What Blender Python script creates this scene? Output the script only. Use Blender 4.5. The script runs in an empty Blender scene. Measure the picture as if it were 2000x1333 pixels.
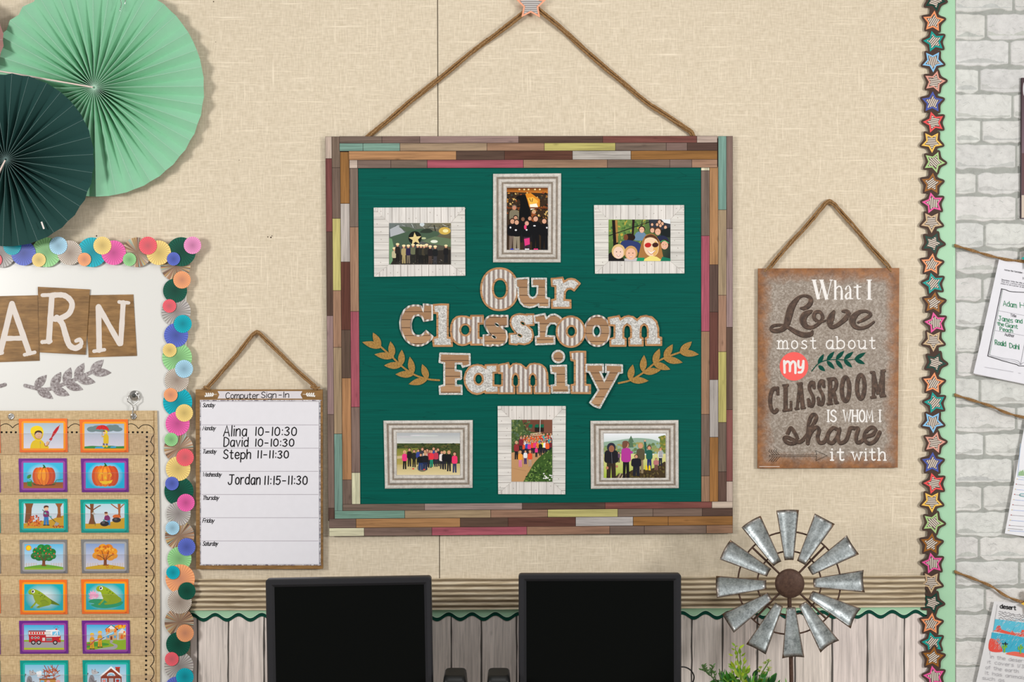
import bpy, bmesh, math, random
from mathutils import Vector, Matrix
from mathutils.geometry import tessellate_polygon

# ------------------------------------------------------------------ camera, world, lights, exposure
S = 0.0012          # metres per photo pixel at the wall
D = 3.2             # camera to wall
ZC = 1.70           # camera height
scene = bpy.context.scene
COL = scene.collection
cam = bpy.data.cameras.new('camera')
cam.sensor_width = 36.0
cam.lens = 36.0 * D / (2000 * S)
cam_o = bpy.data.objects.new('camera', cam)
cam_o.location = (0, -D, ZC)
cam_o.rotation_euler = (math.pi / 2, 0, 0)
COL.objects.link(cam_o)
scene.camera = cam_o

world = bpy.data.worlds.new('world')
scene.world = world
world.use_nodes = True
world.node_tree.nodes['Background'].inputs[0].default_value = (1.0, 0.985, 0.96, 1)
world.node_tree.nodes['Background'].inputs[1].default_value = 0.29


def area(name, loc, target, power, size, color=(1, 1, 1)):
    l = bpy.data.lights.new(name, 'AREA')
    l.energy = power
    l.size = size
    l.color = color
    o = bpy.data.objects.new(name, l)
    o.location = loc
    o.rotation_euler = (Vector(target) - Vector(loc)).to_track_quat('-Z', 'Y').to_euler()
    COL.objects.link(o)


area('softbox_lamp', (-2.55, -2.4, 2.05), (-0.1, 0, 1.30), 51, 0.65, (1, 0.985, 0.955))
area('softbox_lamp', (2.6, -2.5, 2.05), (0.15, 0, 1.30), 55, 0.65, (1, 0.985, 0.965))

area('ceiling_lamp', (0.1, -1.5, 3.25), (0.1, -1.2, 0), 15, 1.3, (1, 0.99, 0.97))

scene.view_settings.view_transform = 'Standard'
scene.view_settings.look = 'None'
scene.view_settings.gamma = 1
scene.view_settings.exposure = 0.0
scene.view_settings.use_curve_mapping = False

R = random.Random(7)


# ------------------------------------------------------------------ small helpers
def lin(c, f=1.0):
    if isinstance(c, str):
        c = c.lstrip('#')
        c = tuple(int(c[i:i + 2], 16) for i in (0, 2, 4))
    out = []
    for v in c[:3]:
        v = max(0, min(255, v * f)) / 255
        out.append(v / 12.92 if v <= 0.04045 else ((v + 0.055) / 1.055) ** 2.4)
    return tuple(out) + (1.0,)


def vary(c, a=8):
    j = R.uniform(-a, a)
    return tuple(max(0, min(255, v + j + R.uniform(-a * .3, a * .3))) for v in c)


def W(px, py, d=0.0):
    k = S * (D - d) / D
    return Vector(((px - 1000) * k, -d, ZC + (666.5 - py) * k))


def tag(o, label=None, cat=None, group=None, kind=None):
    if label:
        o['label'] = label
    if cat:
        o['category'] = cat
    if group:
        o['group'] = group
    if kind:
        o['kind'] = kind
    return o


def empty(name, loc, label=None, cat=None, group=None):
    o = bpy.data.objects.new(name, None)
    o.empty_display_size = 0.02
    o.location = loc
    COL.objects.link(o)
    return tag(o, label, cat, group)


def smooth(pts, n=6, closed=False):
    P = [tuple(map(float, p)) for p in pts]
    if len(P) < 3:
        return P
    out = []
    m = len(P)
    rng = range(m) if closed else range(m - 1)
    for i in rng:
        if closed:
            p0, p1, p2, p3 = P[(i - 1) % m], P[i], P[(i + 1) % m], P[(i + 2) % m]
        else:
            p0, p1, p2, p3 = P[max(i - 1, 0)], P[i], P[i + 1], P[min(i + 2, m - 1)]
        for k in range(n):
            t = k / n
            out.append(tuple(0.5 * ((2 * b) + (-a + c) * t + (2 * a - 5 * b + 4 * c - d) * t * t + (-a + 3 * b - 3 * c + d) * t ** 3)
                             for a, b, c, d in zip(p0, p1, p2, p3)))
    if not closed:
        out.append(P[-1])
    return out


def ell(cx, cy, rx, ry, rot=0, n=28, e=2.0):
    c, s = math.cos(math.radians(rot)), math.sin(math.radians(rot))
    out = []
    for i in range(n):
        a = 2 * math.pi * i / n
        ca, sa = math.cos(a), math.sin(a)
        x = rx * math.copysign(abs(ca) ** (2 / e), ca)
        y = ry * math.copysign(abs(sa) ** (2 / e), sa)
        out.append((cx + x * c - y * s, cy + x * s + y * c))
    return out


def area2(p):
    return sum(p[i][0] * p[(i + 1) % len(p)][1] - p[(i + 1) % len(p)][0] * p[i][1] for i in range(len(p)))


def inset(loop, b, hole=False):
    """move a loop inwards (outline) or outwards (hole) by b, mitred."""
    p = []
    for q in loop:
        if not p or (abs(q[0] - p[-1][0]) + abs(q[1] - p[-1][1])) > 1e-4:
            p.append(q)
    if (abs(p[0][0] - p[-1][0]) + abs(p[0][1] - p[-1][1])) < 1e-4:
        p.pop()
    sgn = 1 if area2(p) > 0 else -1
    if hole:
        sgn = -sgn
    out = []
    m = len(p)
    for i in range(m):
        a, q, c = p[i - 1], p[i], p[(i + 1) % m]
        d1 = Vector((q[0] - a[0], q[1] - a[1])).normalized()
        d2 = Vector((c[0] - q[0], c[1] - q[1])).normalized()
        n1 = Vector((-d1.y, d1.x)) * sgn
        n2 = Vector((-d2.y, d2.x)) * sgn
        nn = n1 + n2
        if nn.length < 1e-5:
            nn = n1
        nn.normalize()
        k = b / max(0.45, nn.dot(n1))
        out.append((q[0] + nn.x * k, q[1] + nn.y * k))
    return out


def rounded(x0, y0, x1, y1, r, n=5):
    out = []
    for cx, cy, a0 in ((x1 - r, y0 + r, -90), (x1 - r, y1 - r, 0), (x0 + r, y1 - r, 90), (x0 + r, y0 + r, 180)):
        for i in range(n + 1):
            a = math.radians(a0 + 90 * i / n)
            out.append((cx + r * math.cos(a), cy + r * math.sin(a)))
    return out


def star(cx, cy, r, ratio=.5, rot=0):
    out = []
    for i in range(10):
        a = math.radians(-90 + 36 * i + rot)
        rr = r if i % 2 == 0 else r * ratio
        out.append((cx + rr * math.cos(a), cy + rr * math.sin(a)))
    return out


def leaf(bx, by, tx, ty, w, n=8):
    dx, dy = tx - bx, ty - by
    L = math.hypot(dx, dy)
    ux, uy = dx / L, dy / L
    left, right = [], []
    for i in range(n + 1):
        t = i / n
        h = w / 2 * math.sin(math.pi * t ** 0.85) ** 0.9 if 0 < t < 1 else 0
        left.append((bx + ux * L * t - uy * h, by + uy * L * t + ux * h))
        right.append((bx + ux * L * t + uy * h, by + uy * L * t - ux * h))
    return left + right[-2:0:-1]


# ------------------------------------------------------------------ flat-work builder, authored in photo pixels
STEP = 3e-6


class CV:
    def __init__(s, px0, py0, d, warp=None):
        s.px0, s.py0, s.d = px0, py0, d
        s.k = S * (D - d) / D
        s.V, s.F, s.C, s.M = [], [], [], []
        s.y = 0.0
        s.warp = warp
        s.at()

    def at(s, ox=0, oy=0, sc=1.0, rot=0, px=None, py=None):
        """author frame: (x, y) -> photo pixel"""
        s.ox, s.oy, s.sc = ox, oy, sc
        s.cr, s.sr = math.cos(math.radians(rot)), math.sin(math.radians(rot))
        s.pvx, s.pvy = (px or 0), (py or 0)
        return s

    def p(s, q):
        x, y = q[0] - s.pvx, q[1] - s.pvy
        x, y = x * s.cr - y * s.sr + s.pvx, x * s.sr + y * s.cr + s.pvy
        x, y = s.ox + s.sc * x, s.oy + s.sc * y
        if s.warp:
            x, y = s.warp(x, y)
        return x, y

    clip = None

    def vert(s, q, y):
        if s.clip:
            q = (min(max(q[0], s.clip[0]), s.clip[2]), min(max(q[1], s.clip[1]), s.clip[3]))
        x, z = s.p(q)
        s.V.append(((x - s.px0) * s.k, -y, (s.py0 - z) * s.k))
        return len(s.V) - 1

    def face(s, idx, col, m=0):
        s.F.append(idx)
        s.C.append(col if isinstance(col, list) else [col] * len(idx))
        s.M.append(m)

    def lift(s, y):
        if y is None:
            s.y += STEP
            return s.y
        return y

    def poly(s, pts, c, m=0, y=None, holes=()):
        y = s.lift(y)
        c = lin(c)
        loops = [pts] + list(holes)
        idx = []
        vs = []
        for l in loops:
            for q in l:
                idx.append(s.vert(q, y))
            vs.append([Vector((q[0], q[1], 0)) for q in l])
        if len(pts) == 3 and not holes:
            s.face(idx, c, m)
        elif len(pts) == 4 and not holes:
            s.face(idx, c, m)
        else:
            for t in tessellate_polygon(vs):
                s.face([idx[i] for i in t], c, m)
        return s

    def grad(s, pts, cols, m=0, y=None):
        y = s.lift(y)
        idx = [s.vert(q, y) for q in pts]
        s.face(idx, [lin(c) for c in cols], m)
        return s

    def radial(s, cx, cy, rx, ry, c0, c1, n=32, m=0, y=None):
        y = s.lift(y)
        c0, c1 = lin(c0), lin(c1)
        o = s.vert((cx, cy), y)
        ring = [s.vert(q, y) for q in ell(cx, cy, rx, ry, 0, n)]
        for i in range(n):
            s.face([o, ring[i], ring[(i + 1) % n]], [c0, c1, c1], m)
        return s

    def rect(s, x0, y0, x1, y1, c, m=0, y=None):
        return s.poly([(x0, y0), (x1, y0), (x1, y1), (x0, y1)], c, m, y)

    def ell(s, cx, cy, rx, ry, c, rot=0, n=20, m=0, y=None):
        return s.poly(ell(cx, cy, rx, ry, rot, n), c, m, y)

    def slab(s, pts, t, c, m=0, holes=(), side=None, sm=None):
        """a sheet of thickness t, standing on the present level"""
        y0 = s.y
        s.y += t
        s.poly(pts, c, m, s.y, holes)
        sc = lin(side if side is not None else c)
        for l in [pts] + list(holes):
            a = [s.vert(q, y0) for q in l]
            b = [s.vert(q, s.y) for q in l]
            for i in range(len(l)):
                j = (i + 1) % len(l)
                s.face([a[i], a[j], b[j], b[i]], sc, m if sm is None else sm)
        return s

    def stroke(s, pts, w, c, m=0, y=None, cap='round'):
        """ribbon; points may carry their own width as a third value"""
        auto = y is None
        y = s.lift(y)
        c = lin(c)
        P = [(p[0], p[1], (p[2] if len(p) > 2 else w)) for p in pts]
        if len(P) == 1:
            P = [P[0], (P[0][0] + .01, P[0][1], P[0][2])]
        n = len(P)
        L, Rr = [], []
        dirs = []
        for i in range(n):
            a, b = P[max(i - 1, 0)], P[min(i + 1, n - 1)]
            d1 = Vector((P[i][0] - a[0], P[i][1] - a[1]))
            d2 = Vector((b[0] - P[i][0], b[1] - P[i][1]))
            d1 = d1.normalized() if d1.length > 1e-6 else d2.normalized()
            d2 = d2.normalized() if d2.length > 1e-6 else d1
            t = d1 + d2
            t = t.normalized() if t.length > .3 else d1
            k = 1 / max(.6, t.dot(d1)) if t.length > 0 else 1
            h = P[i][2] / 2 * k
            L.append((P[i][0] - t.y * h, P[i][1] + t.x * h))
            Rr.append((P[i][0] + t.y * h, P[i][1] - t.x * h))
            dirs.append(t)
        sl = 1e-6          # climbs a hair along its way, so that a stroke may cross itself
        if auto:
            s.y += n * sl
        li = [s.vert(q, y + i * sl) for i, q in enumerate(L)]
        ri = [s.vert(q, y + i * sl) for i, q in enumerate(Rr)]
        for i in range(n - 1):
            s.face([li[i], li[i + 1], ri[i + 1], ri[i]], c, m)
        if cap == 'round':
            for e, sg in ((0, -1), (n - 1, 1)):
                x, yy, ww = P[e]
                t = dirs[e] * sg
                a0 = math.atan2(t.y, t.x)
                yc = y + e * sl
                o = s.vert((x, yy), yc)
                k = 6
                fan = [s.vert((x + ww / 2 * math.cos(a0 - math.pi / 2 + math.pi * i / k), yy + ww / 2 * math.sin(a0 - math.pi / 2 + math.pi * i / k)), yc) for i in range(k + 1)]
                for i in range(k):
                    s.face([o, fan[i], fan[i + 1]], c, m)
        return s

    def line(s, x0, y0, x1, y1, w, c, m=0, y=None, cap='flat'):
        return s.stroke([(x0, y0), (x1, y1)], w, c, m, y, cap)

    def build(s, name, mats, parent=None, root=None, lab=None):
        me = bpy.data.meshes.new(name)
        me.from_pydata(s.V, [], s.F)
        if not isinstance(mats, (list, tuple)):
            mats = [mats]
        for mm in mats:
            me.materials.append(mm)
        me.polygons.foreach_set('material_index', s.M)
        at = me.color_attributes.new('Col', 'FLOAT_COLOR', 'CORNER')
        flat = [v for f in s.C for c in f for v in c]
        at.data.foreach_set('color', flat)
        me.update()
        o = bpy.data.objects.new(name, me)
        COL.objects.link(o)
        if parent is not None:
            o.parent = parent
            o.location = W(s.px0, s.py0, s.d) - parent.location
        else:
            o.location = W(s.px0, s.py0, s.d)
        if lab:
            o['label'] = lab
        return o


# ------------------------------------------------------------------ plain 3-D mesh builder (metres, local)
class MB:
    def __init__(s):
        s.V, s.F, s.C, s.SM = [], [], [], []

    def face(s, vs, c=(1, 1, 1, 1), sm=False):
        b = len(s.V)
        s.V += [tuple(v) for v in vs]
        s.F.append(list(range(b, b + len(vs))))
        s.C.append([c] * len(vs))
        s.SM.append(sm)

    def grid(s, rows, c=(1, 1, 1, 1), sm=True, closed=False, colf=None):
        b = len(s.V)
        n = len(rows[0])
        for r in rows:
            s.V += [tuple(v) for v in r]
        for i in range(len(rows) - 1):
            for j in range(n if closed else n - 1):
                k = (j + 1) % n
                idx = [b + i * n + j, b + i * n + k, b + (i + 1) * n + k, b + (i + 1) * n + j]
                s.F.append(idx)
                s.C.append([colf(i, j), colf(i, j + 1), colf(i + 1, j + 1), colf(i + 1, j)] if colf else [c] * 4)
                s.SM.append(sm)

    def tube(s, pts, r, n=8, c=(1, 1, 1, 1), caps=True):
        P = [Vector(p) for p in pts]
        rows = []
        up = None
        for i, p in enumerate(P):
            t = (P[min(i + 1, len(P) - 1)] - P[max(i - 1, 0)]).normalized()
            if up is None:
                up = t.orthogonal().normalized()
            up = (up - t * up.dot(t)).normalized()
            sd = t.cross(up)
            rr = r[i] if isinstance(r, (list, tuple)) else r
            rows.append([p + (up * math.cos(2 * math.pi * k / n) + sd * math.sin(2 * math.pi * k / n)) * rr for k in range(n)])
        s.grid(rows, c, True, True)
        if caps:
            s.face(rows[0][::-1], c)
            s.face(rows[-1], c)
        return s

    def lathe(s, prof, n=32, axis='z', c=(1, 1, 1, 1), org=(0, 0, 0)):
        rows = []
        for r, h in prof:
            row = []
            for k in range(n):
                a = 2 * math.pi * k / n
                x, y = r * math.cos(a), r * math.sin(a)
                v = (x, y, h) if axis == 'z' else (x, h, y)
                row.append((v[0] + org[0], v[1] + org[1], v[2] + org[2]))
            rows.append(row)
        s.grid(rows, c, True, True)
        return s

    def box(s, x0, y0, z0, x1, y1, z1, c=(1, 1, 1, 1)):
        a = [(x0, y0, z0), (x1, y0, z0), (x1, y1, z0), (x0, y1, z0), (x0, y0, z1), (x1, y0, z1), (x1, y1, z1), (x0, y1, z1)]
        for f in ((3, 2, 1, 0), (4, 5, 6, 7), (0, 1, 5, 4), (1, 2, 6, 5), (2, 3, 7, 6), (3, 0, 4, 7)):
            s.face([a[i] for i in f], c)
        return s

    def build(s, name, mat, parent=None, loc=(0, 0, 0), bevel=0):
        me = bpy.data.meshes.new(name)
        me.from_pydata(s.V, [], s.F)
        me.materials.append(mat)
        at = me.color_attributes.new('Col', 'FLOAT_COLOR', 'CORNER')
        at.data.foreach_set('color', [v for f in s.C for c in f for v in c])
        me.polygons.foreach_set('use_smooth', s.SM)
        me.update()
        if bevel:
            bm = bmesh.new()
            bm.from_mesh(me)
            bmesh.ops.remove_doubles(bm, verts=bm.verts, dist=1e-6)
            bmesh.ops.bevel(bm, geom=[e for e in bm.edges if e.calc_face_angle(0) > .5], offset=bevel, segments=3, affect='EDGES', profile=.6)
            bm.to_mesh(me)
            bm.free()
        o = bpy.data.objects.new(name, me)
        o.location = loc
        o.parent = parent
        COL.objects.link(o)
        return o


# ------------------------------------------------------------------ materials
class NT:
    def __init__(s, name, rough=.6, spec=.3, metal=0.0):
        s.m = bpy.data.materials.new(name)
        s.m.use_nodes = True
        s.t = s.m.node_tree
        s.b = s.t.nodes['Principled BSDF']
        s.b.inputs['Roughness'].default_value = rough
        s.b.inputs['Specular IOR Level'].default_value = spec
        s.b.inputs['Metallic'].default_value = metal
        s.tc = None

    def n(s, typ, **kw):
        nd = s.t.nodes.new(typ)
        for k, v in kw.items():
            setattr(nd, k, v)
        return nd

    def l(s, a, b):
        s.t.links.new(a, b)

    def coord(s, scale=(1, 1, 1), rot=(0, 0, 0), kind='Object'):
        if s.tc is None:
            s.tc = s.n('ShaderNodeTexCoord')
        mp = s.n('ShaderNodeMapping')
        mp.inputs['Scale'].default_value = scale
        mp.inputs['Rotation'].default_value = rot
        s.l(s.tc.outputs[kind], mp.inputs[0])
        return mp.outputs[0]

    def noise(s, vec, scale=1, detail=3, rough=.55, dist=0):
        nd = s.n('ShaderNodeTexNoise')
        nd.inputs['Scale'].default_value = scale
        nd.inputs['Detail'].default_value = detail
        nd.inputs['Roughness'].default_value = rough
        nd.inputs['Distortion'].default_value = dist
        s.l(vec, nd.inputs['Vector'])
        return nd.outputs['Fac']

    def voro(s, vec, scale=1, feature='F1', out='Color'):
        nd = s.n('ShaderNodeTexVoronoi')
        nd.feature = feature
        nd.inputs['Scale'].default_value = scale
        s.l(vec, nd.inputs['Vector'])
        return nd.outputs[out]

    def ramp(s, fac, stops):
        nd = s.n('ShaderNodeValToRGB')
        els = nd.color_ramp.elements
        while len(els) < len(stops):
            els.new(.5)
        for e, (p, c) in zip(els, stops):
            e.position = p
            e.color = c if len(c) == 4 else lin(c)
        s.l(fac, nd.inputs[0])
        return nd.outputs[0]

    def math(s, op, a, b=None, c=None, clamp=False):
        nd = s.n('ShaderNodeMath', operation=op)
        nd.use_clamp = clamp
        for i, v in enumerate((a, b, c)):
            if v is None:
                continue
            if isinstance(v, (int, float)):
                nd.inputs[i].default_value = v
            else:
                s.l(v, nd.inputs[i])
        return nd.outputs[0]

    def mix(s, fac, a, b, mode='MIX'):
        nd = s.n('ShaderNodeMix', data_type='RGBA', blend_type=mode)
        for i, v in ((0, fac), (6, a), (7, b)):
            if isinstance(v, (int, float)):
                nd.inputs[i].default_value = v
            elif isinstance(v, tuple):
                nd.inputs[i].default_value = v
            else:
                s.l(v, nd.inputs[i])
        return nd.outputs[2]

    def attr(s):
        nd = s.n('ShaderNodeAttribute')
        nd.attribute_name = 'Col'
        return nd.outputs['Color']

    def sep(s, vec):
        nd = s.n('ShaderNodeSeparateXYZ')
        s.l(vec, nd.inputs[0])
        return nd.outputs

    def bump(s, h, strength=.3, dist=.001):
        nd = s.n('ShaderNodeBump')
        nd.inputs['Strength'].default_value = strength
        nd.inputs['Distance'].default_value = dist
        s.l(h, nd.inputs['Height'])
        s.l(nd.outputs[0], s.b.inputs['Normal'])

    def base(s, col):
        if isinstance(col, tuple):
            s.b.inputs['Base Color'].default_value = col
        else:
            s.l(col, s.b.inputs['Base Color'])
        return s.m


def g(v):
    return (v, v, v, 1)


def m_plain(name, rough=.6, spec=.3, metal=0, var=.06):
    t = NT(name, rough, spec, metal)
    f = t.ramp(t.noise(t.coord(), 60, 2), [(.3, g(1 - var)), (.7, g(1.0))])
    return t.base(t.mix(1.0, t.attr(), f, 'MULTIPLY'))


def m_wood(name, axis, rough=.6, spec=.25, lo=.62, hi=1.12, sc=1.0, knots=True):
    """colour attribute times wood grain running along axis"""
    t = NT(name, rough, spec)
    st = (9, 260, 260) if axis == 'x' else (260, 260, 9)
    v = t.coord(tuple(q * sc for q in st))
    st2 = (3, 60, 60) if axis == 'x' else (60, 60, 3)
    v2 = t.coord(tuple(q * sc for q in st2))
    f1 = t.ramp(t.noise(v, 1, 4, .65, .6), [(.32, g(lo)), (.5, g((lo + hi) / 2 + .05)), (.7, g(hi))])
    f2 = t.ramp(t.noise(v2, 1, 3, .6, 1.2), [(.3, g(.78)), (.62, g(1.06))])
    f = t.mix(1.0, f1, f2, 'MULTIPLY')
    if knots:
        v3 = t.coord((14, 14, 36) if axis == 'x' else (36, 14, 14))
        k = t.ramp(t.voro(v3, 1, 'F1', 'Distance'), [(.0, g(.5)), (.13, g(1.0))])
        f = t.mix(.8, f, k, 'MULTIPLY')
    return t.base(t.mix(1.0, t.attr(), f, 'MULTIPLY'))


def m_burlap(name, dark, light, period, slub=.5, rough=.85, amt=1.0):
    t = NT(name, rough, .15)
    fq = 1 / period
    hx = t.noise(t.coord((fq * .16, 1, fq)), 1, 1, .5)
    vx = t.noise(t.coord((fq, 1, fq * .16)), 1, 1, .5)
    s = t.math('MULTIPLY', t.math('ADD', hx, vx), .5)
    x, y, z = t.sep(t.coord((2 * math.pi * fq,) * 3))
    sx, sz = t.math('SINE', x), t.math('SINE', z)
    w = t.math('ADD', t.math('MULTIPLY', t.math('MULTIPLY', sx, sz), .6), t.math('MULTIPLY', t.math('ADD', sx, sz), .35))
    s = t.math('ADD', s, t.math('MULTIPLY', w, .075 * amt))
    c = t.ramp(s, [(.33, lin(dark)), (.67, lin(light))])
    sl = t.noise(t.coord((7, 1, fq * .7)), 1, 2, .5)
    sv = t.noise(t.coord((fq * .7, 1, 9)), 1, 2, .5)
    m = t.math('MAXIMUM', sl, t.math('SUBTRACT', sv, .02))
    mm = t.ramp(m, [(.60, g(0)), (.74, g(slub))])
    c = t.mix(mm, c, lin(tuple(min(255, v + 18) for v in light)))
    big = t.ramp(t.noise(t.coord(), 2.2, 3), [(.3, g(.97)), (.7, g(1.0))])
    c = t.mix(1.0, c, big, 'MULTIPLY')
    t.bump(s, .25, .0006)
    return t.base(c)


def m_galv(name, scale, lo, hi, rough=.6, spec=.3, metal=0, attr=False, stretch=(1, 1, 1)):
    t = NT(name, rough, spec, metal)
    v = t.coord(stretch)
    # distort the cells a little
    nz = t.n('ShaderNodeTexNoise')
    nz.inputs['Scale'].default_value = scale * .6
    t.l(v, nz.inputs['Vector'])
    mixv = t.n('ShaderNodeMix', data_type='VECTOR')
    mixv.inputs[0].default_value = 1.2 / scale
    va = t.n('ShaderNodeVectorMath', operation='ADD')
    sc = t.n('ShaderNodeVectorMath', operation='SCALE')
    t.l(nz.outputs['Color'], sc.inputs[0])
    sc.inputs['Scale'].default_value = 1.4 / scale
    t.l(v, va.inputs[0])
    t.l(sc.outputs[0], va.inputs[1])
    cr, cg, cb = t.n('ShaderNodeSeparateColor'), None, None
    t.l(t.voro(va.outputs[0], scale), cr.inputs[0])
    f = t.math('ADD', t.math('MULTIPLY', cr.outputs[0], .6), t.math('MULTIPLY', t.noise(v, scale * .35, 3), .5))
    c = t.ramp(f, [(.2, lin(lo)), (.55, lin(tuple((a + b) / 2 for a, b in zip(lo, hi)))), (.9, lin(hi))])
    if attr:
        c = t.mix(1.0, c, t.attr(), 'MULTIPLY')
    if metal:
        t.l(t.ramp(f, [(.2, g(.55)), (.9, g(.33))]), t.b.inputs['Roughness'])
    return t.base(c)




def m_mottled(name, scale, lo, hi, rough=.6, spec=.3, metal=0, attr=False, var=0):
    """soft zinc bloom: two sizes of noise, no hard cells"""
    t = NT(name, rough, spec, metal)
    f = t.math('ADD', t.math('MULTIPLY', t.noise(t.coord(), scale, 5, .7, .4), .6), t.math('MULTIPLY', t.noise(t.coord(), scale * 5, 3, .7), .4))
    c = t.ramp(f, [(.34, lin(lo)), (.66, lin(hi))])
    if attr:
        c = t.mix(1.0, c, t.attr(), 'MULTIPLY')
    if var:
        t.l(t.ramp(f, [(.35, g(rough)), (.65, g(rough * .62))]), t.b.inputs['Roughness'])
    return t.base(c)


M_PRINT = m_plain('printed_card', .6, .12, 0, .03)
M_GLOSS = m_plain('laminated_print', .36, .22, 0, .02)
M_PAPER = m_plain('matt_paper', .8, .15, 0, .03)
M_WX = m_wood('wood_print_horizontal', 'x', lo=.72, hi=1.22, spec=.15)
M_WZ = m_wood('wood_print_vertical', 'z', lo=.72, hi=1.22, spec=.15)
M_WSX = m_wood('fine_wood_horizontal', 'x', lo=.8, hi=1.06, sc=1.4, knots=False)
M_WHITEW = m_wood('white_washed_planks', 'z', lo=.84, hi=1.03, sc=1.2, knots=False)
M_WHITEH = m_wood('white_washed_planks_across', 'x', lo=.84, hi=1.03, sc=1.2, knots=False)
M_PLANK = m_wood('grey_washed_plank_paper', 'z', lo=.72, hi=1.14, sc=.9, knots=True)
M_WALL = m_burlap('burlap_backing', (208, 193, 168), (230, 216, 193), .0031, .75)
M_JUTE_SHEET = m_burlap('burlap_fabric', (184, 156, 116), (220, 194, 152), .0023, .25, .8, 1.2)
M_GALV = m_galv('galvanised_print', 420, (158, 155, 150), (236, 234, 229))
M_GALVB = m_galv('galvanised_print_fine', 520, (168, 164, 160), (236, 234, 230))
M_GREYSPRIG = m_galv('weathered_zinc', 300, (112, 100, 100), (190, 184, 184))
M_BLADE = m_mottled('galvanised_steel', 48, (104, 110, 110), (222, 228, 230), .5, .5, .5, True, .5)
M_RUST = m_mottled('rusted_iron', 150, (62, 42, 34), (100, 74, 60), .6, .4, .3)
M_BLACK = m_plain('black_plastic', .42, .4, 0, .04)
M_SCREEN = m_plain('dark_screen', .38, .08, 0, 0)
M_MOULD = m_mottled('weathered_moulding', 120, (178, 172, 164), (232, 226, 218), .55, .25, 0, True)
M_LEAFM = m_plain('leaf_plastic', .45, .4, 0, .12)
M_FAN = m_plain('folded_paper', .75, .2, 0, .03)
M_BOARD = NT('enamel_whiteboard', .28, .4).base(lin((226, 225, 221)))
M_CHROME = NT('polished_nickel', .18, .5, 1.0).base(lin((205, 202, 198)))


def _letter_wood():
    t = NT('plank_letter_face', .6, .25)
    v = t.coord()
    x, y, z = t.sep(v)
    # planks 15 px tall
    q = t.math('ADD', t.math('MULTIPLY', z, 1 / (15.5 * S)), 50.37)
    fl = t.math('FLOOR', q)
    fr = t.math('FRACT', q)
    wn = t.n('ShaderNodeTexWhiteNoise', noise_dimensions='1D')
    t.l(fl, wn.inputs['W'])
    c = t.ramp(wn.outputs['Value'], [(0, lin((150, 114, 84))), (.35, lin((174, 134, 98))), (.7, lin((190, 152, 114))), (1, lin((138, 106, 82)))])
    gr = t.ramp(t.noise(t.coord((30, 1, 900)), 1, 3), [(.3, g(.82)), (.7, g(1.08))])
    c = t.mix(1.0, c, gr, 'MULTIPLY')
    ln = t.math('LESS_THAN', fr, .075)
    c = t.mix(ln, c, lin((74, 50, 34)))
    return t.base(c)


def _edge_wood():
    t = NT('wood_letter_rim', .6, .25)
    gr = t.ramp(t.noise(t.coord((40, 1, 700)), 1, 3), [(.3, lin((166, 118, 78))), (.7, lin((198, 150, 104)))])
    x, y, z = t.sep(t.coord())
    fr = t.math('FRACT', t.math('ADD', t.math('MULTIPLY', z, 1 / (16 * S)), 40.2))
    return t.base(t.mix(t.math('LESS_THAN', fr, .06), gr, lin((92, 62, 42))))


def _corr():
    t = NT('corrugated_letter_face', .55, .3)
    x, y, z = t.sep(t.coord())
    nz = t.noise(t.coord((25, 1, 110)), 1, 2)
    q = t.math('ADD', t.math('MULTIPLY', x, 1 / (9.2 * S)), t.math('MULTIPLY', nz, .18))
    fr = t.math('FRACT', t.math('ADD', q, 50))
    c = t.ramp(fr, [(0, lin((150, 134, 124))), (.2, lin((206, 198, 188))), (.45, lin((238, 234, 228))), (.62, lin((196, 186, 178))), (.8, lin((138, 124, 120))), (1, lin((150, 134, 124)))])
    sp = t.ramp(t.noise(t.coord((300, 1, 160)), 1, 3), [(.35, g(.86)), (.65, g(1.04))])
    rs = t.ramp(t.noise(t.coord((170, 1, 30)), 1, 2), [(.56, g(0)), (.75, g(.35))])
    c = t.mix(1.0, c, sp, 'MULTIPLY')
    return t.base(t.mix(rs, c, lin((150, 104, 74))))


def _green_panel():
    t = NT('teal_green_wood_print', .45, .12)
    a = t.noise(t.coord((5, 1, 320)), 1, 4, .65, .5)
    c = t.ramp(a, [(.28, lin((0, 76, 66))), (.5, lin((0, 88, 77))), (.75, lin((0, 97, 85)))])
    b = t.noise(t.coord((2.0, 1, 30)), 1, 2, .45, .3)
    dk = t.math('LESS_THAN', t.math('ABSOLUTE', t.math('SUBTRACT', b, .52)), .0035)
    c = t.mix(t.math('MULTIPLY', dk, .26), c, lin((0, 48, 44)))
    return t.base(c)


def _gold_leaf():
    t = NT('golden_wood_print', .55, .3)
    a = t.noise(t.coord((300, 1, 300)), 1, 3)
    return t.base(t.ramp(a, [(.3, lin((140, 102, 44))), (.7, lin((184, 142, 76)))]))


def _brown_board():
    t = NT('brown_stained_board', .5, .3)
    a = t.noise(t.coord((14, 1, 120)), 1, 4, .65, .8)
    b = t.noise(t.coord((18, 1, 18)), 1, 3)
    c = t.ramp(a, [(.3, lin((122, 88, 46))), (.7, lin((166, 126, 76)))])
    return t.base(t.mix(1.0, c, t.ramp(b, [(.3, g(.72)), (.65, g(1.06))]), 'MULTIPLY'))


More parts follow.
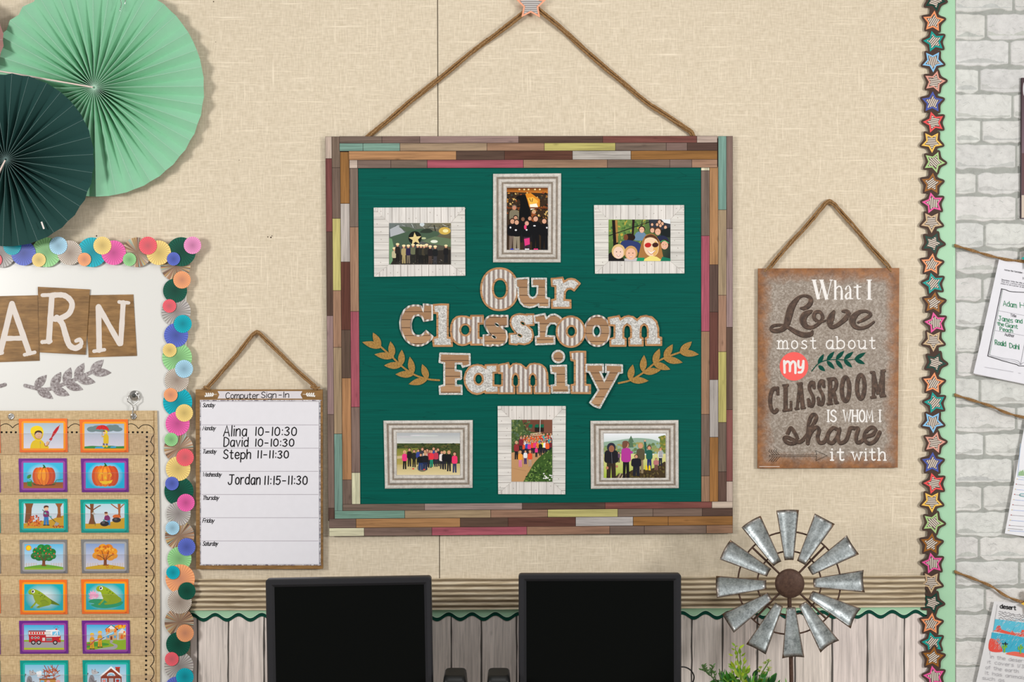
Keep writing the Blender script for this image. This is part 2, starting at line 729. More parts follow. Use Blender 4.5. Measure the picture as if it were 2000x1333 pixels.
def _sign():
    t = NT('rust_edged_zinc_print', .45, .35)
    v = t.coord()
    sp = t.n('ShaderNodeSeparateColor')
    t.l(t.voro(t.coord((1, 1, 1)), 290), sp.inputs[0])
    f = t.math('ADD', t.math('MULTIPLY', sp.outputs[0], .36), t.math('MULTIPLY', t.noise(v, 150, 4, .7), .72))
    c = t.ramp(f, [(.15, lin((122, 108, 95))), (.5, lin((150, 137, 124))), (.9, lin((194, 183, 172)))])
    x, y, z = t.sep(v)
    ex = t.math('SUBTRACT', 138 * S, t.math('ABSOLUTE', x))
    ez = t.math('SUBTRACT', 195 * S, t.math('ABSOLUTE', z))
    e = t.math('MINIMUM', ex, ez)
    e = t.math('ADD', e, t.math('MULTIPLY', t.math('SUBTRACT', t.noise(v, 22, 4), .5), .04))
    r = t.ramp(t.math('MULTIPLY', e, 1 / (30 * S)), [(0, g(.92)), (.35, g(.75)), (1, g(0))])
    rc = t.ramp(t.noise(v, 60, 4), [(.3, lin((112, 66, 28))), (.7, lin((168, 106, 48)))])
    return t.base(t.mix(r, c, rc))


def _emboss():
    t = NT('rusty_lettering', .5, .3)
    f = t.noise(t.coord(), 110, 4)
    return t.base(t.ramp(f, [(.3, lin((62, 48, 40))), (.55, lin((88, 68, 56))), (.75, lin((118, 92, 76)))]))


def _corrband():
    t = NT('rusted_corrugated_band', .5, .35)
    a = t.noise(t.coord((10, 1, 160)), 1, 4, .6, .5)
    c = t.ramp(a, [(.3, lin((178, 160, 130))), (.5, lin((220, 205, 178))), (.7, lin((244, 234, 214)))])
    return t.base(t.mix(1.0, c, t.attr(), 'MULTIPLY'))


def _rope():
    t = NT('jute_fibre', .9, .1)
    f = t.noise(t.coord((420, 420, 420)), 1, 4, .7)
    c = t.ramp(f, [(.3, lin((104, 76, 46))), (.55, lin((156, 120, 80))), (.75, lin((196, 162, 118)))])
    t.bump(f, .5, .001)
    return t.base(c)


def _brick():
    t = NT('painted_brick', .75, .15)
    f = t.noise(t.coord(), 55, 7, .72, .6)
    c = t.ramp(f, [(.30, g(.80)), (.45, g(.95)), (.55, g(1.0)), (.75, g(1.02))])
    k = t.ramp(t.noise(t.coord((1, 1, 1.6)), 17, 4, .6, 1.0), [(.3, g(.9)), (.55, g(1.0))])
    c = t.mix(1.0, c, k, 'MULTIPLY')
    t.bump(f, .95, .004)
    return t.base(t.mix(1.0, t.attr(), c, 'MULTIPLY'))


def _film():
    m = bpy.data.materials.new('clear_vinyl')
    m.use_nodes = True
    nt = m.node_tree
    nt.nodes.clear()
    out = nt.nodes.new('ShaderNodeOutputMaterial')
    tr = nt.nodes.new('ShaderNodeBsdfTransparent')
    tr.inputs[0].default_value = (.955, .935, .945, 1)
    gl = nt.nodes.new('ShaderNodeBsdfGlossy')
    gl.inputs['Roughness'].default_value = .2
    mx = nt.nodes.new('ShaderNodeMixShader')
    mx.inputs[0].default_value = .05
    nt.links.new(tr.outputs[0], mx.inputs[1])
    nt.links.new(gl.outputs[0], mx.inputs[2])
    nt.links.new(mx.outputs[0], out.inputs[0])
    return m


M_LWOOD, M_EWOOD, M_CORR = _letter_wood(), _edge_wood(), _corr()
M_GREEN, M_GOLD, M_BROWNB = _green_panel(), _gold_leaf(), _brown_board()
M_SIGN, M_EMB, M_BAND, M_ROPE, M_BRICK, M_FILM = _sign(), _emboss(), _corrband(), _rope(), _brick(), _film()

# ------------------------------------------------------------------ single-stroke lettering
GL = {
    'a': '~3.8,4.6 2,5.2 .4,3.9 .2,1.5 1.6,0 3.2,1 3.8,2.6|3.9,5 3.9,0', 'b': '0,7.5 0,0|~0,4 2,5.2 4,4 4,1.2 2,0 0,1',
    'c': '~3.8,4.3 2.4,5.2 .6,4.2 .2,2.2 1,.4 2.6,0 3.8,.8', 'd': '4,7.5 4,0|~4,4 2.2,5.2 .4,4 .2,1.5 1.8,0 4,1.2',
    'e': '~.3,2.7 3.8,2.8 3.5,4.5 2,5.2 .6,4.2 .2,2.2 1,.4 2.5,0 3.9,.9', 'f': '~3,7.2 1.9,7.4 1.2,6 1.2,0|0,4.8 2.6,4.8',
    'g': '~3.9,4.5 2.2,5.2 .4,4 .3,1.6 1.8,.2 3.9,1.5|~4,5 4,-1 3,-2.5 .5,-2.2', 'h': '0,7.5 0,0|~0,3.2 1.6,5.1 3.3,4.6 3.6,2.5 3.6,0',
    'i': '.3,5 .3,0|.3,6.8 .3,7', 'j': '~2,5 2,-1 .8,-2.5 -.5,-2|2,6.8 2,7', 'k': '0,7.5 0,0|3.4,5 .2,2.2 3.6,0', 'l': '.2,7.5 .2,0',
    'm': '0,5 0,0|~0,3.3 1.2,5.1 2.5,4.6 2.7,2.5 2.7,0|~2.7,3.3 3.9,5.1 5.2,4.6 5.5,2.5 5.5,0', 'n': '0,5 0,0|~0,3.3 1.7,5.1 3.3,4.6 3.6,2.5 3.6,0',
    'o': '~2,5.2 .4,4 .3,1.3 2,0 3.7,1.3 3.6,4 2,5.2', 'p': '0,5 0,-2.6|~0,4 2,5.2 3.9,3.8 3.9,1.3 2,0 0,1',
    'r': '0,5 0,0|~0,3 1,4.8 2.8,5', 's': '~3.3,4.5 1.9,5.2 .5,4.2 1,3.1 2.7,2.2 3.3,1 1.9,0 .1,.6', 't': '~1.4,7 1.4,2 1.6,.5 2.4,0 3.2,.4|0,5 3,5',
    'u': '~0,5 0,2 .5,.5 1.7,0 3.5,1.6|3.6,5 3.6,0', 'v': '0,5 1.9,0 3.8,5', 'w': '0,5 1.4,0 2.7,4.2 4,0 5.4,5', 'x': '0,5 3.6,0|3.6,5 0,0',
    'y': '0,5 2,.3|4,5 1,-2.6', 'z': '0,5 3.5,5 0,0 3.6,0',
    'A': '0,0 2.6,7.4 5.2,0|.9,2.6 4.3,2.6', 'C': '~4.8,6.3 3,7.4 1,6.2 .2,3.6 1,1 3,0 4.9,1.1', 'D': '.3,7.4 .3,0|~.3,7.4 2.6,7.2 4.8,5.6 4.9,2.4 2.8,.3 .3,0',
    'F': '0,7.4 0,0|0,7.4 4,7.4|0,3.8 3.2,3.8', 'G': '~4.8,6.3 3,7.4 1,6.2 .2,3.6 1,1 3,0 4.7,1|4.9,0 4.9,3.2 3,3.2', 'H': '0,7.4 0,0|4.6,7.4 4.6,0|0,3.7 4.6,3.7',
    'I': '.8,7.4 .8,0', 'J': '1,7.4 5.5,7.4|~3.5,7.4 3.5,2 2.4,.2 .8,.3 0,1.6', 'L': '0,7.4 0,0 3.8,0', 'M': '0,0 .6,7.4 3,2 5.4,7.4 6,0',
    'N': '0,0 0,7.4 4.4,0 4.4,7.4', 'O': '~2.6,7.4 .6,5.8 .3,2 2.6,0 4.9,2 4.6,5.8 2.6,7.4', 'P': '0,7.4 0,0|~0,7.4 2.6,7.3 4.2,5.6 2.6,3.6 0,3.4',
    'R': '0,7.4 0,0|~0,7.4 2.6,7.3 4.2,5.6 2.6,3.8 0,3.6|1.6,3.7 4.4,0', 'S': '~4.2,6.3 2.4,7.4 .5,6 1.2,4.2 3.6,3 4.3,1.3 2.4,0 .1,1', 'T': '0,7.4 4.8,7.4|2.4,7.4 2.4,0',
    'W': '0,7.4 1.8,0 3.4,6.4 5,0 6.8,7.4',
    '0': '~2,7.2 .4,5.6 .3,1.6 2,0 3.7,1.6 3.6,5.6 2,7.2', '1': '1,7.2 1,0', '2': '~.2,5.8 1.8,7.2 3.5,5.8 2.4,3 0,0|0,0 3.8,0', '3': '~.4,6.4 2,7.2 3.4,5.8 1.6,3.9|~1.6,3.9 3.6,2.2 2.2,0 0,.8',
    '5': '3.6,7.2 .7,7.2 .4,4|~.4,4 2.4,4.6 3.6,2.4 2,0 0,.8', '-': '.3,3.2 2.9,3.2', ':': '.5,4.6 .5,4.9|.5,.8 .5,1.1', '/': '0,-.5 2.4,7.6', '.': '.3,0 .3,.2', ',': '.5,.2 .1,-1',
}
GP = {}
for ch, d in GL.items():
    st = []
    for part in d.split('|'):
        sm = part.startswith('~')
        pts = [tuple(float(v) for v in q.split(',')) for q in part.lstrip('~').split()]
        st.append((sm, pts))
    GP[ch] = (st, max(p[0] for _, q in st for p in q))


def text(cv, s, x0, yb, h, width=None, w=1.0, c=(20, 20, 22), slant=0, gap=1.5, rise=0, serif=0, sw=None, m=0, y=None, wob=0, spacew=3.0):
    """stroke text in the canvas' author frame; h = cap height, width = total width (fits), serif = slab length"""
    u = h / 7.4
    tot = 0
    for ch in s:
        tot += (spacew if ch == ' ' else GP[ch][1]) + gap
    tot -= gap
    ux = u if width is None else width / tot
    cx = 0
    yb0 = cv.lift(y)
    lvl = 0
    for ch in s:
        if ch == ' ':
            cx += spacew + gap
            continue
        st, adv = GP[ch]
        dy = R.uniform(-wob, wob)
        for sm, pts in st:
            P = smooth(pts, 5) if sm else pts
            Q = [(x0 + (cx + p[0]) * ux + slant * p[1] * u, yb - (p[1] + dy) * u + rise * (cx + p[0]) * ux) for p in P]
            lvl += 1
            y = yb0 + (lvl % 9) * STEP
            cv.y = max(cv.y, yb0 + 9 * STEP)
            cv.stroke(Q, w, c, m, y)
            if serif:
                for e in (0, -1):
                    a, b = pts[e], pts[1 if e == 0 else -2]
                    vert = abs(a[0] - b[0]) < .75 * abs(a[1] - b[1])
                    if sm and ch not in 'mnhutf':
                        vert = False
                    if sm and e == 0 and ch in 'mnh':
                        vert = False
                    if vert and min(abs(a[1] - v) for v in (0, 5, 7.5, 7.4, -2.6)) < .3:
                        q = Q[0] if e == 0 else Q[-1]
                        l = serif * ux
                        lft = l
                        rgt = l if (a[1] < 4.5 or ch in 'IHWMvwAN') else 0
                        lvl += 1
                        cv.stroke([(q[0] - lft, q[1]), (q[0] + rgt, q[1])], sw or w, c, m, yb0 + (lvl % 9) * STEP)
        cx += adv + gap
    return cv


def rope(name, path, rad, strands, spread, parent, pitch=90, seed=1):
    """path: list of (px, py, d); strands lie loosely around it, one mesh"""
    rr = random.Random(seed)
    mb = MB()
    base = parent.location if parent else Vector((0, 0, 0))
    Q = []
    for p, q in zip(path, path[1:]):            # taut between its points, eased only at the bends
        n = max(2, int(math.hypot(p[0] - q[0], p[1] - q[1]) / 6))
        Q += [tuple(u + (v - u) * i / n for u, v in zip(p, q)) for i in range(n)]
    P = smooth(Q + [path[-1]], 2)
    for k in range(strands):
        ph = 2 * math.pi * k / strands + rr.uniform(-.3, .3)
        pts = []
        acc = 0
        for i, p in enumerate(P):
            a, b = P[max(i - 1, 0)], P[min(i + 1, len(P) - 1)]
            t = Vector((b[0] - a[0], b[1] - a[1]))
            t.normalize()
            if i:
                acc += math.hypot(p[0] - P[i - 1][0], p[1] - P[i - 1][1])
            an = ph + acc / pitch * 2 * math.pi
            off = spread * math.cos(an)
            off2 = spread * .6 * math.sin(an) * S
            j = rr.uniform(-.35, .35)
            pts.append(W(p[0] - t.y * (off + j), p[1] + t.x * (off + j), p[2] + off2) - base)
        mb.tube(pts, rad * S, 7)
    return mb.build(name, M_ROPE, parent)

# ================================================================== THE SETTING
fl = MB().box(-3.2, -4.2, -.05, 3.2, 0.0, 0.0, lin((168, 160, 150))).build('floor', M_PAPER)
tag(fl, kind='structure')

cv = CV(1000, 666, 0)
cv.y = -.06
cv.slab([(-300, -330), (1866, -330), (1866, 2083), (-300, 2083)], .0594, (70, 58, 42), 1)
cv.poly([(-300, -330), (852.5, -330), (858, 1200), (858, 2083), (-300, 2083)], (225, 208, 178), 0)
cv.poly([(854.3, -330), (1866, -330), (1866, 2083), (859.6, 2083), (859.6, 1200)], (225, 208, 178), 0)
for x, y, r in ((188.5, 461, 1.5), (523, 463, 1.2), (529, 464, 1.6), (417, 3, 1.2), (531, 461, 1), (421, 82, .8), (467, 313, .8)):
    cv.ell(x, y, r, r, (60, 42, 30), 0, 8, 1)
tag(cv.build('wall_back', [M_WALL, M_PRINT]), kind='structure')

# brick wallpaper wall on the right
cv = CV(2080, 666, 0)
cv.y = -.06
cv.slab([(1866, -330), (2420, -330), (2420, 2083), (1866, 2083)], .06, (176, 178, 172))
rows = [(-20, 24), (29, 78), (81, 131), (137, 183), (186, 233), (237, 281), (284, 332), (340, 381), (386, 433), (438, 487), (492, 537), (545, 590), (593, 641),
        (645, 689), (692, 737), (742, 791), (797, 845), (850, 893), (899, 946), (952, 999), (1003, 1049), (1052, 1096), (1099, 1146), (1151, 1197), (1203, 1250), (1255, 1301), (1305, 1352), (1357, 1403), (1408, 1455)]
for i in range(14):
    rows.append((1460 + 50 * i, 1506 + 50 * i))
rows = [(-70 - 50 * i, -25 - 50 * i) for i in range(5)][::-1] + rows
offs = [1919, 1990, 1922, 1990, 1924, 1980, 1926, 1972, 1913, 1978, 1917, 1984, 1908, 1986, 1923, 1990, 1919, 1975, 1916, 1992, 1914, 1985, 1921, 1978]
rb = random.Random(11)
for ri, (ya, yb) in enumerate(rows):
    x = offs[ri % len(offs)] - 124
    while x < 2420:
        w = rb.uniform(78, 138) if rb.random() < .4 else 124
        xa, xb = max(1866, x + .8), min(2420, x + w - 1.6)
        x += w
        if xb - xa < 8:
            continue
        cut = xa <= 1866.5
        n = max(3, int((xb - xa) / 11))
        ph, am = rb.uniform(0, 6), rb.uniform(0, 4.2)
        top = [(xa + (xb - xa) * k / n, ya - 1.5 + rb.uniform(-1.2, 1.4)) for k in range(n + 1)]
        bot = [(xa + (xb - xa) * k / n, yb - 1.2 - am * (.5 + .5 * math.sin(ph + k * .7)) + rb.uniform(-2.0, 2.0)) for k in range(n + 1)]
        top[-1] = (top[-1][0] - .8, top[-1][1] + 3)
        bot[-1] = (bot[-1][0] - 1.2, bot[-1][1] - 3)
        if not cut:
            top[0] = (top[0][0] + .8, top[0][1] + 3)
            bot[0] = (bot[0][0] + 1.2, bot[0][1] - 3)
        loop = smooth(top, 3) + smooth(bot[::-1], 3)
        if cut:
            loop = [(max(q[0], 1866), q[1]) for q in loop]
        c = vary((228, 227, 223), 4)
        cv.y = 0
        # chamfered relief of the moulded wallpaper
        ins = inset(loop, 1.3)
        a = [cv.vert(q, 0.0) for q in loop]
        b = [cv.vert((max(q[0], 1866), q[1]), 0.0016) for q in ins]
        lc = lin(c)
        for k in range(len(loop)):
            j = (k + 1) % len(loop)
            cv.face([a[k], a[j], b[j], b[k]], lc)
        cv.poly([(max(q[0], 1866), q[1]) for q in ins], c, 0, .0016)
        # shade printed in grey along the foot of the bricks, and their cracks
        xl, xr, yf = xa + 3, xb - 4, min(q[1] for q in bot) - 1.5
        if xr - xl > 16:
            m_ = int((xr - xl) / 4)
            p1, p2 = rb.uniform(0, 6), rb.uniform(.15, .4)
            up = [(xl + (xr - xl) * k / m_, yf - 1 - max(0, 7 * math.sin(p1 + k * p2)) - rb.uniform(0, 2.2)) for k in range(m_ + 1)]
            cv.poly(up + [(xr, yf), (xl, yf)], vary((206, 207, 202), 4), 0, .0016 + 6e-6)
            for q_ in range(int((xr - xl) / 22)):
                x0_, y0_ = rb.uniform(xl, xr - 10), rb.uniform(ya + 4, yf - 6)
                P_ = [(x0_, y0_)]
                for k in range(rb.randint(2, 5)):
                    P_.append((min(xr, P_[-1][0] + rb.uniform(1, 4.5)), min(yf, max(ya + 3, P_[-1][1] + rb.uniform(-2.6, 2.2)))))
                cv.stroke([(u_, v_, rb.uniform(.5, 1.5)) for u_, v_ in P_], 1, vary((206, 207, 203), 6), 0, .0016 + 2e-5 + q_ * 4e-6)
tag(cv.build('wall_right', M_BRICK), kind='structure')

# ================================================================== LOWER WALL: plank paper and borders
cv = CV(1100, 1260, .0004)
cv.slab([(372, 1180), (1815, 1176), (1815, 1900), (372, 1900)], .0004, (92, 86, 82))
edges = [328, 386, 446, 516, 581, 647, 713, 768, 820, 881.5, 940, 1009, 1075, 1143, 1212, 1282, 1351, 1411, 1479, 1553, 1625.5, 1694, 1766, 1840]
for i in range(len(edges) - 1):
    a, b = max(372, edges[i] + 1.7), min(1815, edges[i + 1] - 1.7)
    n = 26
    L = [(a + R.uniform(-.7, .7), 1180 + 720 * k / n) for k in range(n + 1)]
    Rr = [(b + R.uniform(-.7, .7), 1180 + 720 * k / n) for k in range(n + 1)]
    cv.poly(L + Rr[::-1], vary((236, 224, 216), 4))
tag(cv.build('plank_paper', M_PLANK), 'grey whitewashed wood plank paper covering the lower wall below the scalloped borders', 'wall paper')

ctrl_l = 1192.0


def slope(x):
    return -6.5 * max(0, x - 700) / 1100


def scal(x, off):
    return 1203 + slope(x) + off + 5.2 * math.cos(2 * math.pi * (x - 397.5) / 45.6)


for nm, off, c, d, lab in (('scalloped_border', 7, (8, 72, 58), .0014, 'dark green scalloped paper border peeking out below the mint one'),
                           ('scalloped_border', 0, (178, 222, 186), .0030, 'mint green scalloped paper border under the corrugated band')):
    cv = CV(1090, 1195, d)
    xs = [372 + 2 * i for i in range(721)]
    low = [(x, scal(x, off)) for x in xs]
    top = [(x, 1180 + slope(x)) for x in xs]
    cv.y = 0
    lc = lin(c)
    # strip of quads, sheet 0.6 mm thick
    t = .0006
    for i in range(len(xs) - 1):
        cv.face([cv.vert(top[i], t), cv.vert(top[i + 1], t), cv.vert(low[i + 1], t), cv.vert(low[i], t)], lc)
        cv.face([cv.vert(low[i], t), cv.vert(low[i + 1], t), cv.vert(low[i + 1], 0), cv.vert(low[i], 0)], lin(c, .8))
    if off == 0:
        for i in range(len(xs) - 1):
            a, b = low[i], low[i + 1]
            cv.face([cv.vert((a[0], a[1] - 1.0), t + 1e-5), cv.vert((b[0], b[1] - 1.0), t + 1e-5), cv.vert(b, t + 1e-5), cv.vert(a, t + 1e-5)], lin((214, 240, 216)))
    tag(cv.build(nm, M_PRINT), lab, 'border')

# corrugated band with real ridges
mb = MB()
k0 = S * (D - .006) / D
nx, nz = 150, 60
rows_ = []
rc = random.Random(5)
wob = [rc.uniform(-1, 1) for _ in range(nx + 1)]
cols_ = []
for j in range(nz + 1):
    row, cr = [], []
    for i in range(nx + 1):
        px = 372 + (1806 - 372) * i / nx
        py = 1130.5 + slope(px) + 61.5 * j / nz
        ph = 2 * math.pi * (j / nz * 6.0 + .22) + .10 * math.sin(px * .05) + .06 * wob[i]
        h = .0020 * math.sin(ph)
        row.append(((px - 1000) * k0, -(h + .0035), (1160 - py) * k0))
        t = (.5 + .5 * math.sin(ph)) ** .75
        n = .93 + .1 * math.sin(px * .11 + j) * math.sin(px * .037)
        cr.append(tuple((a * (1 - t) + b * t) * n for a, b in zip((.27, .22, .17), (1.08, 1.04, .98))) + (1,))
    rows_.append(row)
    cols_.append(cr)
mb.grid(rows_, sm=True, colf=lambda i, j: cols_[i][j])
o = mb.build('corrugated_border', M_BAND, None, W(1000, 1160, .0045))
tag(o, 'rusty beige corrugated metal look band running along the wall above the green scallops', 'border')


# ================================================================== PLEATED PAPER FANS
def fan(px, py, r, panels, d, c, label, back=None, seamang=None, rot0=0.0, hub=True):
    k = S * (D - d) / D
    root = empty('paper_fan', W(px, py, d), label, 'paper fan', 'pleated paper fans')
    da = 2 * math.pi / panels
    rim = r * k
    p = rim * da * 1.17
    radii = [.004, .03, .07, .12, .2, .3, .4, .5, .6, .7, .8, .9, 1.0]
    mb = MB()
    rr = random.Random(int(px))
    jit = [rr.uniform(-.13, .13) for _ in range(panels)]
    lc = lin(c)
    h0, h1 = p * .5, math.sqrt(p * p - (rim * da) ** 2) * .5
    pos = []
    for i in range(panels):
        row = []
        a = rot0 + da * (i + jit[i])
        s = 1 if i % 2 == 0 else -1
        for t in radii:
            rad = rim * t
            q = rad * (1 if s > 0 else 1 - .006 * t)
            row.append((q * math.cos(a), -(s * (h0 + (h1 - h0) * t)), q * math.sin(a)))
        pos.append(row)
    for i in range(panels):
        mb.grid([pos[i], pos[(i + 1) % panels]], lc, sm=True)
    # pale strip along every front fold, the edge highlight put into colour
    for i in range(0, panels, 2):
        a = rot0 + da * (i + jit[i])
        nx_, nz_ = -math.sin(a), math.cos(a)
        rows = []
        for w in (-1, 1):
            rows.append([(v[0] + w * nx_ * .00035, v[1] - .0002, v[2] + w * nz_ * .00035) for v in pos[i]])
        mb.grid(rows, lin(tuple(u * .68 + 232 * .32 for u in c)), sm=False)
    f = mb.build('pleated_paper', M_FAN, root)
    mb = MB()
    mb.lathe([(0.0001, -p * .5 - .0016), (.0016, -p * .5 - .0016), (.0022, -p * .5 - .0008), (.0022, -p * .5 + .002)], 14, 'y', lin(c, .7))
    mb.build('centre_eyelet', M_FAN, root)
    if seamang is not None:
        a = math.radians(seamang)
        mb = MB()
        ux, uz = math.cos(a), math.sin(a)
        rows = []
        for w in (-.0016, .0016):
            rows.append([(ux * rim * t - uz * w, -(h0 + (h1 - h0) * t + .0012), uz * rim * t + ux * w) for t in (.01, .2, .4, .6, .8, .99)])
        mb.grid(rows, lin((226, 206, 196)), sm=False)
        for e in rows:
            mb.grid([e, [(v[0], v[1] + .006, v[2]) for v in e]], lin((226, 206, 196)), sm=False)
        mb.build('glued_seam', M_FAN, root)
    return root


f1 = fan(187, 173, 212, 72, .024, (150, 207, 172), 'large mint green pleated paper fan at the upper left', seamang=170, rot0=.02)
mb = MB()
kk = S
mb.tube([(0, 0, 0), (.004, -.004, .012), (.010, -.002, .016), (.004, 0, .020), (-.004, 0, .016), (-.010, -.002, .012), (-.008, 0, 0), (-.012, 0, -.016)], .0008, 6)
mb.build('wire_hook', M_CHROME, f1, W(244, 8, .040) - f1.location)
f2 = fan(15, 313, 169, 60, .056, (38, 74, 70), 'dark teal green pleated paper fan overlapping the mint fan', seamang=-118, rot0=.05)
cvt = CV(83, 440, .066)
cvt.slab([(79.5, 434), (82.5, 433), (87.5, 447), (84.5, 448)], .0006, (236, 226, 220))
cvt.build('rim_clip', M_PRINT, f2)
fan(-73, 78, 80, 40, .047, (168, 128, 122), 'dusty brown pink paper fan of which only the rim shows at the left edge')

# ================================================================== WHITEBOARD with rosette border
wb = empty('whiteboard', W(0, 900, .003), 'white enamel board framed by paper rosettes on the left', 'whiteboard')
mbx = MB()
kb = S * (D - .012) / D
mbx.box((-420 - 0) * kb, -.010, (900 - 1500) * kb, (366 - 0) * kb, 0, (900 - 482) * kb, lin((232, 231, 228)))
mbx.build('writing_surface', M_BOARD, wb, bevel=.002)
RC = {'teal': (8, 172, 190), 'blue': (92, 108, 200), 'yellow': (248, 210, 128), 'green': (150, 210, 142), 'lblue': (168, 212, 236), 'orange': (252, 164, 112),
      'pink': (238, 100, 172), 'red': (246, 96, 108), 'dgreen': (12, 84, 66), 'grey': (178, 172, 168), 'stripe': (224, 214, 200), 'wood': (176, 142, 116), 'lpink': (244, 150, 200)}


def rosette(parent, px, py, r, kind, d, pleats=None):
    cv = CV(px, py, d)
    c = RC[kind]
    n = pleats or (22 if r < 15 else 26 if r < 20 else 28 if r < 26 else 30)
    rr = random.Random(int(px * 7 + py * 3))
    woodc = [(150, 112, 90), (186, 146, 116), (120, 92, 76), (214, 196, 176), (170, 128, 98), (196, 160, 130), (104, 80, 68), (176, 170, 160), (160, 190, 176), (200, 170, 110)]
    cv.at(px, py)
    cv.slab(ell(0, 0, r, r, 0, 48), .0005, c)
    y = cv.y + 2e-5
    seg = n * 2 if kind not in ('stripe', 'wood', 'grey') else n * 3
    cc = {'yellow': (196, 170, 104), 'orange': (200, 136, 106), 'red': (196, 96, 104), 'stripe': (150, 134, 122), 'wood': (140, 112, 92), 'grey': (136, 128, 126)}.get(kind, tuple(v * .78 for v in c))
    o = cv.vert((0, 0), y)
    a0 = rr.uniform(0, 6)
    for i in range(seg):
        if kind == 'wood':
            f = 1.0
            col = rr.choice(woodc)
        elif kind == 'stripe':
            col = (242, 234, 222) if i % 2 == 0 else (138, 118, 104)
        elif kind == 'grey':
            col = vary((196, 192, 188), 14) if i % 3 else (142, 136, 132)
        else:
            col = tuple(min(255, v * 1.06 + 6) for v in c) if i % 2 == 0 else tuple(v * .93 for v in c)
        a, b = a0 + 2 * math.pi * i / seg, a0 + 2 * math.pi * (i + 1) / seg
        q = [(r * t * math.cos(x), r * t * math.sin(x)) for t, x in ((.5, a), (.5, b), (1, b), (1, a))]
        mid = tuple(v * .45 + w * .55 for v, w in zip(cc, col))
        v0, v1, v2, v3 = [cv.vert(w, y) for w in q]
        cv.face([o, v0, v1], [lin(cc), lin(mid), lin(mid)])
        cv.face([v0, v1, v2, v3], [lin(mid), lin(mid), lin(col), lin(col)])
    cv.ell(0, 0, .9, .9, tuple(min(255, v + 50) for v in cc), 0, 8)
    return cv.build('rosette', M_GLOSS, parent)


def strip(label, items, dbase):
    big = items[0]
    root = empty('rosette_border', W(big[0], big[1], dbase), label, 'border', 'rosette borders around the whiteboard')
    for n, (x, y, r, kd) in enumerate(items):
        lay = 0 if r > 26 else 1 if r > 20 else 2
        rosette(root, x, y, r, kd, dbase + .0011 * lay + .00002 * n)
    return root


right_up = [(343, 520, 29, 'wood'), (342, 568, 23.5, 'dgreen'), (355.5, 547, 17, 'orange'), (331, 598, 13.2, 'red'), (344, 609, 28.5, 'grey'), (357, 633, 17.5, 'teal'),
            (344, 655, 23.5, 'blue'), (331.5, 684.5, 13.5, 'yellow'), (346, 699, 29, 'green'), (359.5, 721, 17.5, 'lblue'), (345.5, 742.5, 23.5, 'stripe'), (333.5, 772, 13.5, 'orange'),
            (347, 786, 28.5, 'teal'), (360, 807, 17, 'yellow'), (347, 828, 23.5, 'pink'), (334.5, 859, 13.2, 'green'), (349, 876, 28.5, 'wood'), (361.5, 894, 17, 'red'), (348, 916, 24, 'yellow'),
            (336, 945, 13.2, 'blue'), (349.5, 960, 28.5, 'dgreen'), (363, 982.5, 17.2, 'pink'), (349, 1004, 23.5, 'grey'), (337, 1032, 13.5, 'lblue'), (351, 1047, 28.5, 'wood'), (364.5, 1069, 17.2, 'blue'), (350.5, 1092, 23.5, 'green')]
right_lo = [(352, 1131.5, 28.5, 'orange'), (338, 1119, 13.2, 'teal'), (365, 1155, 17, 'dgreen'), (351, 1176, 23.5, 'stripe'), (350, 1216, 28.5, 'wood'), (361.5, 1237.5, 17, 'orange'), (348, 1259, 23.5, 'dgreen'),
            (335.5, 1288, 13.5, 'red'), (349.5, 1302, 28.5, 'grey'), (361, 1323, 17.2, 'teal'), (345, 1346, 23.5, 'blue')]
top_s = [(2, 494, 29, 'grey'), (24, 481, 17.5, 'teal'), (46, 495, 24, 'blue'), (-9, 508, 13, 'red'), (76, 508, 13.5, 'yellow'), (91, 493, 29, 'green'), (114, 480, 17.5, 'lblue'), (136, 494, 24, 'stripe'), (180, 493, 29, 'teal'),
         (165, 507, 13, 'orange'), (200, 480, 17.5, 'yellow'), (222, 494, 24, 'pink'), (268, 493, 29, 'wood'), (253, 507, 13, 'green'), (289, 480, 17.5, 'red'), (310, 494, 24, 'yellow'), (354, 492, 28.5, 'dgreen'), (339, 506, 13, 'blue'), (376, 479.5, 17, 'lpink')]
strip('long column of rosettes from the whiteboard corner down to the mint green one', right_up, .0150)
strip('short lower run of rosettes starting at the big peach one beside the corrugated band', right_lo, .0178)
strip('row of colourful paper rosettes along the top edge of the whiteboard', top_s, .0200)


# letter cards A R N
def letter_card(quad, strokes, lab, d):
    cx = sum(q[0] for q in quad) / 4
    cy = sum(q[1] for q in quad) / 4
    root = empty('letter_card', W(cx, cy, d), lab, 'letter card', 'letter cards on the whiteboard')
    c = CV(cx, cy, d)
    c.slab(quad, .0009, (120, 84, 46), 0, side=(70, 46, 26))
    c.build('brown_card', M_BROWNB, root)
    c = CV(cx, cy, d + .001)
    c.at(0, 400, .3)
    rr = random.Random(int(cx))
    for w, pts in strokes:
        P = smooth(pts, 7) if len(pts) > 2 else [tuple(pts[0][i] + (pts[1][i] - pts[0][i]) * k / 8 for i in (0, 1)) for k in range(9)]
        c.stroke([(p[0], p[1], w + rr.uniform(-2.5, 2.5)) for p in P], w, (226, 216, 208))
    c.build('painted_letter', M_PRINT, root)


